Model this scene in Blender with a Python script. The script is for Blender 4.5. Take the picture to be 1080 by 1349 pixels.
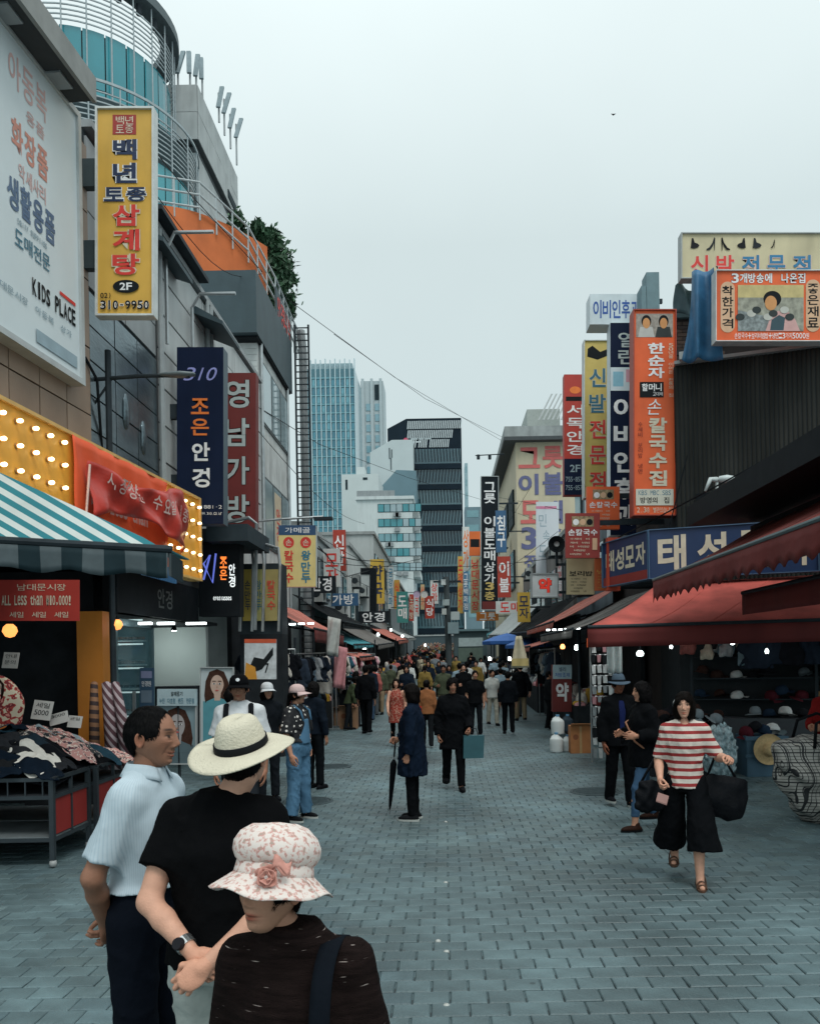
import bpy, math, random, time
import numpy as np
from mathutils import Vector, Matrix, Euler
T0 = time.time()
for _o in list(bpy.data.objects):
	bpy.data.objects.remove(_o)
SC = bpy.context.scene
COL = SC.collection
rnd = random.Random(7)
# ------------------------------------------------------------------ camera
CAM_H, FPX, PPX, PPY, ROLL = 1.92, 1080.0, 585.0, 866.0, math.radians(1.0)
cam_d = bpy.data.cameras.new('camera')
cam_d.sensor_fit = 'HORIZONTAL'
cam_d.sensor_width = 36.0
cam_d.lens = 36.0 * FPX / 1080.0
cam_d.shift_x = (540.0 - PPX) / 1080.0
cam_d.shift_y = (PPY - 674.5) / 1080.0
cam_d.clip_start, cam_d.clip_end = 0.05, 5000.0
cam = bpy.data.objects.new('camera', cam_d)
COL.objects.link(cam)
cam.matrix_world = Matrix.Translation((0, 0, CAM_H)) @ Matrix.Rotation(math.pi / 2, 4, 'X') @ Matrix.Rotation(-ROLL, 4, 'Z')
SC.camera = cam
# ------------------------------------------------------------------ sky, sun, exposure
SUN_EL, SUN_AZ = math.radians(58), math.radians(150)
world = bpy.data.worlds.new('World')
SC.world = world
world.use_nodes = True
_n, _l = world.node_tree.nodes, world.node_tree.links
_n.clear()
_out = _n.new('ShaderNodeOutputWorld')
_bg = _n.new('ShaderNodeBackground')
_sky = _n.new('ShaderNodeTexSky')
_sky.sky_type = 'NISHITA'
_sky.sun_disc = False
_sky.sun_elevation, _sky.sun_rotation = SUN_EL, SUN_AZ
_sky.air_density, _sky.dust_density, _sky.ozone_density = 1.0, 6.0, 1.0
_sc = _n.new('ShaderNodeMix'); _sc.data_type = 'RGBA'; _sc.blend_type = 'MULTIPLY'; _sc.inputs[0].default_value = 1.0
_sc.inputs[7].default_value = (0.08, 0.08, 0.08, 1)
_l.new(_sky.outputs[0], _sc.inputs[6])
_tc = _n.new('ShaderNodeTexCoord')
_sep = _n.new('ShaderNodeSeparateXYZ')
_l.new(_tc.outputs['Generated'], _sep.inputs[0])
_rmp = _n.new('ShaderNodeValToRGB')
_rmp.color_ramp.elements[0].position, _rmp.color_ramp.elements[0].color = 0.0, (0.625, 0.755, 0.775, 1)
_rmp.color_ramp.elements[1].position, _rmp.color_ramp.elements[1].color = 1.0, (1.36, 1.50, 1.50, 1)
_e = _rmp.color_ramp.elements.new(0.45); _e.color = (0.70, 0.815, 0.825, 1)
_l.new(_sep.outputs[2], _rmp.inputs[0])
_nz = _n.new('ShaderNodeTexNoise'); _nz.inputs['Scale'].default_value = 2.2; _nz.inputs['Detail'].default_value = 4.0
_l.new(_tc.outputs['Generated'], _nz.inputs['Vector'])
_mr = _n.new('ShaderNodeMapRange')
_mr.inputs[1].default_value, _mr.inputs[2].default_value = 0.3, 0.7
_mr.inputs[3].default_value, _mr.inputs[4].default_value = 0.95, 1.04
_l.new(_nz.outputs[0], _mr.inputs[0])
_cl = _n.new('ShaderNodeMix'); _cl.data_type = 'RGBA'; _cl.blend_type = 'MULTIPLY'; _cl.inputs[0].default_value = 1.0
_l.new(_rmp.outputs[0], _cl.inputs[6]); _l.new(_mr.outputs[0], _cl.inputs[7])
_mx = _n.new('ShaderNodeMix'); _mx.data_type = 'RGBA'; _mx.inputs[0].default_value = 0.93
_l.new(_sc.outputs[2], _mx.inputs[6]); _l.new(_cl.outputs[2], _mx.inputs[7])
_l.new(_mx.outputs[2], _bg.inputs[0])
_bg.inputs[1].default_value = 1.0
_l.new(_bg.outputs[0], _out.inputs[0])
sun_d = bpy.data.lights.new('sun', 'SUN')
sun_d.energy, sun_d.angle, sun_d.color = 1.3, math.radians(24), (1.0, 0.97, 0.93)
sun = bpy.data.objects.new('sun', sun_d)
COL.objects.link(sun)
sun.rotation_euler = (math.pi / 2 - SUN_EL, 0, math.pi - SUN_AZ)
sun.location = (0, -5, 40)
SC.view_settings.view_transform = 'Standard'
SC.view_settings.look = 'None'
SC.view_settings.exposure = 0.0
SC.view_settings.gamma = 1.0
SC.view_settings.use_curve_mapping = False
SC.render.engine = 'CYCLES'
SC.cycles.max_bounces = 6
SC.cycles.diffuse_bounces = 2
SC.cycles.glossy_bounces = 3
SC.cycles.transmission_bounces = 4
SC.cycles.transparent_max_bounces = 6
SC.cycles.use_denoising = True
SC.cycles.sample_clamp_indirect = 4.0
# ------------------------------------------------------------------ pixels of the photograph -> rays
def ray(px, py):
	a, b = px - PPX, -(py - PPY)
	c, s = math.cos(ROLL), math.sin(ROLL)
	return (c * a + s * b) / FPX, (-s * a + c * b) / FPX
def at_y(px, py, Y):
	x, z = ray(px, py)
	return Vector((x * Y, Y, CAM_H + z * Y))
def at_x(px, py, X):
	x, z = ray(px, py)
	Y = X / x
	return Vector((X, Y, CAM_H + z * Y))
def gz(Y):
	return 0.026 * max(0.0, Y - 28.0)
def ground(px, py):
	x, z = ray(px, py)
	Y = -CAM_H / z
	return Vector((x * Y, Y, 0))
# ------------------------------------------------------------------ materials
MATS = {}
def srgb(h):
	if not isinstance(h, str):
		return tuple(h)
	h = h.lstrip('#')
	v = [int(h[i:i + 2], 16) / 255 for i in (0, 2, 4)]
	return tuple(c / 12.92 if c <= .04045 else ((c + .055) / 1.055) ** 2.4 for c in v)
def M(key, rgb=None, rough=.6, var=.12, scale=6., bump=0., bscale=None, metal=0., spec=.4, coat=0., stretch=(1, 1, 1), detail=4., attr=False, objvar=0., sheen=0., dirt=0.):
	if key in MATS:
		return MATS[key]
	m = bpy.data.materials.new(key)
	m.use_nodes = True
	nt = m.node_tree; n, l = nt.nodes, nt.links
	b = n['Principled BSDF']
	rgb = srgb(rgb)
	if max(rgb) < .07 and not coat: spec = min(spec, .07); rough = max(rough, .6)
	if key[:5] in ('sign_', 'ink_r', 'ink_o', 'ink_w'): rgb = tuple(min(.84, c * 1.28) for c in rgb); dirt, var = max(dirt, .2), max(var, .12)
	tc = n.new('ShaderNodeTexCoord'); mp = n.new('ShaderNodeMapping')
	mp.inputs['Scale'].default_value = stretch
	l.new(tc.outputs['Object'], mp.inputs[0])
	nz = n.new('ShaderNodeTexNoise')
	nz.inputs['Scale'].default_value = scale; nz.inputs['Detail'].default_value = detail
	l.new(mp.outputs[0], nz.inputs['Vector'])
	mr = n.new('ShaderNodeMapRange')
	mr.inputs[1].default_value, mr.inputs[2].default_value = .25, .75
	mr.inputs[3].default_value, mr.inputs[4].default_value = 1 - var, 1 + var
	l.new(nz.outputs[0], mr.inputs[0])
	mul = n.new('ShaderNodeMix'); mul.data_type = 'RGBA'; mul.blend_type = 'MULTIPLY'; mul.inputs[0].default_value = 1
	mul.inputs[6].default_value = (*rgb, 1)
	l.new(mr.outputs[0], mul.inputs[7])
	last = mul.outputs[2]
	if objvar:
		oi = n.new('ShaderNodeObjectInfo'); m2 = n.new('ShaderNodeMapRange')
		m2.inputs[3].default_value, m2.inputs[4].default_value = 1 - objvar, 1 + objvar
		l.new(oi.outputs['Random'], m2.inputs[0])
		x = n.new('ShaderNodeMix'); x.data_type = 'RGBA'; x.blend_type = 'MULTIPLY'; x.inputs[0].default_value = 1
		l.new(last, x.inputs[6]); l.new(m2.outputs[0], x.inputs[7]); last = x.outputs[2]
	if dirt:
		dn = n.new('ShaderNodeTexNoise'); dn.inputs['Scale'].default_value = 1.3; dn.inputs['Detail'].default_value = 8
		dm = n.new('ShaderNodeMapping'); dm.inputs['Scale'].default_value = (1.6, 1.6, .35)
		l.new(tc.outputs['Object'], dm.inputs[0]); l.new(dm.outputs[0], dn.inputs['Vector'])
		dr = n.new('ShaderNodeMapRange')
		dr.inputs[1].default_value, dr.inputs[2].default_value = .45, .75
		dr.inputs[3].default_value, dr.inputs[4].default_value = 1, 1 - dirt
		l.new(dn.outputs[0], dr.inputs[0])
		x = n.new('ShaderNodeMix'); x.data_type = 'RGBA'; x.blend_type = 'MULTIPLY'; x.inputs[0].default_value = 1
		l.new(last, x.inputs[6]); l.new(dr.outputs[0], x.inputs[7]); last = x.outputs[2]
	if attr:
		at = n.new('ShaderNodeAttribute'); at.attribute_name = 'tint'
		x = n.new('ShaderNodeMix'); x.data_type = 'RGBA'; x.blend_type = 'MULTIPLY'; x.inputs[0].default_value = 1
		l.new(last, x.inputs[6]); l.new(at.outputs['Color'], x.inputs[7]); last = x.outputs[2]
	l.new(last, b.inputs['Base Color'])
	b.inputs['Roughness'].default_value = rough
	b.inputs['Metallic'].default_value = metal
	b.inputs['Specular IOR Level'].default_value = spec
	b.inputs['Coat Weight'].default_value = coat
	if sheen:
		b.inputs['Sheen Weight'].default_value = sheen
	if bump:
		bn = n.new('ShaderNodeTexNoise'); bn.inputs['Scale'].default_value = bscale or scale * 4; bn.inputs['Detail'].default_value = 3
		l.new(mp.outputs[0], bn.inputs['Vector'])
		bp = n.new('ShaderNodeBump'); bp.inputs['Strength'].default_value = bump; bp.inputs['Distance'].default_value = .02
		l.new(bn.outputs[0], bp.inputs['Height']); l.new(bp.outputs[0], b.inputs['Normal'])
	MATS[key] = m
	return m
def EM(key, rgb, strength):
	if key in MATS:
		return MATS[key]
	m = bpy.data.materials.new(key); m.use_nodes = True
	b = m.node_tree.nodes['Principled BSDF']
	c = srgb(rgb)
	b.inputs['Base Color'].default_value = (*c, 1)
	b.inputs['Emission Color'].default_value = (*c, 1)
	b.inputs['Emission Strength'].default_value = strength
	b.inputs['Roughness'].default_value = .3
	MATS[key] = m
	return m
def GLASS(key, rgb, rough=.06, alpha=1.0, spec=.8, var=.1, scale=.6):
	"""Window glass seen from outside: dark tinted, glossy (reflects the sky)."""
	if key in MATS:
		return MATS[key]
	m = M(key, rgb, rough=rough, var=var, scale=scale, spec=spec)
	b = m.node_tree.nodes['Principled BSDF']
	b.inputs['IOR'].default_value = 1.55
	if alpha < 1:
		b.inputs['Alpha'].default_value = alpha
	return m
# ------------------------------------------------------------------ mesh building
class MB:
	def __init__(s):
		s.v, s.f, s.mi = [], [], []
	def add(s, vs, fs, mi=0):
		k = len(s.v)
		s.v.extend([tuple(p) for p in vs])
		s.f.extend([tuple(i + k for i in f) for f in fs])
		s.mi.extend([mi] * len(fs))
		return s
	def box(s, a, b, mi=0):
		x0, y0, z0 = [min(p, q) for p, q in zip(a, b)]
		x1, y1, z1 = [max(p, q) for p, q in zip(a, b)]
		return s.add([(x0, y0, z0), (x1, y0, z0), (x1, y1, z0), (x0, y1, z0), (x0, y0, z1), (x1, y0, z1), (x1, y1, z1), (x0, y1, z1)],
	[(0, 3, 2, 1), (4, 5, 6, 7), (0, 1, 5, 4), (1, 2, 6, 5), (2, 3, 7, 6), (3, 0, 4, 7)], mi)
	def obox(s, o, u, v, w, mi=0):
		"""box from corner o with edge vectors u, v, w"""
		o, u, v, w = map(Vector, (o, u, v, w))
		p = [o, o + u, o + u + v, o + v, o + w, o + u + w, o + u + v + w, o + v + w]
		f = [(0, 3, 2, 1), (4, 5, 6, 7), (0, 1, 5, 4), (1, 2, 6, 5), (2, 3, 7, 6), (3, 0, 4, 7)]
		if u.cross(v).dot(w) < 0:
			f = [tuple(reversed(q)) for q in f]
		return s.add(p, f, mi)
	def quad(s, a, b, c, d, mi=0):
		return s.add([a, b, c, d], [(0, 1, 2, 3)], mi)
	def poly(s, pts, mi=0):
		return s.add(pts, [tuple(range(len(pts)))], mi)
	def prism(s, pts, w, mi=0):
		"""closed prism of polygon pts (3-D) pushed along w"""
		w = Vector(w); n = len(pts)
		p = [Vector(q) for q in pts]
		f = [tuple(range(n - 1, -1, -1)), tuple(range(n, 2 * n))]
		f += [(i, (i + 1) % n, n + (i + 1) % n, n + i) for i in range(n)]
		return s.add(p + [q + w for q in p], f, mi)
	def tube(s, pts, r, n=8, mi=0, caps=True):
		pts = [Vector(p) for p in pts]
		rs = r if isinstance(r, (list, tuple)) else [r] * len(pts)
		k = len(s.v); prev = None
		for i, p in enumerate(pts):
			t = (pts[min(i + 1, len(pts) - 1)] - pts[max(i - 1, 0)])
			t = t.normalized() if t.length > 1e-9 else Vector((0, 0, 1))
			if prev is None:
				a = Vector((0, 0, 1)) if abs(t.z) < .9 else Vector((1, 0, 0))
				e1 = t.cross(a).normalized()
			else:
				e1 = (prev - t * prev.dot(t))
				e1 = e1.normalized() if e1.length > 1e-6 else t.orthogonal().normalized()
			prev = e1; e2 = t.cross(e1)
			for j in range(n):
				c, q = math.cos(2 * math.pi * j / n), math.sin(2 * math.pi * j / n)
				s.v.append(tuple(p + e1 * (c * rs[i]) + e2 * (q * rs[i])))
		for i in range(len(pts) - 1):
			for j in range(n):
				s.f.append((k + i * n + j, k + i * n + (j + 1) % n, k + (i + 1) * n + (j + 1) % n, k + (i + 1) * n + j)); s.mi.append(mi)
		if caps:
			s.f.append(tuple(k + j for j in range(n - 1, -1, -1))); s.mi.append(mi)
			e = k + (len(pts) - 1) * n
			s.f.append(tuple(e + j for j in range(n))); s.mi.append(mi)
		return s
	def lathe(s, prof, n=24, c=(0, 0, 0), sx=1., sy=1., mi=0, mtx=None):
		k = len(s.v)
		for (r, z) in prof:
			for j in range(n):
				a = 2 * math.pi * j / n
				p = Vector((c[0] + r * math.cos(a) * sx, c[1] + r * math.sin(a) * sy, c[2] + z))
				s.v.append(tuple(mtx @ p if mtx else p))
		for i in range(len(prof) - 1):
			for j in range(n):
				s.f.append((k + i * n + j, k + i * n + (j + 1) % n, k + (i + 1) * n + (j + 1) % n, k + (i + 1) * n + j)); s.mi.append(mi)
		return s
	def sheet(s, fn, nu, nv, mi=0):
		"""grid sheet fn(u, v), u v in 0..1"""
		k = len(s.v)
		for i in range(nv + 1):
			for j in range(nu + 1):
				s.v.append(tuple(fn(j / nu, i / nv)))
		for i in range(nv):
			for j in range(nu):
				a = k + i * (nu + 1) + j
				s.f.append((a, a + 1, a + nu + 2, a + nu + 1)); s.mi.append(mi)
		return s
	def mesh(s, name):
		me = bpy.data.meshes.new(name)
		me.from_pydata(s.v, [], s.f)
		return me
def link(name, me, mat=None, parent=None, smooth=False, loc=None):
	o = bpy.data.objects.new(name, me)
	if mat is not None and me is not None:
		ms = mat if isinstance(mat, (list, tuple)) else [mat]
		if len(me.materials) == 0:
			for m_ in ms:
				me.materials.append(m_)
	if smooth and me is not None:
		me.polygons.foreach_set('use_smooth', [True] * len(me.polygons))
	COL.objects.link(o)
	if parent is not None:
		o.parent = parent
	if loc is not None:
		o.location = loc
	return o
def obj(name, mb, mat, parent=None, smooth=False, loc=None, thick=0., sub=0, smang=None):
	me = mb.mesh(name) if isinstance(mb, MB) else mb
	o = link(name, me, mat, parent, smooth, loc)
	if isinstance(mb, MB) and isinstance(mat, (list, tuple)) and len(mat) > 1:
		me.polygons.foreach_set('material_index', mb.mi)
	if thick:
		md = o.modifiers.new('thickness', 'SOLIDIFY'); md.thickness = thick; md.offset = 0
	if sub:
		md = o.modifiers.new('rounding', 'SUBSURF'); md.levels = md.render_levels = sub
	if smang is not None:
		me.set_sharp_from_angle(angle=math.radians(smang))
	return o
def tag(o, label=None, cat=None, group=None, kind=None):
	if label: o['label'] = label
	if cat: o['category'] = cat
	if group: o['group'] = group
	if kind: o['kind'] = kind
	return o
def empty(name, loc, label, cat, group=None, rz=0.):
	o = bpy.data.objects.new(name, None)
	o.empty_display_size = .1
	COL.objects.link(o)
	o.location = loc
	o.rotation_euler = (0, 0, rz)
	return tag(o, label, cat, group)
def local(o):
	"""MB coordinates are world ones: bring a part's mesh into its parent's frame"""
	return o
def part(name, mb, mat, root, **k):
	"""part given in WORLD coordinates, child of a root empty that only has a location (and maybe rz)"""
	if isinstance(mb, MB):
		inv = root_inv(root)
		mb.v = [tuple(inv @ Vector(p)) for p in mb.v]
	return obj(name, mb, mat, root, **k)
def root_inv(root):
	m = Matrix.Identity(4)
	r = root
	while r is not None:
		m = Matrix.LocRotScale(r.location, r.rotation_euler, r.scale) @ m
		r = r.parent
	return m.inverted()
# ------------------------------------------------------------------ lettering (built-in font, outlines turned into flat meshes)
_txt_scene = bpy.data.scenes.new('lettering_workshop')
_glyphs = {}
def glyph(ch, bold):
	k = (ch, bold)
	if k in _glyphs:
		return _glyphs[k]
	cu = bpy.data.curves.new('glyph', 'FONT')
	cu.body = ch; cu.size = 1.0; cu.offset = bold; cu.resolution_u = 3; cu.fill_mode = 'FRONT'
	o = bpy.data.objects.new('glyph', cu)
	_txt_scene.collection.objects.link(o)
	vl = _txt_scene.view_layers[0]
	vl.update()
	me = bpy.data.meshes.new_from_object(o.evaluated_get(vl.depsgraph), depsgraph=vl.depsgraph)
	v = np.array([tuple(p.co) for p in me.vertices]) if len(me.vertices) else np.zeros((0, 3))
	f = [tuple(p.vertices) for p in me.polygons]
	bpy.data.meshes.remove(me); bpy.data.objects.remove(o); bpy.data.curves.remove(cu)
	if len(v):
		lo, hi = v[:, :2].min(0), v[:, :2].max(0)
	else:
		lo, hi = np.zeros(2), np.array([.3, .7])
	_glyphs[k] = (v, f, lo, hi)
	return _glyphs[k]
def put_glyph(mb, ch, o, u, v, w, h, bold=.012, mi=0, keep=False, slant=0.):
	"""letter ch filling the cell whose lower-left corner is o, along unit u (right) and v (up), w x h metres"""
	if ch == ' ':
		return
	gv, gf, lo, hi = glyph(ch, bold)
	if not len(gv):
		return
	ex = np.maximum(hi - lo, 1e-3)
	sx, sy = w / ex[0], h / ex[1]
	ox = oy = 0.
	if keep or ch in '.-~·()/:|1lIiㅣ!,':
		s_ = min(sx, sy, h / .72)
		if ch in '.,·-~':
			s_ = h / .85
		ox = (w - ex[0] * s_) / 2
		oy = 0 if ch in '.,' else (h - ex[1] * s_) / 2
		sx = sy = s_
	o, u, v = Vector(o), Vector(u), Vector(v)
	pts = []
	for p in gv:
		a, b = (p[0] - lo[0]) * sx + ox, (p[1] - lo[1]) * sy + oy
		pts.append(o + u * (a + slant * b) + v * b)
	mb.add(pts, gf, mi)
def write(mb, text, o, u, v, w, h, vertical=False, gap=.12, bold=.012, mi=0, slant=0.):
	"""text filling a w x h box with lower-left corner o"""
	n = max(1, len(text))
	o, u, v = Vector(o), Vector(u), Vector(v)
	if vertical:
		ch = h / n
		for i, c in enumerate(text):
			put_glyph(mb, c, o + v * (h - (i + 1) * ch + ch * gap / 2), u, v, w, ch * (1 - gap), bold, mi, slant=slant)
	else:
		cw = w / n
		for i, c in enumerate(text):
			put_glyph(mb, c, o + u * (i * cw + cw * gap / 2), u, v, cw * (1 - gap), h, bold, mi, slant=slant)
	return mb
class Board:
	"""A flat sign: root empty > panel (box with thickness), frame, lettering... placed by its lower-left corner, right and up."""
	def __init__(s, name, label, o, u, v, w, h, face, depth=.18, group=None, side=None, frame=None, fw=.04, cat='sign'):
		s.o, s.u, s.v = Vector(o), Vector(u).normalized(), Vector(v).normalized()
		s.w, s.h = w, h
		s.n = s.u.cross(s.v)                       # towards the reader
		base = s.o + s.u * (w / 2)
		s.root = empty(name, base, label, cat, group)
		s.k = 0
		mb = MB()
		mb.obox(s.o - s.n * depth, s.u * w, s.v * h, s.n * (depth - .012))
		part('casing', mb, side or face, s.root)
		mb = MB()
		mb.obox(s.o - s.n * .0115, s.u * w, s.v * h, s.n * .0115)
		part('face_panel', mb, face, s.root)
		if frame is not None:
			mb = MB()
			d = s.n * .035
			for (a, b, ww, hh) in ((-fw, -fw, w + 2 * fw, fw), (-fw, h, w + 2 * fw, fw), (-fw, 0, fw, h), (w, 0, fw, h)):
				mb.obox(s.o + s.u * a + s.v * b - s.n * depth * .98, s.u * ww, s.v * hh, s.n * (depth * .98) + d)
			part('frame', mb, frame, s.root)
	def pt(s, a, b, lift=0.):
		"""a, b in 0..1 across / up the face"""
		return s.o + s.u * (a * s.w) + s.v * (b * s.h) + s.n * lift
	def text(s, t, a0, b0, a1, b1, mat, vertical=False, bold=.014, outline=None, ob=.05, gap=.12, slant=0., name='lettering'):
		s.k += 1
		lift = .003 + .0008 * s.k
		if outline is not None:
			mb = MB()
			write(mb, t, s.pt(a0, b0, lift), s.u, s.v, (a1 - a0) * s.w, (b1 - b0) * s.h, vertical, gap - .06, bold + ob, slant=slant)
			if mb.v: part('lettering_outline', mb, outline, s.root)
			s.k += 1; lift += .0012
		mb = MB()
		write(mb, t, s.pt(a0, b0, lift), s.u, s.v, (a1 - a0) * s.w, (b1 - b0) * s.h, vertical, gap, bold, slant=slant)
		if mb.v:
			return part(name, mb, mat, s.root)
	def patch(s, a0, b0, a1, b1, mat, name='printed_panel', r=0., lift=None):
		s.k += 1
		l_ = .0025 + .0008 * s.k if lift is None else lift
		mb = MB()
		w, h = (a1 - a0) * s.w, (b1 - b0) * s.h
		c = s.pt((a0 + a1) / 2, (b0 + b1) / 2, l_)
		if r <= 0:
			mb.quad(s.pt(a0, b0, l_), s.pt(a1, b0, l_), s.pt(a1, b1, l_), s.pt(a0, b1, l_))
		else:
			rr = min(w, h) / 2 * r
			pts = []
			for (cx, cy, a) in ((1, 1, 0), (-1, 1, 90), (-1, -1, 180), (1, -1, 270)):
				for q in range(7):
					t = math.radians(a + 15 * q)
					pts.append(c + s.u * (cx * (w / 2 - rr) + rr * math.cos(t)) + s.v * (cy * (h / 2 - rr) + rr * math.sin(t)))
			mb.poly(pts)
		return part(name, mb, mat, s.root)
	def blob(s, pts, mat, name='printed_shape'):
		s.k += 1
		l_ = .0025 + .0008 * s.k
		mb = MB(); mb.poly([s.pt(a, b, l_) for a, b in pts])
		return part(name, mb, mat, s.root)
	def disc(s, a, b, ra, rb, mat, name='printed_shape', n=20):
		return s.blob([(a + ra * math.cos(2 * math.pi * i / n), b + rb * math.sin(2 * math.pi * i / n)) for i in range(n)], mat, name)
# ------------------------------------------------------------------ soft bodies: distance fields meshed with surface nets
class SDF:
	def __init__(s, lo, hi, vox):
		s.lo = np.array(lo, np.float32); s.vox = vox
		s.n = np.maximum(4, np.ceil((np.array(hi) - s.lo) / vox).astype(int) + 1)
		s.ax = [s.lo[i] + vox * np.arange(s.n[i], dtype=np.float32) for i in range(3)]
		s.D = np.full(s.n, .5, np.float32)
	def _blk(s, lo, hi):
		a = np.clip(np.floor((np.array(lo) - s.lo) / s.vox).astype(int), 0, s.n - 1)
		b = np.clip(np.ceil((np.array(hi) - s.lo) / s.vox).astype(int) + 1, 1, s.n)
		sl = tuple(slice(a[i], b[i]) for i in range(3))
		g = np.meshgrid(*[s.ax[i][sl[i]] for i in range(3)], indexing='ij')
		return sl, g
	def _put(s, sl, d, k, op):
		D = s.D[sl]
		if op == 'sub':
			s.D[sl] = np.maximum(D, -d); return
		if k > 0:
			h = np.clip(.5 + .5 * (D - d) / k, 0, 1)
			s.D[sl] = D * (1 - h) + d * h - k * h * (1 - h)
		else:
			s.D[sl] = np.minimum(D, d)
	def cone(s, p0, p1, r0, r1, k=.02, op='add', clip=None):
		p0, p1 = np.array(p0, np.float32), np.array(p1, np.float32)
		m = max(r0, r1) + k + 3 * s.vox
		sl, (X, Y, Z) = s._blk(np.minimum(p0, p1) - m, np.maximum(p0, p1) + m)
		d = p1 - p0; L2 = float(d @ d) + 1e-9
		t = np.clip(((X - p0[0]) * d[0] + (Y - p0[1]) * d[1] + (Z - p0[2]) * d[2]) / L2, 0, 1)
		e = np.sqrt((X - p0[0] - t * d[0]) ** 2 + (Y - p0[1] - t * d[1]) ** 2 + (Z - p0[2] - t * d[2]) ** 2) - (r0 + (r1 - r0) * t)
		for (q, nrm) in (clip or []):
			e = np.maximum(e, (X - q[0]) * nrm[0] + (Y - q[1]) * nrm[1] + (Z - q[2]) * nrm[2])
		s._put(sl, e, k, op); return s
	def ell(s, c, r, k=.02, op='add', clip=None, rot=None):
		c, r = np.array(c, np.float32), np.array(r, np.float32)
		m = (max(r) if rot is not None else r) + k + 3 * s.vox
		sl, (X, Y, Z) = s._blk(c - m, c + m)
		X, Y, Z = X - c[0], Y - c[1], Z - c[2]
		if rot is not None:
			R = np.array(Euler(rot).to_matrix().transposed(), np.float32)
			X, Y, Z = [R[i, 0] * X + R[i, 1] * Y + R[i, 2] * Z for i in range(3)]
		q = np.sqrt((X / r[0]) ** 2 + (Y / r[1]) ** 2 + (Z / r[2]) ** 2)
		e = (q - 1) * min(r) if op == 'sub' else q * (q - 1) / np.maximum(1e-4, np.sqrt((X / r[0] ** 2) ** 2 + (Y / r[1] ** 2) ** 2 + (Z / r[2] ** 2) ** 2))
		if clip:
			X, Y, Z = np.meshgrid(*[s.ax[i][sl[i]] for i in range(3)], indexing='ij')
			for (q_, nrm) in clip:
				e = np.maximum(e, (X - q_[0]) * nrm[0] + (Y - q_[1]) * nrm[1] + (Z - q_[2]) * nrm[2])
		s._put(sl, e, k, op); return s
	def loft(s, rings, k=.02, op='add', clip=None, fold=0., nf=9, ph=0.):
		"""rings (z, cx, cy, rx, ry) bottom to top, flat ends; fold = relative depth of vertical folds, fading upwards"""
		r = np.array(sorted(rings), np.float32)
		m = max(r[:, 3].max(), r[:, 4].max()) + k + 3 * s.vox
		lo = [r[:, 1].min() - m, r[:, 2].min() - m, r[0, 0] - k - 3 * s.vox]
		hi = [r[:, 1].max() + m, r[:, 2].max() + m, r[-1, 0] + k + 3 * s.vox]
		sl, (X, Y, Z) = s._blk(lo, hi)
		zz = s.ax[2][sl[2]]
		def sm(col):
			t = np.interp(zz, r[:, 0], np.arange(len(r)))
			i = np.clip(t.astype(int), 0, len(r) - 2); f = t - i
			y = r[:, col]
			m0 = np.gradient(y)
			f2, f3 = f * f, f * f * f
			return ((2 * f3 - 3 * f2 + 1) * y[i] + (f3 - 2 * f2 + f) * m0[i] + (-2 * f3 + 3 * f2) * y[i + 1] + (f3 - f2) * m0[i + 1])[None, None, :].astype(np.float32)
		cx, cy, rx, ry = sm(1), sm(2), sm(3), sm(4)
		x, y = X - cx, Y - cy
		q = np.sqrt((x / rx) ** 2 + (y / ry) ** 2)
		if fold:
			a = np.arctan2(y / ry, x / rx)
			w = fold * np.clip((r[-1, 0] - Z) / max(1e-3, r[-1, 0] - r[0, 0]), 0, 1)
			q = q / (1 + w * (np.sin(nf * a + ph) + .5 * np.sin((nf * 1.7) // 1 * a + 2 * ph)))
		e = (q - 1) * np.minimum(rx, ry)
		e = np.maximum(e, np.maximum(r[0, 0] - Z, Z - r[-1, 0]))
		for (q_, nrm) in (clip or []):
			e = np.maximum(e, (X - q_[0]) * nrm[0] + (Y - q_[1]) * nrm[1] + (Z - q_[2]) * nrm[2])
		s._put(sl, e, k, op); return s
	def crease(s, amp, freq, seed, zs=.4, ridge=False):
		"""irregular folds in cloth"""
		g = np.random.RandomState(seed)
		X, Y, Z = np.meshgrid(*s.ax, indexing='ij')
		f = np.zeros_like(s.D)
		for i in range(6):
			kx, ky, kz = g.normal(size=3) * freq
			w = kx * X + ky * Y + kz * zs * Z + g.uniform(0, 6.28) + 1.3 * np.sin(.6 * ky * X + .8 * kx * Z + i)
			if ridge: f += ((1 - np.abs(np.sin(w * .6))) ** 2 - .27) * (.55 + .45 * np.sin(.31 * w + 2.1 * i + .2 * kz * Z)) * 2.2
			else: f += np.sin(w)
		s.D -= (amp / 2.2) * f.astype(np.float32)
		return s
	def mesh(s, smooth=1):
		D = s.D; n = s.n
		D[0], D[-1] = .5, .5
		D[:, 0], D[:, -1] = .5, .5
		D[:, :, 0], D[:, :, -1] = .5, .5
		neg = D < 0
		corner = [(i, j, k) for i in (0, 1) for j in (0, 1) for k in (0, 1)]
		cnt = np.zeros(n - 1, np.int8)
		for (i, j, k) in corner:
			cnt += neg[i:n[0] - 1 + i, j:n[1] - 1 + j, k:n[2] - 1 + k]
		act = np.argwhere((cnt > 0) & (cnt < 8))
		if len(act) == 0:
			return np.zeros((0, 3)), np.zeros((0, 4), int)
		idx = np.full(n - 1, -1, np.int32)
		idx[act[:, 0], act[:, 1], act[:, 2]] = np.arange(len(act))
		P = np.zeros((len(act), 3)); C = np.zeros(len(act))
		val = {c: D[act[:, 0] + c[0], act[:, 1] + c[1], act[:, 2] + c[2]] for c in corner}
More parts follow.
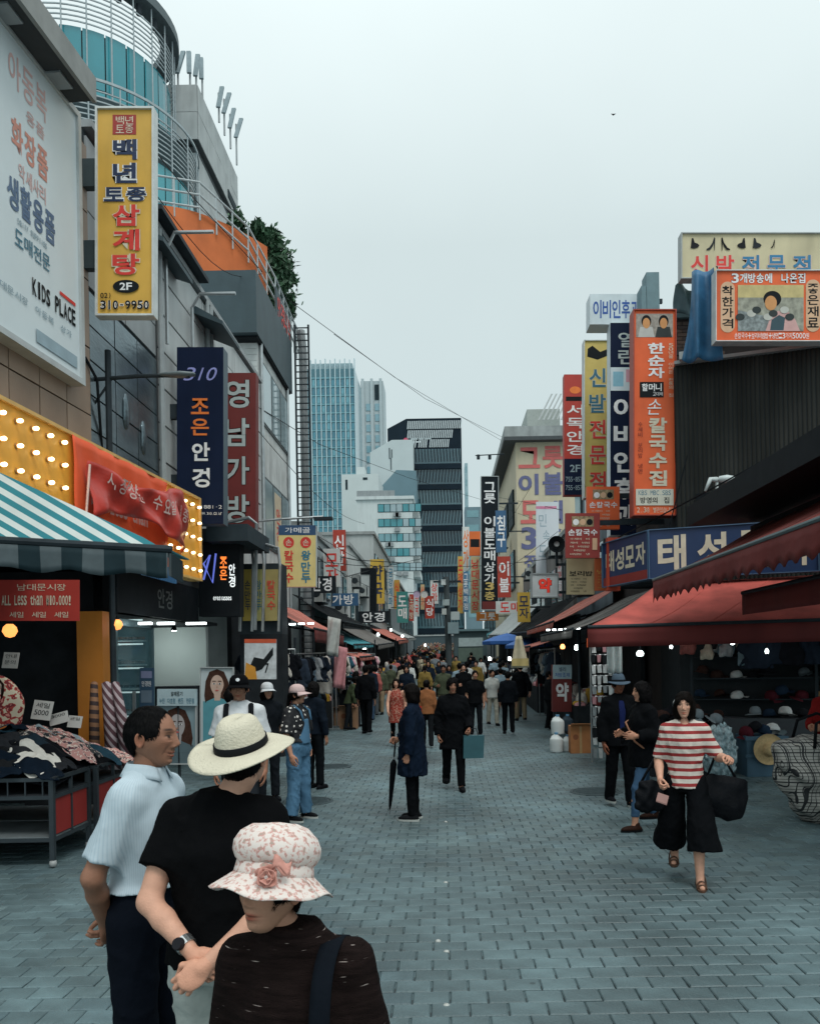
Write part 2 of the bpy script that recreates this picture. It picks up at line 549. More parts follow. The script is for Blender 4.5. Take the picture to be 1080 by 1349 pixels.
		for a in range(3):
			for c in corner:
				if c[a]: continue
				c2 = list(c); c2[a] = 1; c2 = tuple(c2)
				v0, v1 = val[c], val[c2]
				m = (v0 < 0) != (v1 < 0)
				t = np.where(m, v0 / np.where(np.abs(v0 - v1) < 1e-9, 1, v0 - v1), 0)
				q = np.array(c, float)[None, :].repeat(len(act), 0)
				q[:, a] += t
				P[m] += q[m]; C[m] += 1
		V = s.lo[None, :] + (act + P / C[:, None]) * s.vox
		F = []
		for a in range(3):
			b, c = (a + 1) % 3, (a + 2) % 3
			sl0 = [slice(1, n[i] - 1) for i in range(3)]; sl0[a] = slice(0, n[a] - 1)
			sl1 = [slice(1, n[i] - 1) for i in range(3)]; sl1[a] = slice(1, n[a])
			A, B = neg[tuple(sl0)], neg[tuple(sl1)]
			e = np.argwhere(A != B)
			if not len(e): continue
			flip = A[e[:, 0], e[:, 1], e[:, 2]]
			off = np.ones(3, int); off[a] = 0
			e = e + off
			def cell(db, dc):
				q = e.copy(); q[:, b] += db; q[:, c] += dc
				return idx[q[:, 0], q[:, 1], q[:, 2]]
			q = np.stack([cell(-1, -1), cell(0, -1), cell(0, 0), cell(-1, 0)], 1)
			q[~flip] = q[~flip][:, ::-1]
			F.append(q)
		F = np.concatenate(F)
		F = F[(F >= 0).all(1)]
		for _ in range(smooth):
			S = np.zeros_like(V); N = np.zeros(len(V))
			for i in range(4):
				for j in ((i + 1) % 4, (i - 1) % 4):
					np.add.at(S, F[:, i], V[F[:, j]]); np.add.at(N, F[:, i], 1)
			V = V * .5 + .5 * S / np.maximum(N, 1)[:, None]
		return V, F
def np_mesh(name, V, F, tint=None):
	me = bpy.data.meshes.new(name)
	if isinstance(F, np.ndarray) and F.shape[1] == 4:
		me.vertices.add(len(V)); me.vertices.foreach_set('co', np.asarray(V, np.float32).ravel())
		me.loops.add(F.size); me.loops.foreach_set('vertex_index', F.astype(np.int32).ravel())
		me.polygons.add(len(F)); me.polygons.foreach_set('loop_start', np.arange(0, F.size, 4, dtype=np.int32))
		me.update(calc_edges=True)
	else:
		me.from_pydata([tuple(p) for p in V], [], [tuple(int(i) for i in f) for f in F])
	me.polygons.foreach_set('use_smooth', np.ones(len(me.polygons), bool))
	if tint is not None:
		at = me.color_attributes.new('tint', 'FLOAT_COLOR', 'POINT')
		c = np.ones((len(V), 4), np.float32); c[:, :3] = tint
		at.data.foreach_set('color', c.ravel())
	return me
# ---- head (origin at its middle, looking along -Y, about 0.236 m high)
_heads = {}
def head_parts(res=1.0, old=0., smile=0.):
	key = (res, old, smile)
	if key in _heads:
		return _heads[key]
	na, ne = int(110 * res) // 2 * 2, int(84 * res)
	el = np.linspace(-math.pi / 2, math.pi / 2, ne + 1)
	az = np.linspace(0, 2 * math.pi, na, endpoint=False)
	E, A = np.meshgrid(el, az, indexing='ij')
	A = A - .45 * np.sin(A + math.pi / 2 + math.pi) * 0
	ux, uy, uz = (np.cos(E) * np.cos(A)).ravel(), (np.cos(E) * np.sin(A)).ravel(), np.sin(E).ravel()
	ss = lambda a, b, t: np.clip((t - a) / (b - a), 0, 1) ** 2 * (3 - 2 * np.clip((t - a) / (b - a), 0, 1))
	jaw = ss(.05, -1, uz)
	x = .0755 * ux * (1 - .30 * jaw)
	y = np.where(uy < 0, .090 * uy, .100 * uy)
	y = np.where(uy > 0, y * (1 - .62 * ss(-.15, -.9, uz)), y)
	y = np.where(uy < 0, y * (1 - .10 * np.abs(uy) * 0), y)
	z = .118 * uz
	y = y - .016 * ss(-.45, -1., uz) * (1 - np.clip(uy, 0, 1)) - .006 * ss(-.3, -.9, uz)
	z = np.where(uz < -.8, -.0944 + (z + .0944) * .8, z)
	f = np.clip(-uy * 1.4, 0, 1)
	T = np.ones((len(x), 3))
	def g(x0, z0, sx, sz):
		return np.exp(-((x - x0) / sx) ** 2 - ((z - z0) / sz) ** 2) * f
	d = np.zeros_like(x)
	for sgn in (-1, 1):
		d += -.0105 * g(sgn * .032, .012, .017, .012) + .0065 * g(sgn * .032, .009, .0115, .0075)
		d += .0042 * g(sgn * .028, .031, .024, .008)
		d += .0075 * g(sgn * .0135, -.031, .0065, .0065)
		d += .005 * g(sgn * .046, -.012 + .006 * smile, .020, .018)
		d += -(.0016 + .0025 * old + .002 * smile) * g(sgn * (.029 + .004 * smile), -.045, .005, .018)
		d += -(.001 + .002 * old) * g(sgn * .033, -.004, .014, .003)
		d += -.004 * g(sgn * .060, -.055, .015, .03)
	d += .0085 * g(0, .004, .0075, .020) + .0175 * g(0, -.024, .0105, .0125) + .006 * g(0, -.010, .009, .012)
	d += -.003 * g(0, -.0405, .010, .004)
	mz = lambda z0: z0 + smile * 9. * 0
	xx = x
	zl = -.0605 + smile * 4.5 * xx ** 2 * 2
	def gl(z0, sx, sz):
		return np.exp(-(xx / sx) ** 2 - ((z - zl - z0) / sz) ** 2) * f
	d += .0052 * gl(.0055, .021, .0045) + .006 * gl(-.0068, .018, .0052) - .0048 * gl(0, .025, .0024)
	d += .0055 * g(0, -.096, .021, .014) - .003 * g(0, -.080, .020, .005)
	y = y - d
	lip = np.clip(gl(.004, .021, .0048) + gl(-.0065, .018, .0052), 0, 1)[:, None]
	T = T * (1 - lip) + lip * np.array([.80, .38, .36])
	line = np.clip(gl(0, .024, .0016), 0, 1)[:, None]
	T = T * (1 - .75 * line)
	for sgn in (-1, 1):
		xs = sgn * .032
		arch = .036 - 3.5 * (x - xs * 1.05) ** 2
		br = (np.exp(-((x - xs) / .018) ** 4 - ((z - arch) / .0052) ** 2) * f)[:, None]
		T = T * (1 - .95 * br)
		ez = .009 - 9 * (x - xs) ** 2
		white = (np.exp(-((x - xs) / .0138) ** 4 - ((z - .0088) / .0048) ** 4) * f)[:, None]
		T = T * (1 - white) + white * np.array([1.15, 1.25, 1.35])
		iris = (np.exp(-((x - xs) / .0070) ** 4 - ((z - .009) / .0060) ** 4) * f)[:, None]
		T = T * (1 - .98 * iris)
		lid = (np.exp(-((x - xs) / .0155) ** 4 - ((z - ez - .0055) / .0030) ** 2) * f)[:, None]
		T = T * (1 - .92 * lid)
	rosy = np.clip(g(.045, -.02, .02, .02) + g(-.045, -.02, .02, .02) + g(0, -.026, .012, .012), 0, 1)[:, None]
	T = T * (1 - .25 * rosy) + .25 * rosy * np.array([1.08, .82, .78])
	if smile:
		tee = np.clip(np.exp(-(xx / .014) ** 4 - ((z - zl) / .0026) ** 4) * f, 0, 1)[:, None]
		T = T * (1 - tee) + tee * np.array([1.6, 1.9, 2.1])
	V = np.stack([x, y, z], 1)
	F = []
	for i in range(ne):
		a = i * na + np.arange(na); b = i * na + (np.arange(na) + 1) % na
		F.append(np.stack([a, b, b + na, a + na], 1))
	F = np.concatenate(F)
	Vs, Fs, Ts = [V], [F], [T]
	m = max(8, int(18 * res))
	for sgn in (-1, 1):
		e2 = np.linspace(-math.pi / 2, math.pi / 2, m + 1); a2 = np.linspace(0, 2 * math.pi, 2 * m, endpoint=False)
		E2, A2 = np.meshgrid(e2, a2, indexing='ij')
		lx, ly, lz = (np.cos(E2) * np.cos(A2)).ravel(), (np.cos(E2) * np.sin(A2)).ravel(), np.sin(E2).ravel()
		rr = np.sqrt((ly) ** 2 + (lz) ** 2)
		ox = .011 * lx - np.where(lx > 0, .010 * np.exp(-(rr / .62) ** 4), 0)
		ey = .018 * ly * (1 + .25 * lz); ez = .031 * lz
		X = sgn * (.0735 + ox + .010 * np.clip(ly, 0, 1)); Y = .014 + ey; Z = -.004 + ez
		base = sum(len(q) for q in Vs)
		Vs.append(np.stack([X, Y, Z], 1))
		n2 = 2 * m
		f2 = []
		for i in range(m):
			a = i * n2 + np.arange(n2); b = i * n2 + (np.arange(n2) + 1) % n2
			f2.append(np.stack([a, b, b + n2, a + n2] if sgn > 0 else [b, a, a + n2, b + n2], 1))
		Fs.append(np.concatenate(f2) + base)
		tt = np.ones((len(X), 3)) * np.array([1.0, .86, .82])
		Ts.append(tt)
	_heads[key] = (np.concatenate(Vs), np.concatenate(Fs), np.concatenate(Ts))
	return _heads[key]
# ---- hand (origin at the wrist, fingers along -Z, palm towards -Y, thumb towards +X)
_hands = {}
def hand_parts(curl=.35, vox=.005, spread=1.):
	key = (curl, vox, spread)
	if key in _hands:
		return _hands[key]
	q = SDF((-.075, -.12, -.22), (.095, .05, .03), vox)
	q.cone((0, 0, .02), (0, 0, -.02), .026, .027, .01)
	q.ell((0, .001, -.055), (.041, .0155, .052), .015)
	q.ell((.024, -.008, -.04), (.018, .014, .03), .01)
	for i, (x, ln) in enumerate(((.030, .070), (.0105, .079), (-.0095, .074), (-.0285, .058))):
		p = np.array([x, 0, -.092 + .006 * abs(i - 1)]); r = .0092 if i < 3 else .008
		a = .25 * curl
		sp = spread * (.10, .02, -.05, -.13)[i]
		for seg, fr in enumerate((.45, .31, .24)):
			a += curl * (.55, 1.0, .7)[seg]
			d = np.array([math.sin(sp) * math.cos(a), -math.sin(a), -math.cos(a) * math.cos(sp)])
			p2 = p + d * ln * fr
			q.cone(p, p2, r * (1 - .07 * seg), r * (.95 - .09 * seg), .004)
			p = p2
	t0 = np.array([.030, -.006, -.030]); t1 = np.array([.052, -.016 - .01 * curl, -.062]); t2 = np.array([.055 - .02 * curl, -.024 - .028 * curl, -.092]); t3 = np.array([.050 - .035 * curl, -.030 - .035 * curl, -.112])
	q.cone(t0, t1, .0125, .0115, .012); q.cone(t1, t2, .011, .010, .005); q.cone(t2, t3, .010, .0085, .004)
	_hands[key] = q.mesh(1)
	return _hands[key]
def basis(zdown, palm):
	"""3x3 matrix: local -Z -> zdown, local -Y -> towards palm"""
	z = -Vector(zdown).normalized()
	y = -Vector(palm); y = (y - z * y.dot(z))
	y = y.normalized() if y.length > 1e-5 else z.orthogonal().normalized()
	x = y.cross(z)
	return np.array(Matrix((x, y, z)).transposed())
SKIN = {'fair': '#cf9e86', 'mid': '#b4866e', 'tan': '#966c57', 'deep': '#7d4f3a'}
def skin(k):
	return M('skin_' + k, SKIN[k], rough=.55, var=.10, scale=26, bump=.14, bscale=160, spec=.3, attr=True, detail=6)
def cloth(rgb, var=.14, key=None, rough=.92, sheen=0.):
	return M(key or 'cloth_%s' % (rgb if isinstance(rgb, str) else '_'.join('%.3f' % c for c in rgb)), rgb, rough=rough, var=var, scale=9, bump=.25, bscale=26, spec=.12, sheen=sheen)
ARM = {  # elbow offset from shoulder, wrist offset from elbow for the left arm (x outwards), palm direction
	'hang': ((.055, .025, -.285), (.0, -.05, -.245), (-1, 0, .0)),
	'swing_f': ((.05, -.09, -.27), (-.01, -.16, -.20), (-1, 0, 0)),
	'swing_b': ((.06, .12, -.26), (.01, .04, -.25), (-1, 0, 0)),
	'carry': ((.07, .03, -.28), (-.01, -.19, -.15), (-1, 0, .1)),
	'bent': ((.075, .05, -.27), (-.06, -.23, .00), (-1, 0, 0)),
	'raised': ((.11, -.04, -.24), (.05, -.19, .09), (-.6, 0, -1)),
	'pocket': ((.12, .07, -.26), (-.075, -.09, -.21), (-1, 0, 0)),
	'behind': ((.075, .15, -.255), (-.185, .075, -.20), (0, .6, .3)),
	'front': ((.05, -.07, -.27), (-.12, -.17, -.03), (-.4, .6, 0)),
}
def person(label, x, y, heading, h=1.65, vox=.014, skin_k='mid', build=1., lean=0., armL='hang', armR='hang', stride=0., stance=.10,
	top=None, bottom=None, shoes='#14161a', hair=None, hat=None, head_yaw=0., head_pitch=0., res=.45, handcurl=.4, group='people in the street',
	z0=None, extras=None, old=0., smile=0., seed=0, scene_name='person', knees=0., hoff=0.):
	"""A standing or walking figure built at 1.70 m and scaled; root empty at its feet. heading 0 = towards the camera (-Y)."""
	s = h / 1.70
	root = empty(scene_name, (x, y, gz(y) if z0 is None else z0), label, 'person', group, math.radians(heading))
	root.scale = (s, s, s)
	g = random.Random(seed * 17 + 3)
	LX = lambda z: -lean * max(0., z - .9)        # forward is -Y
	sh = {1: Vector((.165 * (.6 + .4 * build), LX(1.36) + .008, 1.355)), -1: Vector((-.165 * (.6 + .4 * build), LX(1.36) + .008, 1.355))}
	arms = {}
	for sg, a in ((1, armL), (-1, armR)):
		e, w, palm = ARM[a] if isinstance(a, str) else a
		m = lambda v: Vector((v[0] * sg, v[1], v[2]))
		el = sh[sg] + m(e)
		arms[sg] = (sh[sg], el, el + m(w), m(palm))
	legs = {}
	for sg in (1, -1):
		st = stride * sg
		hip = Vector((.088 * sg, 0, .88))
		an = Vector((stance * sg, -st * .5, .085 + max(0, -st) * .25))
		kn = Vector((.094 * sg, -st * .30 - .012 - abs(st) * .06 - knees * .02, .475 + abs(st) * .01))
		legs[sg] = (hip, kn, an)
	hc = Vector((hoff, LX(1.6) - .012 - .02 * (lean > .15), 1.568 - .05 * max(0, lean - .1)))
	if isinstance(heading, str):
		pass
	# ---------------- body: one mesh (trunk, limbs) with head and hands grown on
	lo, hi = (-.62, -.62, -.01), (.62, .50, 1.58)
	ptsall = [p for a in arms.values() for p in a[:3]]
	lo = (min(-.30, min(p.x for p in ptsall) - .12), min(-.34, min(p.y for p in ptsall) - .14), -.02)
	hi = (max(.30, max(p.x for p in ptsall) + .12), max(.26, max(p.y for p in ptsall) + .14), 1.56)
	lo = (lo[0], min(lo[1], -abs(stride) * .5 - .2), lo[2]); hi = (hi[0], max(hi[1], abs(stride) * .5 + .16), hi[2])
	q = SDF(lo, hi, vox)
	b = build
	q.loft([(.84, 0, LX(.84) , .13 * b, .09 * b), (1.03, 0, LX(1.03), .12 * b, .085 * b), (1.25, 0, LX(1.25), .145 * b, .10 * b), (1.37, 0, LX(1.37), .125, .07), (1.42, 0, LX(1.42) + .01, .05, .045)], .03)
	q.cone((0, LX(1.40) + .018, 1.38), tuple(hc + Vector((0, .020, -.07))), .052 * (.7 + .3 * b), .051, .02)
	for sg in (1, -1):
		a = arms[sg]
		q.cone(a[0], a[1], .046 * b, .040, .03); q.cone(a[1], a[1].lerp(a[2], .35), .039, .041, .02); q.cone(a[1].lerp(a[2], .35), a[2], .041, .026, .01)
		l_ = legs[sg]
		q.cone(l_[0], l_[1], .080 * b, .052, .03); q.cone(l_[1], l_[1].lerp(l_[2], .35), .052, .053, .02); q.cone(l_[1].lerp(l_[2], .35), l_[2], .053, .035, .01)
		q.cone(l_[2], l_[2] + Vector((0, -.02, -.05)), .034, .034, .01)
		q.cone(l_[2] + Vector((0, .02, -.05)), l_[2] + Vector((.012 * sg, -.125, -.062)), .03, .024, .02)
	V, F = q.mesh(1)
	Vs, Fs, Ts = [V], [F], [np.ones((len(V), 3))]
	hv, hf, ht = head_parts(res, old, smile)
	R = np.array((Matrix.Rotation(math.radians(head_yaw), 3, 'Z') @ Matrix.Rotation(math.radians(head_pitch), 3, 'X')))
	base = len(V)
	Vs.append(hv @ R.T + np.array(hc)); Fs.append(hf + base); Ts.append(ht); base += len(hv)
	for sg in (1, -1):
		a = arms[sg]
		hvx = .0045 if vox < .009 else (.007 if vox < .013 else .010)
		cur = handcurl[0 if sg > 0 else 1] if isinstance(handcurl, tuple) else handcurl
		pv, pf = hand_parts(cur, hvx)
		pv = pv.copy()
		B = basis(a[2] - a[1], a[3])
		thumb = Vector(B[:, 0])
		if thumb.dot(Vector((0, -1, .2))) < 0:
			pv[:, 0] *= -1; pf = pf[:, ::-1]
		Vs.append(pv @ B.T + np.array(a[2])); Fs.append(pf + base); Ts.append(np.ones((len(pv), 3)) * np.array([1., .93, .9])); base += len(pv)
	body = link('body', np_mesh('body', np.concatenate(Vs), np.concatenate(Fs), np.concatenate(Ts)), skin(skin_k), root)
	# ---------------- clothes
	def garment(name, q, mat, amp=.003, freq=26., parent=root, smooth=1):
		if amp: q.crease(amp, freq, seed + len(name), .55, True)
		v, f = q.mesh(smooth)
		return link(name, np_mesh(name, v, f), mat, parent)
	if bottom:
		kind = bottom.get('kind', 'trousers'); mat = bottom['mat']; w = bottom.get('w', 1.); tk = bottom.get('tuck', 0.)
		q = SDF((lo[0], lo[1] - .05, -.02), (hi[0], hi[1] + .05, 1.10), vox)
		if kind == 'trousers' or kind == 'wide':
			q.loft([(.80, 0, 0, .152 * b, .110 * b), (.90, 0, 0, .155 * b + tk, .116 * b + tk), (1.03, 0, LX(1.03), .132 * b + tk, .098 * b + tk)], .02)
			for sg in (1, -1):
				l_ = legs[sg]
				zb = bottom.get('hem', .07)
				t = (l_[1].z - zb) / (l_[1].z - l_[2].z)
				end = l_[1].lerp(l_[2], t)
				dn = (l_[2] - l_[1]).normalized()
				if kind == 'wide':
					q.cone(l_[0] + Vector((.01 * sg, 0, 0)), l_[1] + Vector((.03 * sg, 0, 0)), .10 * b, .125 * w, .03)
					e2 = end + Vector((.055 * sg, 0, 0))
					q.cone(l_[1] + Vector((.03 * sg, 0, 0)), e2 + dn * .1, .125 * w, .165 * w, .01, clip=[(tuple(e2), tuple(dn))])
				else:
					q.cone(l_[0], l_[1], .092 * b * (.5 + .5 * w), .070 * w, .03)
					q.cone(l_[1], end + dn * .1, .070 * w, .060 * w, .015, clip=[(tuple(end), tuple(dn))])
		else:  # skirt or shorts
			zb = bottom.get('hem', .45)
			q.loft([(zb, 0, 0, .20 * w, .17 * w), (.80, 0, 0, .175 * b, .13 * b), (1.03, 0, LX(1.03), .142 * b, .108 * b)], .02, fold=.06)
		garment(bottom.get('name', 'trousers'), q, mat, bottom.get('amp', .006), bottom.get('freq', 30.))
	if top:
		mat = top['mat']; zb = top.get('hem', .86); sl = top.get('sleeve', .5); fl = top.get('flare', 1.); e = top.get('loose', .012)
		q = SDF((lo[0] - .06, lo[1] - .06, min(zb, .9) - .05), (hi[0] + .06, hi[1] + .06, 1.56), vox)
		rings = [(zb, 0, LX(zb) * .5, (.168 * b + e) * fl, (.130 * b + e) * fl)]
		if zb < .75: rings.append((.86, 0, 0, .162 * b + e * 1.4, .122 * b + e * 1.4))
		rings += [(1.04, 0, LX(1.04), .148 * b + e, .108 * b + e), (1.24, 0, LX(1.24), .165 * b + e, .118 * b + e), (1.34, 0, LX(1.34) + .005, .150 * (.5 + .5 * b) + e * .5, .098 + e * .5), (1.40, 0, LX(1.40) + .008, .105, .080), (1.45, 0, LX(1.44) + .010, .066, .066)]
		q.loft(rings, .03, fold=top.get('fold', 0.))
		if top.get('collar') == 'shirt':
			cm = MB(); c0 = Vector((0, LX(1.44) + .010, 0))
			for (rr, z0_, z1_) in ((0., 1.425, 1.475), (.026, 1.425, 1.474)):
				cm.sheet(lambda u, v: c0 + Vector(((.070 + rr * (1 - v)) * math.sin(.42 + 5.44 * u), -(.070 + rr * (1 - v)) * math.cos(.42 + 5.44 * u), z0_ + (z1_ - z0_) * v - .022 * (abs(2 * u - 1) ** 6))), 28, 3)
			obj('collar', cm, mat, root, smooth=True, thick=.003)
		elif top.get('collar'):
			q.loft([(1.40, 0, LX(1.41) + .004, .095, .088), (1.47, 0, LX(1.47) + .006, .076, .078)], .012)
		for sg in (1, -1):
			if sl <= 0: continue
			a = arms[sg]
			q.cone((.03 * sg, LX(1.42) + .012, 1.405), tuple(a[0] + Vector((-.012 * sg, 0, 0))), .055, .050 * (.5 + .5 * b) + e * .4, .05)
			if sl <= 1:
				d = (a[1] - a[0]); end = a[0] + d * sl
				q.cone(a[0] + Vector((-.01 * sg, 0, -.01)), end + d.normalized() * .1, .056 * b + e * .5, .058 * b + e * 1.1, .05, clip=[(tuple(end), tuple(d.normalized()))])
			else:
				q.cone(a[0] + Vector((-.01 * sg, 0, -.01)), a[1], .056 * b + e * .5, .050 + e * .8, .05)
				d = a[2] - a[1]; end = a[1] + d * (sl - 1)
				q.cone(a[1], end + d.normalized() * .1, .053 + e * .8, .042 + e * .7, .02, clip=[(tuple(end), tuple(d.normalized()))])
		nk = top.get('neck', .0)
		if nk: q.ell((0, LX(1.45) - .05, 1.455), (.062, .06, nk), 0, 'sub')
		if top.get('open'):  # open jacket: a gap down the front
			q.cone((0, LX(1.4) - .135, 1.45), (0, LX(.8) - .15, .82), top['open'], top['open'] * .8, 0, 'sub')
		garment(top.get('name', 'shirt'), q, mat, top.get('amp', .006), top.get('freq', 34.))
		if top.get('under'):
			q = SDF((-.2, -.35, .85), (.2, .2, 1.5), vox)
			q.loft([(.88, 0, LX(.88) * .5, .150 * b, .112 * b), (1.04, 0, LX(1.04), .140 * b, .108 * b), (1.24, 0, LX(1.24), .150 * b, .117 * b), (1.36, 0, LX(1.36), .13, .09), (1.43, 0, LX(1.43) + .008, .062, .062)], .02)
			garment('inner_shirt', q, top['under'], .002)
	# ---------------- shoes
	if shoes == 'sandal':
		for sg in (1, -1):
			an = legs[sg][2]; zf = an.z - .085; mb = MB(); n = 16
			for zz in (zf - .004, zf + .016): mb.v += [(an.x + .008 * sg + .044 * math.cos(2 * math.pi * i / n), an.y - .05 + .135 * math.sin(2 * math.pi * i / n), zz) for i in range(n)]
			mb.f = [tuple(range(n - 1, -1, -1)), tuple(range(n, 2 * n))] + [(i, (i + 1) % n, n + (i + 1) % n, n + i) for i in range(n)]; mb.mi = [0] * len(mb.f)
			sd = obj('sandal', mb, M('sandal_brown', (.10, .05, .03), .5), root)
			for (dy, hh) in ((-.12, .040), (-.07, .058), (.02, .11)):
				mb = MB(); mb.tube([(an.x + .008 * sg + .042 * math.cos(t), an.y + dy, zf + .012 + hh * math.sin(t)) for t in [math.pi * k / 8 for k in range(9)]], .007, 6); obj('strap', mb, M('sandal_brown', 0), sd, smooth=True)
	elif shoes:
		sm = shoes if not isinstance(shoes, (str, tuple)) else M('shoe_' + str(shoes), shoes, rough=.5, var=.1)
		sole = M('shoe_sole', '#b9bdb8', .7) if (extras or {}).get('white_sole') else M('shoe_sole_dark', '#15171a', .7)
		for sg in (1, -1):
			an = legs[sg][2]
			q = SDF((an.x - .08, an.y - .21, an.z - .10), (an.x + .08, an.y + .11, an.z + .06), min(vox, .010))
			zf = an.z - .085
			q.ell((an.x + .008 * sg, an.y - .045, zf + .03), (.046, .135, .042), .01, clip=[((0, 0, zf + .018), (0, 0, -1))])
			q.cone((an.x, an.y + .02, zf + .04), (an.x, an.y + .015, zf + .085), .044, .042, .02, clip=[((0, 0, zf + .10), (0, 0, 1))])
			v, f = q.mesh(1)
			shoe = link('shoe', np_mesh('shoe', v, f), sm, root)
			mb = MB(); n = 16
			for zz, ee in ((zf - .002, .0), (zf + .022, .003)):
				mb.v += [(an.x + .008 * sg + (.046 + ee) * math.cos(2 * math.pi * i / n) * (1 + .08 * math.sin(2 * math.pi * i / n)), an.y - .045 + (.137 + ee) * math.sin(2 * math.pi * i / n), zz) for i in range(n)]
			mb.f = [tuple(range(n - 1, -1, -1)), tuple(range(n, 2 * n))] + [(i, (i + 1) % n, n + (i + 1) % n, n + i) for i in range(n)]; mb.mi = [0] * len(mb.f)
			obj('sole', mb, sole, shoe)
	# ---------------- hair
	HM = Matrix.Translation(hc) @ Matrix.Rotation(math.radians(head_yaw), 4, 'Z') @ Matrix.Rotation(math.radians(head_pitch), 4, 'X')
	if hair:
		st, col = hair[0], hair[1]
		hm = M('hair_%s' % col, col, rough=.45, var=.3, scale=14, stretch=(1, 1, .25), bump=.5, bscale=60, spec=.4)
		q = SDF((-.16, -.16, -.34), (.16, .19, .17), min(vox, .008) if vox > .009 else .0055)
		front = .02
		if st in ('short', 'perm', 'bob', 'long', 'bun', 'tied'):
			q.ell((0, .010, .022), (.0845, .106, .110) if st != 'perm' else (.097, .118, .122), 0)
			if st == 'short':
				q.ell((0, -.105, -.035), (.075, .085, .105), 0, 'sub')
				q.ell((0, -.01, -.105), (.2, .072, .095), 0, 'sub')
			elif st == 'perm':
				q.ell((0, -.120, -.038), (.066, .090, .100), 0, 'sub')
				q.ell((0, -.03, -.15), (.2, .085, .10), 0, 'sub')
			else:
				if st in ('bob', 'long'):
					dz = -.115 if st == 'bob' else -.235
					q.loft([(dz, 0, .035, .088, .075), (-.06, 0, .028, .098, .088), (.03, 0, .02, .088, .095)], .02)
				q.ell((0, -.122, -.040), (.067, .100, .112), 0, 'sub')
				q.ell((0, -.10, -.16), (.062, .11, .09), 0, 'sub')
				if st == 'bun': q.ell((0, .11, .03), (.045, .04, .045), .02)
				if st == 'tied': q.cone((0, .10, -.01), (0, .13, -.14), .03, .018, .02)
				if st in ('bun', 'tied'): q.ell((0, -.02, -.125), (.2, .10, .085), 0, 'sub')
			q.crease(.0035 if st != 'perm' else .006, 70 if st != 'perm' else 95, seed + 5, .5)
		elif st == 'balding':
			q.ell((0, .012, .017), (.0790, .1025, .1085), 0)
			q.ell((0, -.112, .000), (.090, .088, .128), 0, 'sub')
			q.ell((0, -.035, -.10), (.2, .098, .115), 0, 'sub')
			q.ell((.078, .008, -.02), (.02, .022, .034), 0, 'sub'); q.ell((-.078, .008, -.02), (.02, .022, .034), 0, 'sub')
			q.crease(.0018, 80, seed + 5, .5)
		if hat: q.D = np.maximum(q.D, (q.ax[2] - .028 - hat.get('dz', 0.))[None, None, :])
		v, f = q.mesh(1)
		if res >= .8: v, f = strands(v, f, 3600 if res >= 1.5 else 1100, seed, st == 'perm', .5 if st in ('balding', 'short') else 1.)
		o = link('hair', np_mesh('hair', v, f), hm, root)
		o.matrix_local = HM
	if hat:
		make_hat(hat, root, HM, vox)
	person_last.update(root=root, arms=arms, legs=legs, HM=HM, hc=hc, s=s, LX=LX, sh=sh, body=body)
	return root
person_last = {}
def strands(v, f, n, seed, curly, sh=1.):
	"""loose strips of hair lying on the hair volume, combed away from the crown"""
	g = np.random.RandomState(seed + 77)
	fn = np.cross(v[f[:, 2]] - v[f[:, 0]], v[f[:, 3]] - v[f[:, 1]])
	N = np.zeros_like(v)
	for i in range(4): np.add.at(N, f[:, i], fn)
	N /= np.maximum(1e-9, np.linalg.norm(N, axis=1))[:, None]
	i = g.randint(0, len(v), n); p, nn = v[i], N[i]
	d = p - np.array([0, .03, .16]); d[:, 2] -= .05
	d = d / np.linalg.norm(d, axis=1)[:, None] + g.normal(size=(n, 3)) * (.6 if curly else .16)
	d -= nn * (d * nn).sum(1)[:, None]; d /= np.maximum(1e-9, np.linalg.norm(d, axis=1))[:, None]
	w = np.cross(nn, d) * g.uniform(.0006, .0014, (n, 1)); L = g.uniform(.018, .045, (n, 1)) * (.6 if curly else sh)
	a, b, c = p + nn * .0005, p + d * L * .5 + nn * .003 * sh, p + d * L + nn * g.uniform(-.002, .005, (n, 1)) * sh
	V = np.stack([a - w, a + w, b + w, b - w, c + w * .3, c - w * .3], 1).reshape(-1, 3)
	k = len(v) + 6 * np.arange(n)[:, None]
	F = np.concatenate([k + np.array([[0, 1, 2, 3]]), k + np.array([[3, 2, 4, 5]])])
	return np.concatenate([v, V]), np.concatenate([f, F])
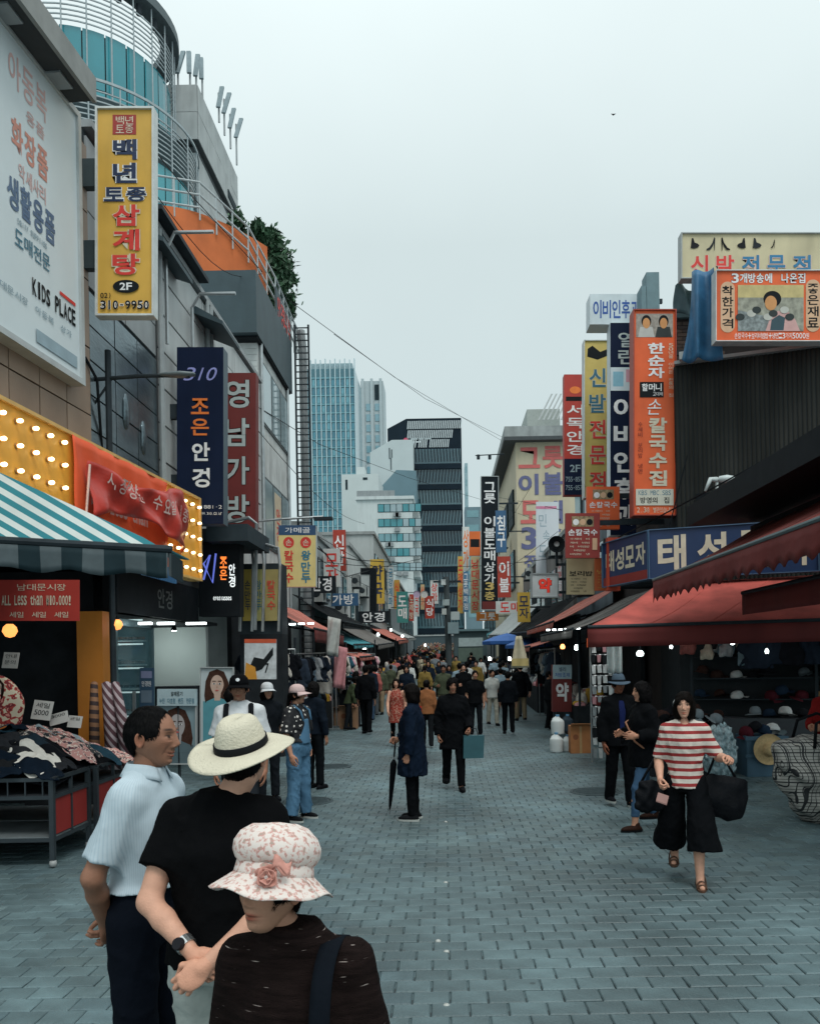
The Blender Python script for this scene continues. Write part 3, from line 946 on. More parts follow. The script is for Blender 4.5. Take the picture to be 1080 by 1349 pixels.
def make_hat(hat, root, HM, vox=.014):
	st = hat['kind']; mat = hat['mat']
	mt = HM @ Matrix.Translation((0, 0, hat.get('dz', 0.))) @ Matrix.Rotation(math.radians(hat.get('tilt', 0.)), 4, 'X') @ Matrix.Scale(hat.get('sc', 1.), 4)
	if st == 'cap':
		mb = MB()
		mb.lathe([(.0001, .137), (.030, .134), (.060, .121), (.080, .096), (.089, .062), (.090, .030), (.086, .028)], 20, (0, .008, 0), 1., 1.12)
		o = obj('cap_crown', mb, mat, root, smooth=True); o.matrix_local = mt
		mb = MB()
		def br(u, v):
			a = math.pi * (1.10 + .80 * u); r0, r1 = .088, .165 - .03 * abs(2 * u - 1) ** 2
			r = r0 + (r1 - r0) * v
			return (r * math.cos(a) * (1 - .12 * v), .008 + r * math.sin(a) * 1.12, .036 - .020 * v - .03 * (2 * u - 1) ** 2 * v)
		mb.sheet(br, 14, 4)
		o2 = obj('visor', mb, hat.get('mat2', mat), root, smooth=True, thick=.005); o2.matrix_local = mt
		if hat.get('logo') is not None:
			mb = MB(); mb.lathe([(.0001, 0), (.018, 0)], 12, mtx=Matrix.Translation((0, -.098, .085)) @ Matrix.Rotation(math.radians(60), 4, 'X'))
			o3 = obj('badge', mb, hat['logo'], root); o3.matrix_local = mt
	elif st == 'fedora' or st == 'panama':
		k = 1.0 if st == 'panama' else .85
		mb = MB()
		prof = [(.0001, .150), (.030, .153), (.052, .147), (.068, .130), (.079, .095), (.087, .055), (.090, .040)]
		mb.lathe(prof, 32, (0, .006, 0), 1., 1.14)
		nv = []
		for p in mb.v:
			t = max(0., (p[2] - .09) / .06)
			nv.append((p[0] * (1 - .10 * t * (1 if p[1] < 0 else .4)), p[1], p[2] - .022 * t * math.exp(-(p[0] / .025) ** 2) * (1 if st == 'fedora' else .35)))
		mb.v = nv
		o = obj('hat_crown', mb, mat, root, smooth=True, thick=.004); o.matrix_local = mt
		mb = MB(); R = (.182 if st == 'panama' else .15)
		def brim(u, v):
			a = 2 * math.pi * u; r = .088 + (R - .088) * v
			dz = (-.012 * v ** 2 + .012 * math.cos(2 * a + .4) * v ** 2 - .014 * v * v * (math.sin(a) < 0) * abs(math.sin(a)))
			return (r * math.cos(a), .006 + r * 1.08 * math.sin(a), .043 + dz)
		mb.sheet(brim, 48, 8)
		o = obj('brim', mb, mat, root, smooth=True, thick=.004); o.matrix_local = mt
		mb = MB(); mb.lathe([(.0905, .040), (.0925, .043), (.0905, .068), (.0885, .071), (.086, .068)], 32, (0, .006, 0), 1., 1.14)
		o = obj('hat_band', mb, hat['band'], root, smooth=True); o.matrix_local = mt
	elif st == 'bucket':
		mb = MB()
		mb.lathe([(.0001, .150), (.04, .150), (.072, .142), (.097, .122), (.110, .096), (.110, .074), (.102, .058), (.094, .050)], 48, (0, .008, 0), 1., 1.1)
		mb.v = [(p[0], p[1], p[2] + .004 * math.sin(11 * math.atan2(p[1], p[0]) + 1) * max(0, .14 - p[2]) / .09 + .003 * math.sin(60 * p[0])) for p in mb.v]
		o = obj('hat_crown', mb, mat, root, smooth=True, thick=.003); o.matrix_local = mt
		mb = MB(); mb.lathe([(.090, .056), (.097, .050), (.1, .030), (.1015, .020), (.098, .016)], 36, (0, .008, 0), 1., 1.1)
		o = obj('hat_band', mb, mat, root, smooth=True); o.matrix_local = mt
		mb = MB()
		def brim(u, v):
			a = 2 * math.pi * u; r = .097 + .058 * v
			w = .008 * math.sin(3 * a + .8) * v ** 2 + .004 * math.sin(7 * a) * v ** 2
			return (r * math.cos(a), .008 + r * 1.1 * math.sin(a), .022 - .048 * v + w)
		mb.sheet(brim, 60, 8)
		o = obj('brim', mb, mat, root, smooth=True, thick=.003); o.matrix_local = mt
		if hat.get('rose') is not None:
			mb = MB()
			c = Vector((.066, -.100, .018))
			n_ = Vector((.55, -.83, .1)).normalized(); e1 = n_.cross(Vector((0, 0, 1))).normalized(); e2 = e1.cross(n_)
			for k in range(7):       # overlapping ruffled petals
				t0 = k * 2.4; rr = .030 - .0030 * k; hh = .004 + .0035 * k
				def pet(u, v, t0=t0, rr=rr, hh=hh):
					a = t0 + 2.6 * u; r = rr * (.35 + .65 * v) * (1 + .12 * math.sin(11 * u + t0))
					return c + e1 * (r * math.cos(a)) + e2 * (r * math.sin(a)) + n_ * (hh + .012 * v * v * math.sin(math.pi * u) + .003 * math.sin(9 * u))
				mb.sheet(pet, 8, 3)
			for k in range(2):
				def bow(u, v, k=k):
					a = .5 + .6 * k
					p = c + e1 * (-.01 - .045 * u) + e2 * (.022 + (.018 + .014 * k) * (v - .2) + .010 * math.sin(5 * u + k)) + n_ * (.010 + .008 * math.sin(4 * u + 2 * v))
					return p
				mb.sheet(bow, 6, 3)
			o = obj('rosette', mb, hat['rose'], root, smooth=True, thick=.0015); o.matrix_local = mt
# ================================================================== GROUND
def brick_floor_mat():
	m = bpy.data.materials.new('far_paving'); m.use_nodes = True
	n, l = m.node_tree.nodes, m.node_tree.links; b = n['Principled BSDF']
	tc = n.new('ShaderNodeTexCoord'); br = n.new('ShaderNodeTexBrick')
	br.offset = .5
	br.inputs['Scale'].default_value = 1.0; br.inputs['Brick Width'].default_value = .212; br.inputs['Row Height'].default_value = .165
	br.inputs['Mortar Size'].default_value = .006
	br.inputs['Color1'].default_value = (.082, .127, .138, 1); br.inputs['Color2'].default_value = (.100, .152, .165, 1); br.inputs['Mortar'].default_value = (.03, .04, .045, 1)
	l.new(tc.outputs['Object'], br.inputs['Vector'])
	nz = n.new('ShaderNodeTexNoise'); nz.inputs['Scale'].default_value = .5; nz.inputs['Detail'].default_value = 6
	l.new(tc.outputs['Object'], nz.inputs['Vector'])
	mr = n.new('ShaderNodeMapRange'); mr.inputs[3].default_value, mr.inputs[4].default_value = .75, 1.25
	l.new(nz.outputs[0], mr.inputs[0])
	x = n.new('ShaderNodeMix'); x.data_type = 'RGBA'; x.blend_type = 'MULTIPLY'; x.inputs[0].default_value = 1
	l.new(br.outputs[0], x.inputs[6]); l.new(mr.outputs[0], x.inputs[7]); l.new(x.outputs[2], b.inputs['Base Color'])
	b.inputs['Roughness'].default_value = .5
	return m
mb = MB()
ys = [-8, 24.1, 24.12, 28, 60, 120, 240, 600]
zs = [-.014, -.014, 0., 0., gz(60), gz(120), gz(240), gz(600)]
for i in range(len(ys) - 1):
	mb.quad((-160, ys[i], zs[i]), (160, ys[i], zs[i]), (160, ys[i + 1], zs[i + 1]), (-160, ys[i + 1], zs[i + 1]))
street = tag(obj('street_ground', mb, brick_floor_mat()), kind='structure')
PAV = (.090, .138, .150)
def paver_mat(key, attr, objvar):
	m = M(key, PAV, rough=.48, var=.22, scale=5., bump=.35, bscale=55, spec=.45, attr=attr, objvar=objvar, detail=8)
	n, l = m.node_tree.nodes, m.node_tree.links
	b = n['Principled BSDF']
	geo = n.new('ShaderNodeNewGeometry'); nz = n.new('ShaderNodeTexNoise'); nz.inputs['Scale'].default_value = .55; nz.inputs['Detail'].default_value = 7
	l.new(geo.outputs['Position'], nz.inputs['Vector'])
	mr = n.new('ShaderNodeMapRange'); mr.inputs[1].default_value, mr.inputs[2].default_value = .3, .7; mr.inputs[3].default_value, mr.inputs[4].default_value = .55, 1.35
	l.new(nz.outputs[0], mr.inputs[0])
	src = b.inputs['Base Color'].links[0].from_socket
	x = n.new('ShaderNodeMix'); x.data_type = 'RGBA'; x.blend_type = 'MULTIPLY'; x.inputs[0].default_value = 1
	l.new(src, x.inputs[6]); l.new(mr.outputs[0], x.inputs[7])
	vo = n.new('ShaderNodeTexVoronoi'); vo.inputs['Scale'].default_value = 2.3
	l.new(geo.outputs['Position'], vo.inputs['Vector'])
	m2 = n.new('ShaderNodeMapRange'); m2.inputs[1].default_value, m2.inputs[2].default_value = .035, .05; m2.inputs[3].default_value, m2.inputs[4].default_value = .55, 1
	l.new(vo.outputs[0], m2.inputs[0])
	x2 = n.new('ShaderNodeMix'); x2.data_type = 'RGBA'; x2.blend_type = 'MULTIPLY'; x2.inputs[0].default_value = 1
	l.new(x.outputs[2], x2.inputs[6]); l.new(m2.outputs[0], x2.inputs[7]); l.new(x2.outputs[2], b.inputs['Base Color'])
	m3 = n.new('ShaderNodeMapRange'); m3.inputs[1].default_value, m3.inputs[2].default_value = .3, .7; m3.inputs[3].default_value, m3.inputs[4].default_value = .36, .62
	l.new(nz.outputs[0], m3.inputs[0]); l.new(m3.outputs[0], b.inputs['Roughness'])
	return m
pav_o, pav_s = paver_mat('paver', False, .16), paver_mat('paver_far', True, 0)
PW, PD, GAP = .212, .165, .008
def paver_geo(jx, jy, t):
	w, d, c = (PW - GAP) / 2, (PD - GAP) / 2, .006
	z = [0 + t[i] for i in range(4)]
	co = [(-w, -d), (w, -d), (w, d), (-w, d)]
	v = [(x, y, -.03) for x, y in co] + [(x, y, z[i] - c) for i, (x, y) in enumerate(co)] + [(x * (1 - c / w), y * (1 - c / d), z[i]) for i, (x, y) in enumerate(co)]
	f = [(8, 9, 10, 11)] + [(4 + i, 4 + (i + 1) % 4, 8 + (i + 1) % 4, 8 + i) for i in range(4)] + [(i, (i + 1) % 4, 4 + (i + 1) % 4, 4 + i) for i in range(4)]
	return v, f
pav_var = []
for i in range(5):
	t = [rnd.uniform(-.0025, .0015) for _ in range(4)]
	pav_var.append(paver_geo(0, 0, t))
MANHOLES = [(ground(404, 1056), .36), (ground(437, 1010), .36), (ground(785, 1043), .36)]
near_l, far_l = [], []
nrow = int((24.1 - 2.4) / PD)
from math import floor
for r in range(nrow):
	y = 2.4 + PD * (r + .5)
	off = PW / 2 * (r % 2)
	for c in range(-26, 44):
		x = c * PW + off
		if x < -6.5 and y < 30 or x > 9: continue
		if any((x - m[0].x) ** 2 + (y - m[0].y) ** 2 < (m[1] - .03) ** 2 for m in MANHOLES): continue
		z = rnd.uniform(-.002, .002)
		px, py = PPX + x * FPX / y, PPY + CAM_H * FPX / y
		vis = -10 < px < 1090 and 3.9 < y and not (85 < px < 525 and py > 1195) and py < 1360
		(near_l if vis else far_l).append((y, x, z))
near_l.sort()
far_l += near_l[300:]; near_l = near_l[:300]
meshes = []
for v, f in pav_var:
	me = bpy.data.meshes.new('paver'); me.from_pydata(v, [], f); me.materials.append(pav_o); meshes.append(me)
for (y, x, z) in near_l:
	o = link('paver', rnd.choice(meshes), None, street)
	o.location = (x, y, z); o.rotation_euler = (rnd.gauss(0, .006), rnd.gauss(0, .005), rnd.gauss(0, .006) + (math.pi if rnd.random() < .5 else 0))
vv, ff, tt = [], [], []
for (y, x, z) in far_l:
	v, f = rnd.choice(pav_var)
	k = len(vv); a = rnd.gauss(0, .006); ca, sa = math.cos(a), math.sin(a)
	vv += [(x + p[0] * ca - p[1] * sa, y + p[0] * sa + p[1] * ca, p[2] + z) for p in v]
	ff += [tuple(i + k for i in q) for q in f]
	g_ = rnd.uniform(.84, 1.16); w_ = rnd.uniform(-.03, .03)
	tt += [(g_ * (1 + w_), g_, g_ * (1 - w_))] * len(v)
me = bpy.data.meshes.new('paver_field'); me.from_pydata(vv, [], ff)
at = me.color_attributes.new('tint', 'FLOAT_COLOR', 'POINT')
at.data.foreach_set('color', np.concatenate([np.array(tt, np.float32), np.ones((len(tt), 1), np.float32)], 1).ravel())
tag(link('paver_field', me, pav_s, street), kind='stuff')
iron = M('cast_iron', (.065, .095, .104), rough=.5, var=.3, scale=12, bump=.3, metal=.6)
for i, (c, r) in enumerate(MANHOLES):
	mh = empty('manhole_cover', (c.x, c.y, 0), ['round dark manhole cover behind the woman in denim dungarees', 'dark manhole cover further up the street on the left', 'dark manhole cover beside the man in the blue shirt'][i], 'manhole cover', 'manhole covers')
	mb = MB(); mb.lathe([(.0001, .003), (r - .05, .003), (r - .048, -.01)], 32); obj('lid', mb, iron, mh)
	mb = MB(); mb.lathe([(r - .042, -.01), (r - .04, .005), (r, .005), (r + .002, -.014)], 32); obj('rim', mb, iron, mh)
	mb = MB()
	for k in range(-4, 5):
		hw = math.sqrt(max(0, (r - .07) ** 2 - (k * .06) ** 2))
		if hw > .04: mb.box((-hw, k * .06 - .012, .003), (hw, k * .06 + .012, .007))
	obj('tread_ribs', mb, iron, mh)
stud_m = M('road_stud', (.4, .42, .4), rough=.35, var=.1)
for i, (px, py) in enumerate(((588, 1325), (588, 1254), (577, 1240), (587, 1163), (587, 1083))):
	c = ground(px, py)
	mb = MB(); mb.lathe([(.0001, .010), (.012, .008), (.019, .002), (.019, -.01)], 14)
	o = obj('road_stud', mb, stud_m, None, smooth=True, loc=(c.x, c.y, 0))
	tag(o, ['small pale round stud in the paving nearest the camera', 'small pale stud in the paving, second from the camera', 'small pale stud slightly left of the line of studs', 'small pale stud in the paving below the furled umbrella level', 'small pale stud in the paving nearest the umbrella woman'][i], 'road stud', 'road studs')
# ================================================================== shared materials
concrete = M('concrete', (.34, .37, .37), .85, .15, 3., bump=.2, bscale=30, dirt=.35)
white_panel = M('white_panel', (.50, .53, .53), .55, .06, 2., bump=.05, dirt=.3)
white_render = M('white_render', (.60, .63, .62), .85, .1, 3., bump=.2, bscale=30, dirt=.35)
grey_metal = M('grey_metal', (.30, .33, .34), .45, .1, 4., metal=.3, dirt=.2)
dark_metal = M('dark_metal', (.035, .045, .052), .45, .2, 5., metal=.4)
black = M('black_paint', (.012, .015, .018), .5, .2, 5.)
steel = M('steel', (.42, .45, .46), .35, .15, 6., metal=.8)
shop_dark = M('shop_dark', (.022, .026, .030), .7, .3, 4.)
glass_teal = GLASS('glass_teal', (.045, .26, .30))
glass_dark = GLASS('glass_dark', (.02, .035, .042))
glass_sky = GLASS('glass_sky', (.16, .33, .37))
clad_tan = M('tan_cladding', (.30, .22, .165), .55, .10, 2.5, bump=.08, bscale=40, objvar=.08, dirt=.2)
steel_panel = M('brushed_steel_panel', (.16, .21, .235), .30, .25, 2., metal=.7, stretch=(1, 1, 3), bump=.3, bscale=7, objvar=.12)
slate = M('slate_cladding', (.045, .075, .088), .6, .12, 3., bump=.1, dirt=.2)
orange_wall = M('orange_wall', (.60, .155, .045), .75, .10, 2.5, bump=.1, dirt=.25)
brick_dark = M('dark_brick', (.10, .085, .08), .85, .2, 8.)
glass_pale = GLASS('glass_pale', (.30, .40, .43))
def bld(name, x0, label, y0=None, cat='building', group=None):
	return empty(name, x0, label, cat, group)
def box_part(root, name, a, b, mat, **k):
	mb = MB(); mb.box(a, b)
	return part(name, mb, mat, root, **k)
# ================================================================== FAR TOWERS
Y = 350.
a, b = at_y(403, 474, Y), at_y(474, 880, Y)
r = bld('glass_tower', (a.x / 2 + b.x / 2, Y, 0), 'tall blue glass office tower with white vertical fins far behind the street')
x0, x1, zt = a.x, b.x, a.z
box_part(r, 'core', (x0, Y, 0), (x1, Y + 28, zt - 4), GLASS('tower_core', (.06, .2, .25)))
ncol, nfl = 10, 22
cw = (x1 - x0) / ncol; fh = (zt - 8 - 40) / nfl
pm = [GLASS('tower_pane_a', (.07, .29, .38)), GLASS('tower_pane_b', (.045, .21, .29)), GLASS('tower_pane_c', (.14, .40, .48))]
mbp = MB(); mbp.box((0, -.25, .5), (cw - .9, 0, fh - .5)); base_me = [mbp.mesh('pane') for _ in range(3)]
for q, m_ in zip(base_me, pm): q.materials.append(m_)
for i in range(nfl):
	for j in range(ncol):
		o = link('window_pane', base_me[rnd.choice((0, 0, 1, 1, 2))], None, r)
		o.location = Vector((x0 + j * cw + .45, Y, 40 + i * fh)) - r.location
fin = M('white_fin', (.45, .58, .62), .5, .05, 1.)
for j in range(ncol + 1):
	box_part(r, 'fin', (x0 + j * cw - .2, Y - 1.1, 20), (x0 + j * cw + .2, Y - .02, zt - .5 * (j % 2)), fin)
for i in range(0, nfl + 1, 1):
	box_part(r, 'floor_band', (x0, Y - .45, 40 + i * fh - .35), (x1, Y - .26, 40 + i * fh + .35), M('band_teal', (.16, .36, .42), .4, .05, 1.))
box_part(r, 'crown', (x0 + 1, Y + .5, zt - 7), (x1 - 1, Y + 20, zt - 1.5), M('tower_crown', (.35, .48, .52), .5, .1, 1.))
Y = 430.
a, b = at_y(475, 502, Y), at_y(511, 880, Y)
r = bld('pale_tower', ((a.x + b.x) / 2, Y, 0), 'pale grey tower with window strips half hidden behind the blue glass tower')
pale = M('pale_tower_wall', (.40, .47, .49), .7, .06, .3)
box_part(r, 'wall', (a.x, Y, 0), (b.x, Y + 20, a.z), pale)
w_ = (b.x - a.x)
for j in range(2):
	xx = a.x + w_ * (.22 + .40 * j)
	for i in range(14):
		zt_ = a.z - 12 - i * 5.5
		box_part(r, 'window', (xx, Y - .3, zt_ - 3.6), (xx + w_ * .26, Y - .02, zt_), GLASS('pale_glass', (.20, .36, .42)))
for j in range(3):
	box_part(r, 'pier', (a.x + w_ * (.03 + .40 * j), Y - 1., 0), (a.x + w_ * (.15 + .40 * j), Y - .35, a.z + 1), pale)
box_part(r, 'roof_opening', (a.x + w_ * .62, Y - .33, a.z - 10), (a.x + w_ * .85, Y - .31, a.z - 2), glass_dark)
Y = 185.
a, b = at_y(510, 552, Y), at_y(613, 880, Y)
r = bld('dark_tower', ((a.x + b.x) / 2, Y, 0), 'black office block with a white slatted crown at the end of the street')
dk = M('tower_black', (.012, .022, .032), .35, .15, .5)
c_ = at_y(535, 552, Y)
pts = [(a.x, Y, 0), (b.x, Y, 0), (b.x, Y, a.z), (c_.x, Y, a.z), (a.x, Y, a.z - 2.2)]
mb = MB(); mb.prism([pts[0], pts[4], pts[3], pts[2], pts[1]], (0, 24, 0)); part('wall', mb, dk, r)
xl = at_y(532, 700, Y).x
ztop = at_y(540, 592, Y).z; fh = (at_y(540, 592, Y).z - at_y(540, 760, Y).z) / 6.2
for i in range(12):
	z1 = ztop - i * fh
	box_part(r, 'window_band', (xl, Y - .12, z1 - fh * .72), (b.x - .25, Y - .01, z1), GLASS('dark_tower_glass_%d' % (i % 3), [(.05, .12, .15), (.035, .09, .115), (.08, .17, .20)][i % 3]))
	lv = box_part(r, 'spandrel', (xl, Y - .5, z1 - fh * .99), (b.x - .05, Y - .02, z1 - fh * .73), dk)
	for k in range(19):
		xa = xl + (b.x - xl) * (k + .3) / 19
		mb = MB(); mb.obox((xa, Y - .42, z1 - fh * .62), (.16, 0, 0), (0, .28, 0), (.35 if i % 2 else -.2, 0, fh * .62)); part('louvre', mb, dk, r)
wh_sl = M('white_slat', (.55, .62, .64), .5, .05, 1.)
for k in range(30):
	for q in range(3):
		xa = c_.x + (b.x - c_.x) * (k + .35) / 30
		zz = a.z - .5 - q * 2.1
		if q == 2 and (k < 1 or rnd.random() < .25): continue
		if k > 26 - q * 2 and q > 0: continue
		mb = MB(); mb.obox((xa, Y - .25, zz - 1.9), (.2, 0, 0), (0, .2, 0), (.22, 0, 1.8)); part('crown_slat', mb, wh_sl, r)
for q in range(3):
	mb = MB(); mb.lathe([(.0001, 0), (.6, 0)], 10, mtx=Matrix.Translation((xl + .8 + 0 * q, Y - .06, at_y(540, 580, Y).z)) @ Matrix.Rotation(math.pi / 2, 4, 'X'))
	if q == 0: part('logo', mb, M('logo_pink', (.6, .08, .15), .5), r)
mb = MB(); zq = at_y(540, 580, Y).z
for (dx, dz, ww) in ((1.9, .15, 1.6), (3.7, .15, 1.1), (5.0, .15, 1.5), (1.9, -.55, .9), (3.0, -.55, 1.3)): mb.box((xl + dx, Y - .08, zq + dz), (xl + dx + ww, Y - .03, zq + dz + .32))
part('sign_mark', mb, wh_sl, r)
Y = 178.
a, b = at_y(487, 580, Y), at_y(549, 880, Y)
m0 = at_y(516, 578, Y)
r = bld('grey_block', ((a.x + b.x) / 2, Y, 0), 'windowless pale grey block in front of the black office tower')
mb = MB(); mb.prism([(a.x, Y, 0), (a.x, Y, at_y(487, 596, Y).z), (m0.x, Y, a.z), (b.x, Y, a.z), (b.x, Y, 0)], (0, 6, 0)); part('wall', mb, M('pale_block', (.50, .57, .58), .7, .05, .3), r)
mb = MB()
for (p, q, h_) in ((512, 590, 2.4), (515, 592, 1.8), (514, 603, 2.6)): pq = at_y(p, q, Y - .05); mb.box((pq.x, Y - .05, pq.z - h_), (pq.x + .28, Y - .02, pq.z))
part('sign_mark', mb, M('ink_grey', (.1, .13, .14), .6), r)
Y = 165.
r = bld('slate_penthouse', (at_y(525, 640, Y).x, Y, 0), 'slate blue angular building block behind the white office building')
mb = MB(); mb.prism([at_y(p, q, Y) for p, q in ((503, 900), (503, 640), (516, 626), (522, 619), (548, 620), (548, 900))], (0, 10, 0)); part('wall', mb, M('slate_blue', (.13, .22, .26), .6, .1, .3), r)
Y = 150.
r = bld('white_block', (at_y(475, 640, Y).x, Y, 0), 'narrow white block with pipes left of the white office building')
mb = MB(); a, b = at_y(450, 625, Y), at_y(503, 900, Y); mb.box((a.x, Y, 0), (b.x, Y + 12, a.z)); mb.box((at_y(457, 0, Y).x, Y + 2, a.z), (at_y(468, 0, Y).x, Y + 6, at_y(460, 612, Y).z)); part('wall', mb, M('white_far', (.52, .58, .58), .75, .06, .3), r)
for (p, q, p2, q2) in ((455, 632, 458, 645), (478, 629, 484, 632), (490, 660, 493, 690)):
	a, b = at_y(p, q, Y), at_y(p2, q2, Y); box_part(r, 'vent', (a.x, Y - .06, b.z), (b.x, Y - .01, a.z), glass_dark)
Y = 130.
a, b = at_y(470, 655, Y), at_y(547, 900, Y)
r = bld('office_building', ((a.x + b.x) / 2, Y, 0), 'white mid-rise office building with four ribbon window bands')
wm = M('white_office', (.58, .64, .64), .7, .07, .4, dirt=.15)
box_part(r, 'wall', (a.x, Y, 0), (b.x, Y + 14, a.z), wm)
box_part(r, 'parapet', (a.x - .2, Y - .3, a.z - .45), (b.x + .3, Y + 14.2, a.z + .05), wm)
for i in range(5):
	z1 = at_y(500, 664 + i * 19.5, Y).z; z0 = at_y(500, 675 + i * 19.5, Y).z
	xa, xb = at_y(486, 0, Y).x, at_y(543, 0, Y).x
	band = box_part(r, 'window_band', (xa, Y - .05, z0), (xb, Y + .2, z1), glass_dark)
	for k in range(7):
		w_ = (xb - xa) / 7
		mb = MB(); mb.box((xa + k * w_ + .06, Y - .07, z0 + .08), (xa + (k + 1) * w_ - .06, Y - .052, z1 - .08)); part('pane', mb, [glass_teal, glass_sky, glass_pale][rnd.randrange(3)], band)
	box_part(r, 'balcony', (b.x, Y + 1, z0 - .9), (b.x + 1.1, Y + 12, z0 + .2), wm)
	for k in range(2):
		xx = rnd.uniform(xa + 1, xb - 1)
		box_part(r, 'air_conditioner', (xx, Y - .5, z0 - .75), (xx + .8, Y - .02, z0 - .15), grey_metal)
box_part(r, 'roof_rail', (a.x, Y, a.z + .05), (a.x + 6, Y + .1, a.z + 1.0), grey_metal)
Y = 260.
for (p0, p1, q, lab, c) in ((612, 621, 610, 'slim pale glass building right of the black tower', (.30, .44, .48)), (612, 637, 668, 'low grey blue building far behind the black vertical sign', (.16, .25, .29))):
	a, b = at_y(p0, q, Y), at_y(p1, 900, Y)
	r = bld('distant_building', ((a.x + b.x) / 2, Y, 0), lab)
	box_part(r, 'wall', (a.x, Y, 0), (b.x, Y + 8, a.z), M('dist_%d' % q, c, .6, .1, .3))
	for i in range(8):
		box_part(r, 'window', (a.x + .6, Y - .06, a.z - 3 - i * 4.2), (b.x - .6, Y - .01, a.z - 1 - i * 4.2), glass_sky)
	Y -= 20
# ================================================================== LEFT SIDE OF THE STREET
XL = -4.6
DX = Vector((1, 0, 0)); DY = Vector((0, 1, 0)); DZ = Vector((0, 0, 1))
def panels(root, X, y0, y1, z0, z1, pw, ph, mat, gap=.02, name='panel', face=1, t=.03):
	"""cladding panels on a wall plane x = X, face +1 looks to +X"""
	ny, nz = max(1, round((y1 - y0) / pw)), max(1, round((z1 - z0) / ph))
	w, h = (y1 - y0) / ny, (z1 - z0) / nz
	mb = MB(); mb.box((0, gap / 2, gap / 2), (t * face, w - gap / 2, h - gap / 2)); me = mb.mesh(name); me.materials.append(mat)
	for i in range(ny):
		for j in range(nz):
			o = link(name, me, None, root)
			o.location = Vector((X, y0 + i * w, z0 + j * h)) - root.location
			o.rotation_euler = (0, rnd.gauss(0, .002), rnd.gauss(0, .003))
def panels_y(root, Yp, x0, x1, z0, z1, pw, ph, mat, gap=.02, name='panel', t=.03):
	"""cladding on a wall that faces the camera"""
	nx, nz = max(1, round((x1 - x0) / pw)), max(1, round((z1 - z0) / ph))
	w, h = (x1 - x0) / nx, (z1 - z0) / nz
	mb = MB(); mb.box((gap / 2, -t, gap / 2), (w - gap / 2, 0, h - gap / 2)); me = mb.mesh(name); me.materials.append(mat)
	for i in range(nx):
		for j in range(nz):
			o = link(name, me, None, root)
			o.location = Vector((x0 + i * w, Yp, z0 + j * h)) - root.location
			o.rotation_euler = (rnd.gauss(0, .002), 0, rnd.gauss(0, .002))
# ---- tan clad building with the big billboard
r1 = bld('clad_building', (-7.3, 7.6, 0), 'tan panel clad shop building carrying the white billboard')
box_part(r1, 'wall', (-10, 4.2, 3.3), (XL, 10.75, 8.75), M('tan_joint', (.05, .045, .04), .8))
panels(r1, XL, 4.2, 10.75, 3.4, 8.7, .60, .82, clad_tan)
panels_y(r1, 4.19, -10, XL, 3.4, 8.7, .9, .82, clad_tan)
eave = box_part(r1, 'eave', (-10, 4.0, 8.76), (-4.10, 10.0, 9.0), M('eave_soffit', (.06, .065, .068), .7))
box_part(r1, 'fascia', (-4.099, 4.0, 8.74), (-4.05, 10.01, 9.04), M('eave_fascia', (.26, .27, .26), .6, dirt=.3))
for yy in (6.6, 7.6, 8.6, 9.6):
	mb = MB(); mb.box((-4.42, yy - .14, 8.735), (-4.2, yy + .14, 8.758)); part('soffit_light', mb, grey_metal, r1)
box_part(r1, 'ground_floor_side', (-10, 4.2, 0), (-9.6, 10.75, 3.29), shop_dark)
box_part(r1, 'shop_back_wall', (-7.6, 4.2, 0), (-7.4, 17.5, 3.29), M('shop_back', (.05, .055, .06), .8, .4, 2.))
# ---- steel panelled building, then white panel building
r2 = bld('steel_building', (-7.3, 12., 0), 'building front of dark reflective steel panels beside the tan cladding')
box_part(r2, 'wall', (-10, 10.76, 3.3), (XL - .03, 13.4, 8.95), M('steel_back', (.03, .04, .045), .6))
panels(r2, XL - .03, 10.8, 13.35, 4.55, 6.85, .85, .46, steel_panel, gap=.025)
panels(r2, XL - .03, 10.8, 13.35, 6.9, 8.9, 1.3, .5, M('light_panel', (.30, .33, .34), .5, .1, 2., objvar=.06, dirt=.35), gap=.02)
panels(r2, XL - .03, 10.8, 13.35, 3.35, 4.5, .85, .57, M('dark_panel', (.04, .055, .065), .5, .15, 2., objvar=.1), gap=.02)
mb = MB(); write(mb, '용화상회', (XL + .015, 11.1, 7.55), (0, 1, 0), (0, 0, 1), 1.7, .55, bold=.03); part('lettering', mb, M('ink_black', (.015, .018, .02), .6), r2)
for (yy, zz) in ((12.0, 5.6), (12.7, 5.4)):    # dented foil-like reflections: real dents
	q = SDF((-.03, -.3, -.4), (.08, .3, .4), .03); q.ell((0, 0, 0), (.05, .12, .28), 0); v, f = q.mesh(1)
	o = link('dent', np_mesh('dent', v, f), steel_panel, r2); o.location = Vector((XL + .0, yy, zz)) - r2.location
r3 = bld('white_panel_building', (-7.3, 17., 0), 'white panel building with long horizontal joints behind the navy sign')
box_part(r3, 'wall', (-10, 13.41, 3.3), (XL - .02, 20.95, 9.0), M('panel_joint', (.08, .09, .095), .8))
panels(r3, XL - .02, 13.45, 20.9, 3.4, 8.95, 2.45, .62, white_panel, gap=.035)
box_part(r3, 'coping', (-10, 10.8, 9.0), (XL + .08, 20.95, 9.10), M('coping', (.32, .35, .36), .6, dirt=.3))
for (ya, za) in ((19.6, 4.6),):
	w_ = box_part(r3, 'window', (XL - .05, ya, za), (XL + .035, ya + .75, za + 1.5), glass_dark)
box_part(r3, 'shed_roof', (-6.2, 13.0, 9.12), (-4.35, 15.6, 9.2), dark_metal)
mb = MB(); mb.prism([(-6.2, 12.9, 9.2), (-4.3, 12.9, 8.55), (-4.3, 12.9, 8.62), (-6.2, 12.9, 9.5)], (0, 1.5, 0)); part('canopy', mb, slate, r3)
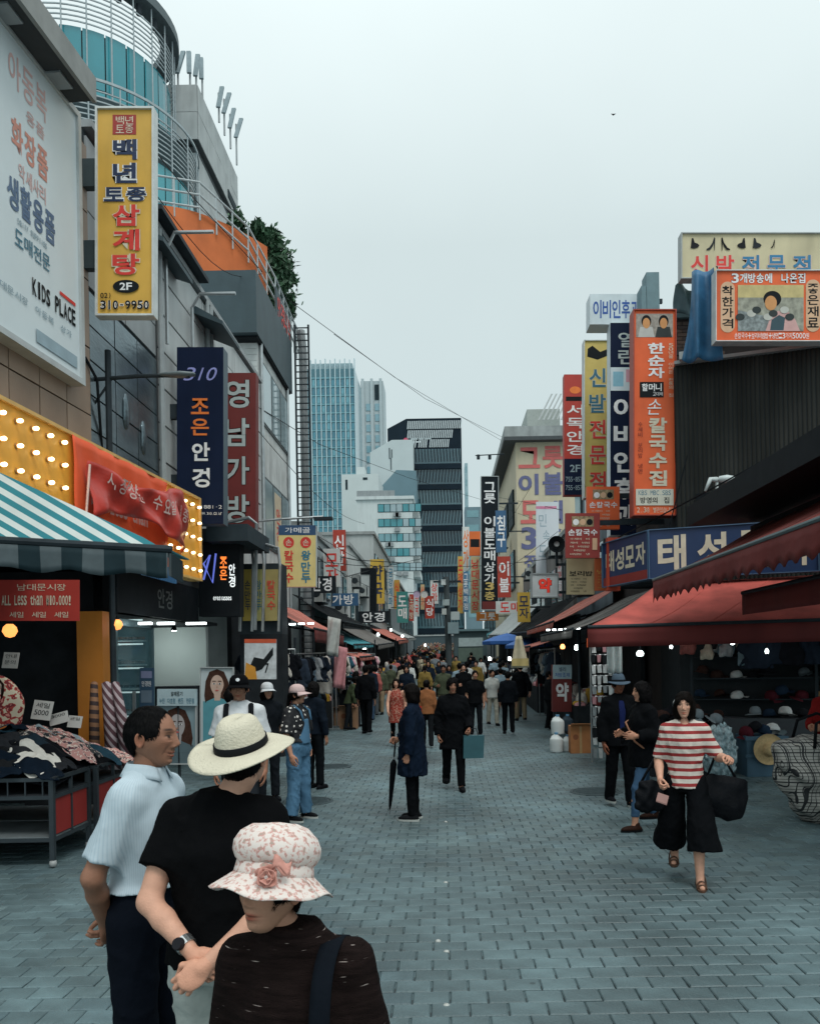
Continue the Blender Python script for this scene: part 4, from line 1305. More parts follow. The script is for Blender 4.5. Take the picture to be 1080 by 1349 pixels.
mb = MB(); mb.prism([(-5.6, 15.4, 8.9), (-4.05, 15.4, 8.25), (-4.05, 15.4, 8.32), (-5.6, 15.4, 9.2)], (0, 1.3, 0)); part('canopy', mb, slate, r3)
for (yy, name) in ((13.38, 'downpipe'), (16.1, 'downpipe'), (16.35, 'downpipe')):
	mb = MB(); mb.tube([(XL + .07, yy, 3.4), (XL + .07, yy, 9.0)], .045, 8); part(name, mb, M('pipe_grey', (.33, .37, .38), .5, dirt=.2), r3)
for (yy, z0_, dz) in ((13.6, 8.75, .3), (15.0, 8.4, .25)):
	mb = MB(); mb.tube([(XL + .1, yy, 7.2), (XL + .1, yy, z0_), (XL + .25, yy, z0_ + dz), (XL + .9, yy, z0_ + dz)], .03, 7); part('vent_pipe', mb, steel, r3)
# ---- building with dark cornice, two window rows
r4 = bld('corner_building', (-7., 23., 0), 'white building with slate cornice and upper windows above the yellow noodle sign')
X4 = -4.64
box_part(r4, 'wall', (-10, 20.96, 0), (X4, 25.0, 11.64), white_render)
mb = MB()
for k in range(46):
	mb.box((X4 - .30, 20.945, 3.6 + k * .15), (X4 - .004, 20.958, 3.74 + k * .15))
part('edge_tiles', mb, M('edge_tile', (.55, .58, .57), .6, .1), r4)
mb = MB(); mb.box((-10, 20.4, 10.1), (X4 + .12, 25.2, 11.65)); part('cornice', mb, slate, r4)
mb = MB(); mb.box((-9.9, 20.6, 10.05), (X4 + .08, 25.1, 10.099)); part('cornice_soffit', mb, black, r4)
for (z0_, z1_) in ((8.1, 9.75), (4.9, 6.75)):
	for k in range(3):
		ya = 21.3 + k * 1.2
		w = box_part(r4, 'window', (X4 - .1, ya, z0_), (X4 + .03, ya + 1.15, z1_), M('window_frame_dark', (.05, .065, .07), .5))
		mb = MB(); mb.box((X4 + .031, ya + .07, z0_ + .07), (X4 + .045, ya + 1.08, z1_ - .07)); part('pane', mb, glass_pale, w)
		if z0_ < 6 and k == 1:
			mb = MB(); mb.box((X4 + .046, ya + .1, z0_ + .1), (X4 + .055, ya + .95, z1_ - .2)); part('window_poster', mb, M('poster_cream', (.60, .50, .36), .6), w)
			mb = MB(); write(mb, '안경', (X4 + .06, ya + .25, z0_ + .3), (0, 1, 0), (0, 0, 1), .5, 1.0, vertical=True); part('lettering', mb, M('ink_red', (.55, .04, .03), .6), w)
for (yy, zz) in ((21.4, 7.6), (22.9, 4.3), (24.2, 7.4)):
	pass
mb = MB(); mb.tube([(X4 + .06, 21.15, 3.0), (X4 + .06, 21.15, 10.3)], .045, 8); part('downpipe', mb, steel, r4)
mb = MB(); mb.tube([(X4 + .06, 24.7, 3.0), (X4 + .06, 24.7, 10.3)], .045, 8); part('downpipe', mb, steel, r4)
mb = MB()
N = 14
arc = [(-8.6 + 3.75 * u, 21.2 + 2.4 * max(0, u - .35) ** 2 * 2.2, 0) for u in [i / N for i in range(N + 1)]]
for i in range(N):
	p, q = arc[i], arc[i + 1]
	mb.quad((p[0], p[1], 11.66), (q[0], q[1], 11.66), (q[0], q[1], 13.75), (p[0], p[1], 13.75))
	mb.quad((p[0], p[1], 13.75), (q[0], q[1], 13.75), (q[0], q[1] + .2, 13.75), (p[0], p[1] + .2, 13.75))
part('terrace_wall', mb, orange_wall, r4, smooth=True)
rail = [(-9.4, 20.7, 13.5), (-7.4, 21.1, 13.5), (-6.2, 21.5, 13.5), (-5.2, 22.6, 12.9), (-4.65, 23.5, 11.9), (-4.6, 25.6, 11.7), (-4.6, 28.0, 11.7)]
def railing(root, pts, h, nr, mat, step=.45, z0=12.3):
	for k in range(nr):
		mb = MB(); mb.tube([(p[0], p[1], p[2] + h * (k + 1) / nr) for p in pts], .028, 6); part('rail', mb, mat, root)
	for i in range(len(pts) - 1):
		a, b = Vector(pts[i]), Vector(pts[i + 1])
		n = max(1, int((b - a).length / step))
		for k in range(n):
			p = a.lerp(b, k / n)
			mb = MB(); mb.tube([p, p + Vector((0, 0, h))], .022, 5); part('baluster', mb, mat, root)
railing(r4, rail, 1.0, 3, M('rail_grey', (.40, .45, .46), .5))
mb = MB(); mb.box((X4 + .0, 23.4, 11.66), (X4 + .03, 25.6, 12.6)); part('terrace_side', mb, slate, r4)
mb = MB(); write(mb, '안경나라', (X4 + .04, 23.5, 11.75), (0, 1, 0), (0, 0, 1), 2.0, .7); part('lettering', mb, M('ink_red', (.55, .04, .03), .6), r4)
for (a, b) in (((-6.6, 20.9, 12.3), (-5.9, 21.5, 13.2)),):
	pass
mb = MB()
for k in range(14): mb.box((-9.2 + k * .17, 20.62, 11.7), (-9.17 + k * .17, 20.64, 13.3))
for k in range(10): mb.box((-9.2, 20.6, 11.7 + k * .17), (-6.95, 20.62, 11.72 + k * .17))
part('mesh_screen', mb, dark_metal, r4)
# ---- lattice duct tower at the building's end
rl = bld('duct_tower', (-4.2, 25.5, 0), 'tall narrow lattice duct tower against the end of the white building', cat='duct')
for k in range(2):
	mb = MB(); mb.tube([(-4.45 + .42 * k, 25.4, 0), (-4.45 + .42 * k, 25.4, 12.3)], .035, 6); part('upright', mb, dark_metal, rl)
for k in range(62):
	mb = MB(); mb.box((-4.45, 25.385, .3 + k * .195), (-4.03, 25.415, .33 + k * .195)); part('rung', mb, dark_metal, rl)
mb = MB(); mb.tube([(-4.24, 25.6, 0), (-4.24, 25.6, 11.5), (-4.3, 25.6, 12.2)], .13, 8); part('duct', mb, M('duct_grey', (.30, .33, .34), .5, .2, 3., dirt=.4), rl)
# ---- round glass tower with ring rails
CX, CY = -15.3, 36.0
rg = bld('round_glass_tower', (CX, CY, 0), 'round teal glass tower with horizontal ring railings above the billboard')
def ring_panes(R, z0_, z1_, n=26, mat=None, a0=-2.9, a1=.5):
	for i in range(n):
		t0, t1 = a0 + (a1 - a0) * (i + .03) / n, a0 + (a1 - a0) * (i + .97) / n
		mb = MB()
		p = [(CX + R * math.cos(t), CY + R * math.sin(t)) for t in (t0, (t0 + t1) / 2, t1)]
		for (q, s_) in ((p[0], p[1]), (p[1], p[2])):
			mb.quad((q[0], q[1], z0_), (s_[0], s_[1], z0_), (s_[0], s_[1], z1_), (q[0], q[1], z1_))
		part('glass_pane', mb, mat, rg)
def ring(R, z0_, z1_, t=.06, mat=None, name='ring', n=56):
	mb = MB(); mb.lathe([(R - t, z0_), (R, z0_), (R, z1_), (R - t, z1_), (R - t, z0_)], n, (CX, CY, 0)); part(name, mb, mat or M('ring_grey', (.34, .40, .42), .5), rg)
core = MB(); core.lathe([(3.4, 0), (3.4, 27.3)], 32, (CX, CY, 0)); core.lathe([(4.35, 0), (4.35, 24.2), (3.4, 24.2)], 32, (CX, CY, 0)); part('core', core, M('tower_core_dark', (.03, .06, .07), .6), rg)
gt2 = [GLASS('round_glass_a', (.03, .25, .30)), GLASS('round_glass_b', (.04, .30, .35))]
ring_panes(3.55, 25.0, 27.3, 14, gt2[0]); ring_panes(3.55, 22.8, 24.95, 14, gt2[1])
ring_panes(4.5, 18.6, 22.5, 18, gt2[1])
for (R, z0_, n, st) in ((3.7, 27.4, 8, .2), (4.65, 22.6, 9, .2)):
	for k in range(n): ring(R, z0_ + k * st, z0_ + k * st + .05, .04)
ring(3.95, 29.45, 29.85, .8, M('canopy_ring', (.10, .13, .14), .6), 'canopy_ring')
for i in range(14):
	t = -2.9 + i * .25
	for (R, z0_, z1_) in ((3.74, 24.0, 29.5), (4.7, 19.0, 24.6)):
		mb = MB(); mb.tube([(CX + R * math.cos(t), CY + R * math.sin(t), z0_), (CX + R * math.cos(t), CY + R * math.sin(t), z1_)], .03, 6); part('mullion', mb, M('ring_grey', (.34, .40, .42), .5), rg)
	mb = MB(); mb.tube([(CX + 3.6 * math.cos(t + .1), CY + 3.6 * math.sin(t + .1), 28.9), (CX + 3.6 * math.cos(t + .1), CY + 3.6 * math.sin(t + .1), 29.3)], .12, 8); part('floodlight', mb, dark_metal, rg)
ring(4.75, 24.55, 24.65, .06)
# ---- grey block with antennas
ra = bld('antenna_building', (-14., 41., 0), 'light grey panel building with phone antennas on the roof')
gp = M('grey_panel', (.42, .45, .45), .65, .06, 2., objvar=.05, dirt=.2)
xa = -10.95
box_part(ra, 'wall', (-17, 38.3, 0), (xa - .2, 45.0, 26.), M('panel_joint', (.08, .09, .095), .8))
panels_y(ra, 38.29, -13.2, xa - .2, 17., 25.7, 1.5, 1.5, gp)
panels(ra, xa - .2, 38.3, 45.0, 17., 25.7, 1.7, 1.5, gp)
mb = MB(); mb.box((-17, 37.9, 26.05), (xa, 45.2, 28.6)); part('upper_wall', mb, M('panel_joint', (.08, .09, .095), .8), ra)
panels_y(ra, 37.89, -14., xa, 26.07, 28.6, 1.2, 1.26, gp)
panels(ra, xa, 37.9, 45.2, 26.07, 28.6, 1.6, 1.26, gp)
box_part(ra, 'slot_window', (xa + .03, 43.0, 26.3), (xa + .08, 44.6, 26.7), glass_dark)
for (px, py1, yy, tl) in ((234, 76, 38.4, .45), (250, 76, 38.4, 0), (258, 80, 39, .2), (266, 84, 39.5, 0), (288, 122, 40.5, .3), (295, 130, 41.5, .45), (303, 150, 42.6, .35), (311, 163, 44, .45)):
	q = at_y(px, py1, yy)
	an = MB(); an.tube([(q.x, yy, 28.55), (q.x, yy, q.z)], .05, 6); pole = part('antenna_mast', an, grey_metal, ra)
	mb = MB(); mb.obox((q.x - .1, yy - .2, q.z - .8), (.2, 0, 0), (0, .12, 0), (tl * .7, 0, 1.0)); part('antenna_panel', mb, M('antenna_grey', (.30, .38, .41), .5), pole)
# ---- rooftop tree
def leaf_tree(name, label, base, crown_c, rad, n, trunk_r, seed, leafsz=.10, cat='tree', cols=None):
	g = np.random.RandomState(seed)
	r = empty(name, base, label, cat)
	mb = MB()
	b = Vector(base); c = Vector(crown_c)
	mb.tube([b, b.lerp(c, .4) + Vector((.05, 0, 0)), c], [trunk_r, trunk_r * .8, trunk_r * .4], 8)
	tips = []
	for i in range(16):
		d = Vector(g.normal(size=3)); d.z = abs(d.z) * .8 + .1; d.normalize()
		t = c + Vector((d.x * rad[0], d.y * rad[1], d.z * rad[2])) * g.uniform(.5, .9)
		s = b.lerp(c, g.uniform(.45, .95))
		mb.tube([s, s.lerp(t, .5) + Vector((0, 0, .1)), t], [trunk_r * .4, trunk_r * .25, trunk_r * .08], 5)
		tips.append(t)
	part('trunk', mb, M('bark', (.06, .05, .045), .9), r, smooth=True)
	clumps = []
	for i in range(46):
		d = g.normal(size=3); d /= np.linalg.norm(d)
		q = np.array(c) + d * np.array(rad) * g.uniform(.35, 1.0) ** .6
		clumps.append((q, g.uniform(.18, .42) * rad[0]))
	V, F, T = [], [], []
	for i in range(n):
		q, rr = clumps[g.randint(len(clumps))]
		p = q + g.normal(size=3) * rr * .55
		u = g.normal(size=3); u /= np.linalg.norm(u)
		w = np.cross(u, g.normal(size=3)); w /= np.linalg.norm(w)
		s = leafsz * g.uniform(.6, 1.3)
		k = len(V)
		V += [p - u * s, p + w * s * .42, p + u * s, p - w * s * .42]
		F.append((k, k + 1, k + 2, k + 3))
		t = g.uniform(.6, 1.5); T += [(t, t, t * .9)] * 4
	inv = root_inv(r)
	off = np.array(inv.translation)
	me = np_mesh('crown', np.array(V) + off, np.array(F), np.array(T))
	me.polygons.foreach_set('use_smooth', np.zeros(len(F), bool))
	link('crown', me, M('leaf_' + name, cols or (.045, .105, .062), .6, .2, 8., attr=True), r)
	return r
leaf_tree('rooftop_tree', 'dark green bushy tree growing on the roof terrace', (-5.9, 27.0, 11.6), (-5.8, 27.0, 14.75), (.92, 1.1, 1.25), 7000, .09, 3, .13)
leaf_tree('rooftop_tree', 'smaller leafy bush at the railing beside the rooftop tree', (-5.35, 27.6, 11.6), (-5.3, 27.4, 13.7), (.45, .8, .75), 2200, .06, 4, .10)
leaf_tree('rooftop_tree', 'small shrub in front of the grey antenna building', (-6.5, 26.2, 11.6), (-6.45, 26.2, 15.6), (.4, .4, .7), 900, .05, 9, .10)
# ---- billboard on the tan building
bbw = Board('billboard', 'large white billboard with red and blue writing on the tan building', (-4.42, 7.0, 5.46), (0, 1, 0), (0, 0, 1), 3.2, 3.27,
			M('billboard_white', (.66, .73, .75), .45, .04, 2.), depth=.16, frame=M('billboard_frame', (.45, .48, .48), .5), fw=.07)
inkr, inkp, inkn, inkg = M('ink_red', (.55, .04, .03), .6), M('ink_pink', (.64, .42, .40), .5), M('ink_navy', (.09, .15, .25), .5), M('ink_greyblue', (.30, .40, .45), .5)
bbw.text('아동복', .56, .835, .80, .95, inkp); bbw.text('용품', .66, .765, .78, .81, inkp)
bbw.text('화장품', .57, .625, .80, .735, M('ink_coral', (.60, .26, .20), .5), bold=.03); bbw.text('악세사리', .61, .54, .78, .60, inkp)
bbw.text('생활용품', .54, .42, .84, .53, inkn, bold=.03); bbw.text('Daily supplies', .60, .385, .78, .405, inkg)
bbw.text('도매전문', .58, .31, .80, .365, M('ink_teal', (.05, .17, .24), .5))
bbw.text('KIDS PLACE', .68, .185, .97, .245, M('ink_black', (.015, .018, .02), .6), bold=.025)
bbw.patch(.86, .262, .97, .275, inkr, 'printed_bar')
bbw.text('남대문시장 아동복 상가', .45, .13, .94, .155, inkg); bbw.patch(.70, .03, .975, .075, inkg, 'printed_bar')
# ---- hanging yellow chicken soup sign
def sign_px(name, label, x0, y0, x1, y1, Y, face, depth=.2, group='shop signs', **k):
	a, b = at_y(x0, y1, Y), at_y(x1, y1, Y); c = at_y(x0, y0, Y)
	d = (b - a).normalized(); u = (c - a).normalized()
	u = (u - d * u.dot(d)).normalized()
	return Board(name, label, a, d, u, (b - a).length, (c - a).length, face, depth, group, **k)
ink_b, ink_w = M('ink_black', (.015, .018, .02), .6), M('ink_white', (.68, .72, .72), .55)
navy, cream_ink = M('ink_navy2', (.02, .035, .085), .5), M('ink_cream', (.66, .60, .46), .55)
yel = M('sign_yellow', (.56, .33, .06), .45, .08, 2., dirt=.2)
s = sign_px('hanging_sign', 'tall yellow hanging sign reading 백년토종 삼계탕 in navy and red', 129, 144, 201, 414, 10.6, yel, .13, frame=M('sign_frame_pale', (.50, .53, .52), .5), fw=.025, side=M('sign_red_side', (.35, .05, .04), .5))
s.patch(.27, .878, .70, .975, M('seal_red', (.35, .04, .035), .6), 'seal'); s.text('백년', .32, .928, .66, .968, cream_ink, bold=.0); s.text('토종', .32, .885, .66, .925, cream_ink, bold=.0)
s.text('백', .25, .755, .74, .855, navy, bold=.03, outline=ink_w); s.text('년', .25, .64, .74, .74, navy, bold=.03, outline=ink_w)
s.text('토종', .09, .55, .91, .62, navy, bold=.03, outline=ink_w)
s.text('삼', .24, .43, .80, .535, inkr, bold=.03, outline=cream_ink); s.text('계', .24, .31, .80, .415, inkr, bold=.03, outline=cream_ink); s.text('탕', .24, .19, .80, .295, inkr, bold=.03, outline=cream_ink)
s.disc(.52, .135, .24, .032, ink_b, 'badge'); s.text('2F', .40, .117, .64, .153, ink_w, bold=.02)
s.text('02)', .05, .077, .26, .103, ink_b); s.text('310-9950', .05, .022, .95, .066, ink_b, bold=.02, outline=ink_w)
for zz in (.30, .70):
	p = s.pt(0, zz)
	mb = MB(); mb.box((XL, p.y + .02, p.z - .18), (p.x - .01, p.y + .14, p.z + .18)); part('bracket', mb, M('bracket_dark', (.05, .075, .085), .5), s.root)
# ---- navy glasses sign and the dark red bag sign
nv = M('sign_navy', (.008, .014, .035), .35, .1, 2.)
s = sign_px('hanging_sign', 'tall navy hanging sign reading 조은안경 in orange and white', 233, 457, 294, 690, 13.9, nv, .3, side=M('sign_slate_side', (.05, .08, .10), .5))
s.text('310', .12, .81, .82, .885, M('ink_violet', (.30, .32, .65), .5), slant=.35, bold=.0)
og = M('ink_orange', (.68, .16, .03), .5)
s.text('조', .28, .62, .72, .71, og, bold=.02); s.text('은', .28, .50, .72, .595, og, bold=.02); s.text('안', .30, .355, .74, .46, ink_w, bold=.03); s.text('경', .30, .205, .74, .315, ink_w, bold=.03)
s.text('1881-2', .50, .085, .98, .105, ink_w, bold=.0); s.text('www.310.co.kr', .50, .05, .98, .065, ink_w, bold=.0)
p = s.pt(0, .5); mb = MB(); mb.box((XL, p.y + .05, p.z + .3), (p.x - .01, p.y + .15, p.z + .55)); part('bracket', mb, dark_metal, s.root)
mb = MB(); mb.box((XL, p.y + .05, p.z - .9), (p.x - .01, p.y + .15, p.z - .65)); part('bracket', mb, dark_metal, s.root)
s = sign_px('hanging_sign', 'dark red hanging sign with raised grey letters reading 영남가방', 284, 491, 337, 697, 16.2, M('sign_maroon', (.13, .018, .016), .6, .15, 2., dirt=.2), .25)
lg, bk = M('ink_lightgrey', (.42, .47, .46), .55), M('ink_shadow', (.03, .01, .01), .7)
for i, ch in enumerate('영남가방'):
	s.text(ch, .20, .775 - .245 * i, .88, .955 - .245 * i, lg, bold=.02, outline=bk, ob=.03)
rb = empty('canopy_box', (-4.0, 14.8, 3.9), 'dark slate canopy box below the navy glasses sign', 'canopy')
mb = MB(); a, b = at_y(272, 722, 14.6), at_y(326, 690, 14.6); mb.box((a.x, 14.6, a.z + .12), (b.x, 16.4, b.z)); part('box', mb, M('canopy_slate', (.035, .05, .06), .5), rb)
mb = MB(); mb.box((XL, 14.8, a.z + .16), (a.x, 15.6, b.z - .04)); part('bracket', mb, dark_metal, rb)
s = sign_px('shop_sign', 'black glasses shop sign with a blue squiggle under the navy hanging sign', 262, 716, 316, 812, 15.0, black, .3)
s.text('조', .50, .66, .70, .82, EM('lit_orange', (.9, .22, .04), 1.2), bold=.02); s.text('은', .50, .50, .70, .64, EM('lit_orange', 0, 0), bold=.02)
s.text('안', .72, .56, .90, .72, EM('lit_white', (.8, .85, .85), 1.0), bold=.02); s.text('경', .72, .40, .90, .55, EM('lit_white', 0, 0), bold=.02)
mb = MB(); mb.tube([s.pt(.12, .50, .02), s.pt(.28, .84, .02), s.pt(.12, .72, .02), s.pt(.34, .46, .02), s.pt(.42, .86, .02)], .018, 6); part('squiggle', mb, EM('neon_blue', (.12, .16, .6), .9), s.root)
s.text('eyeglasses', .35, .22, .80, .27, EM('lit_white', 0, 0), bold=.0)
s = Board('shop_sign', 'dark fascia over the glasses shop reading 안경', (-4.45, 11.2, 2.62), (0, 1, 0), (0, 0, 1), 3.7, .62, black, .2, 'shop signs')
s.text('안경', .42, .25, .62, .75, M('ink_dimgrey', (.10, .11, .11), .5));
# ---- yellow bulb board with red banner
XB, YB0, YB1, ZB0, ZB1 = -4.05, 6.98, 13.67, 3.30, 4.61
yb = M('bulb_board_yellow', (.78, .38, .05), .5, .08, 2., dirt=.15)
s = Board('bulb_sign', 'long yellow shop board studded with rows of glowing bulbs', (XB, YB0, ZB0), (0, 1, 0), (0, 0, 1), YB1 - YB0, ZB1 - ZB0, yb, .2, None, frame=M('bulb_frame', (.68, .42, .14), .5), fw=.04)
bme = MB(); bme.lathe([(.0001, .036), (.012, .033), (.021, .022), (.024, .008), (.022, -.008), (.014, -.026)], 10); bulb_me = bme.mesh('bulb'); bulb_me.materials.append(EM('warm_bulb', (1.0, .76, .40), 6.)); bulb_me.polygons.foreach_set('use_smooth', [True] * len(bulb_me.polygons))
sme = MB(); sme.lathe([(.02, 0), (.022, .025), (.030, .027), (.030, 0)], 8); sock_me = sme.mesh('socket'); sock_me.materials.append(M('brass', (.35, .18, .06), .4))
def bulb(yy, zz):
	rot = Matrix.Rotation(math.pi / 2, 4, 'Y')
	o = link('bulb', bulb_me, None, s.root); o.matrix_local = Matrix.Translation(Vector((XB + .05, yy, zz)) - s.root.location) @ rot
	k = link('socket', sock_me, None, o); k.matrix_local = Matrix.Translation((0, 0, -.05))
yL1, yR0 = 9.545, 12.35
for j in range(5):
	zz = ZB1 - .14 - j * .262
	for i in range(9): bulb(yL1 - .12 - i * .29, zz)
	for i in range(5): bulb(YB1 - .10 - i * .30, zz)
ban = EM
redor = M('banner_red_orange', (.80, .105, .03), .6, .12, 2., bump=.3, bscale=5)
rt = empty('banner', (XB + .03, yL1, ZB0), 'red orange cloth banner stretched over the yellow bulb board', 'banner')
mb = MB(); mb.sheet(lambda u, v: (XB + .028 + .03 * math.sin(7 * u + 3 * v) ** 2 + .02 * math.sin(13 * u * v + 1) + .012 * math.sin(34 * u + 9 * v), yL1 + .05 + (yR0 - yL1 - .1) * u, ZB0 - .02 + (ZB1 - ZB0 + .02) * v), 30, 14); part('cloth', mb, redor, rt, smooth=True, thick=.006)
mb = MB(); write(mb, '남대문시장', (XB + .075, yL1 + .5, 4.14), (0, 1, 0), (0, 0, 1), 1.5, .2, bold=.02); part('lettering', mb, M('ink_palepink', (.68, .50, .45), .6), rt); mb = MB(); write(mb, 'ALL Less than', (XB + .075, yL1 + .4, 3.82), (0, 1, 0), (0, 0, 1), 1.6, .18, bold=.02); part('lettering', mb, M('ink_palepink', (.68, .50, .45), .6), rt)
rf = empty('banner', (XB + .3, 10.9, 3.6), 'crumpled dark red loose banner flapping below the orange banner', 'banner')
def flap(u, v):
	yy = 9.78 + 3.1 * u
	return (XB + .13 + .20 * math.sin(math.pi * u) + .07 * math.sin(9 * u + 2) * (1 - v) + .035 * math.sin(17 * u + 6 * v) + .02 * math.sin(31 * u - 4 * v), yy, 3.66 + .30 * u * (1 - u) * 2 + .62 * v * (1 - .18 * math.sin(5 * u)) + .07 * math.sin(7 * u + 2 * v) - .10 * u * u + .02 * math.sin(19 * u))
mb = MB(); mb.sheet(flap, 40, 10); part('cloth', mb, M('banner_dark_red', (.52, .05, .035), .32, .2, 3., bump=.3, bscale=8), rf, smooth=True, thick=.006)
mb = MB()
for i, ch in enumerate('시장상인 수요일 세일중'):
	if ch == ' ': continue
	u0 = .10 + .07 * i; p0 = Vector(flap(u0, .52)); p1 = Vector(flap(u0 + .05, .52)); p2 = Vector(flap(u0, .85))
	put_glyph(mb, ch, p0 + Vector((.03, 0, 0)), (p1 - p0).normalized(), (p2 - p0).normalized(), .17, .2, .01)
part('lettering', mb, M('ink_palepink', (.68, .50, .45), .6), rf)
mb = MB(); mb.tube([(XB + .13, 9.72, 3.62), (XB + .15, 9.8, 4.3)], .015, 6); part('pole', mb, M('ink_palepink', (.68, .50, .45), .6), rf)
def swing(roots, piv, deg):
	"""turn whole things about a vertical line: this stretch of frontage is not quite parallel to the street"""
	R = Matrix.Rotation(math.radians(deg), 4, 'Z'); piv = Vector(piv)
	for r_ in roots:
		r_.location = piv + (R @ (r_.location - piv)); r_.rotation_euler = (0, 0, math.radians(deg))
swing((s.root, rt, rf), (XB, YB1, 0), -4.35)
swing((r1, bbw.root), (XL, 10.75, 0), -4.35)
mb = MB()
for k in range(16): mb.box((-4.12, 11.2 + k * .09, 3.12), (-4.09, 11.25 + k * .09, 3.34))
tag(obj('awning_fringe', mb, M('fringe_blue', (.05, .17, .35), .6)), 'short bright blue strip fringe under the crumpled red banner', 'fringe')
# ================================================================== RIGHT SIDE OF THE STREET
XR = 4.35
C0 = Vector((4.45, 15.5, 0)); C1 = Vector((9.2, 13.85, 0))
dd = (C1 - C0); Lw = dd.length; du = dd.normalized(); dn = Vector((du.y, -du.x, 0))     # dn points to the camera
r5 = bld('corrugated_building', (6.8, 15.5, 0), 'dark corrugated metal building on the right corner below the orange billboard')
cor = M('corrugated_dark', (.036, .037, .034), .7, .45, 3., metal=.3, stretch=(1, 1, .2), dirt=.3)
zt = 7.35
mb = MB(); mb.prism([C0, C1, C1 + Vector((.6, 6, 0)), C0 + Vector((.35, 6, 0))], (0, 0, zt)); part('wall', mb, M('corr_back', (.03, .036, .04), .8), r5)
nr = 64
ribs = MB();
for k in range(nr):
	p = C0 + du * (Lw * k / nr)
	ribs.prism([p + dn * .002 + Vector((0, 0, 3.2)), p + du * (Lw / nr * .25) + dn * .016 + Vector((0, 0, 3.2)), p + du * (Lw / nr * .6) + dn * .016 + Vector((0, 0, 3.2)), p + du * (Lw / nr * .85) + dn * .002 + Vector((0, 0, 3.2))], (0, 0, zt - 3.2))
part('corrugated_sheet', ribs, cor, r5)
mb = MB(); mb.obox(C0 + Vector((0, 0, zt)) - dn * .2, du * Lw, dn * .32, Vector((0, 0, .06))); part('roof_edge', mb, M('roof_edge', (.30, .32, .32), .6, dirt=.3), r5)
mb = MB(); mb.obox(C0 + Vector((0, 0, zt + .02)) + du * .1, du * .55, dn * .28, Vector((0, 0, .14))); part('gutter_box', mb, M('white_render', 0), r5)
mb = MB(); mb.obox(C0 + Vector((0, 0, 3.6)) + du * .35 + dn * .0, du * .9, dn * .05, Vector((0, 0, 1.3))); w_ = part('window', mb, black, r5)
mb = MB(); mb.obox(C0 + Vector((0, 0, 4.5)) + du * 2.0 + dn * .04, du * .9, dn * .02, Vector((0, 0, .55))); part('window', mb, glass_dark, r5)
r6 = bld('brick_building', (5.8, 19., 0), 'dark brick building rising behind the tall orange noodle sign')
bx0 = 4.55
box_part(r6, 'wall', (bx0, 16.4, 0), (8.0, 22., 8.6), M('mortar_dark', (.05, .045, .045), .9))
bw, bh = .21, .075
brick_me = []
for i in range(3):
	mb = MB(); mb.box((.005, -.015, .005), (bw - .005, 0, bh - .005)); me_ = mb.mesh('brick'); me_.materials.append(M('brick_%d' % i, [(.10, .075, .065), (.075, .06, .058), (.12, .085, .07)][i], .85, .2, 12., objvar=.12)); brick_me.append(me_)
n_b = 0
joined = MB()
for j in range(int((8.55 - 4.2) / bh)):
	for i in range(5):
		x = bx0 + .01 + i * bw + (bw / 2 if j % 2 else 0); z = 4.2 + j * bh
		if n_b < 290:
			o = link('brick', brick_me[rnd.randrange(3)], None, r6); o.location = Vector((x, 16.395, z)) - r6.location; n_b += 1
		else:
			joined.box((x + .005, 16.38, z + .005), (x + bw - .005, 16.395, z + bh - .005))
if joined.v: tag(part('brick_rest', joined, M('brick_0', 0), r6), kind='stuff')
box_part(r6, 'roof_slab', (bx0 - .1, 16.3, 8.6), (8.1, 22, 8.75), M('roof_teal', (.10, .17, .19), .7))
for (px0, px1, py0, py1) in ((852, 868, 358, 400), (845, 851, 376, 400)):
	a, b = at_y(px0, py1, 17.5), at_y(px1, py0, 17.5)
	box_part(r6, 'roof_post', (a.x, 17.5, 8.75), (b.x, 17.9, b.z), M('post_teal', (.15, .24, .27), .6))
for (z0_, z1_) in ((4.4, 5.5), (6.2, 7.2)):
	w = box_part(r6, 'window', (bx0 + .75, 16.34, z0_), (bx0 + 1.2, 16.41, z1_), M('window_frame_dark', 0))
	mb = MB(); mb.box((bx0 + .78, 16.33, z0_ + .05), (bx0 + 1.15, 16.339, z1_ - .05)); part('pane', mb, GLASS('glass_bluegrey', (.05, .10, .13)), w)
def tarp(u, v):
	p = at_y(912 + 36 * u - 14 * (1 - v) * (1 - u), 356 + 118 * (1 - v), 14.75 - .25 * u)
	return (p.x + .06 * math.sin(9 * u + 3 * v), p.y + .10 * math.sin(11 * u + 2.5 * v) - .2 * (1 - v) * v, p.z - .03 * math.sin(8 * u))
mb = MB(); mb.sheet(tarp, 16, 16)
tag(obj('tarpaulin', mb, M('tarp_blue', (.035, .135, .26), .5, .25, 4., bump=.3, bscale=9), None, smooth=True, thick=.008), 'creased blue tarpaulin hanging beside the orange billboard', 'tarpaulin')
def tarp2(u, v):
	p = at_y(888 + 40 * u, 378 + 34 * (1 - v) + 14 * u * (1 - v), 16.0)
	return (p.x, p.y + .10 * math.sin(9 * u + 4 * v), p.z + .08 * math.sin(7 * u))
mb = MB(); mb.sheet(tarp2, 12, 8)
tag(obj('tarpaulin', mb, M('tarp_teal', (.06, .11, .125), .6, .25, 4., bump=.3, bscale=9), None, smooth=True, thick=.008), 'dark teal tarpaulin draped over the brick roof edge', 'tarpaulin')
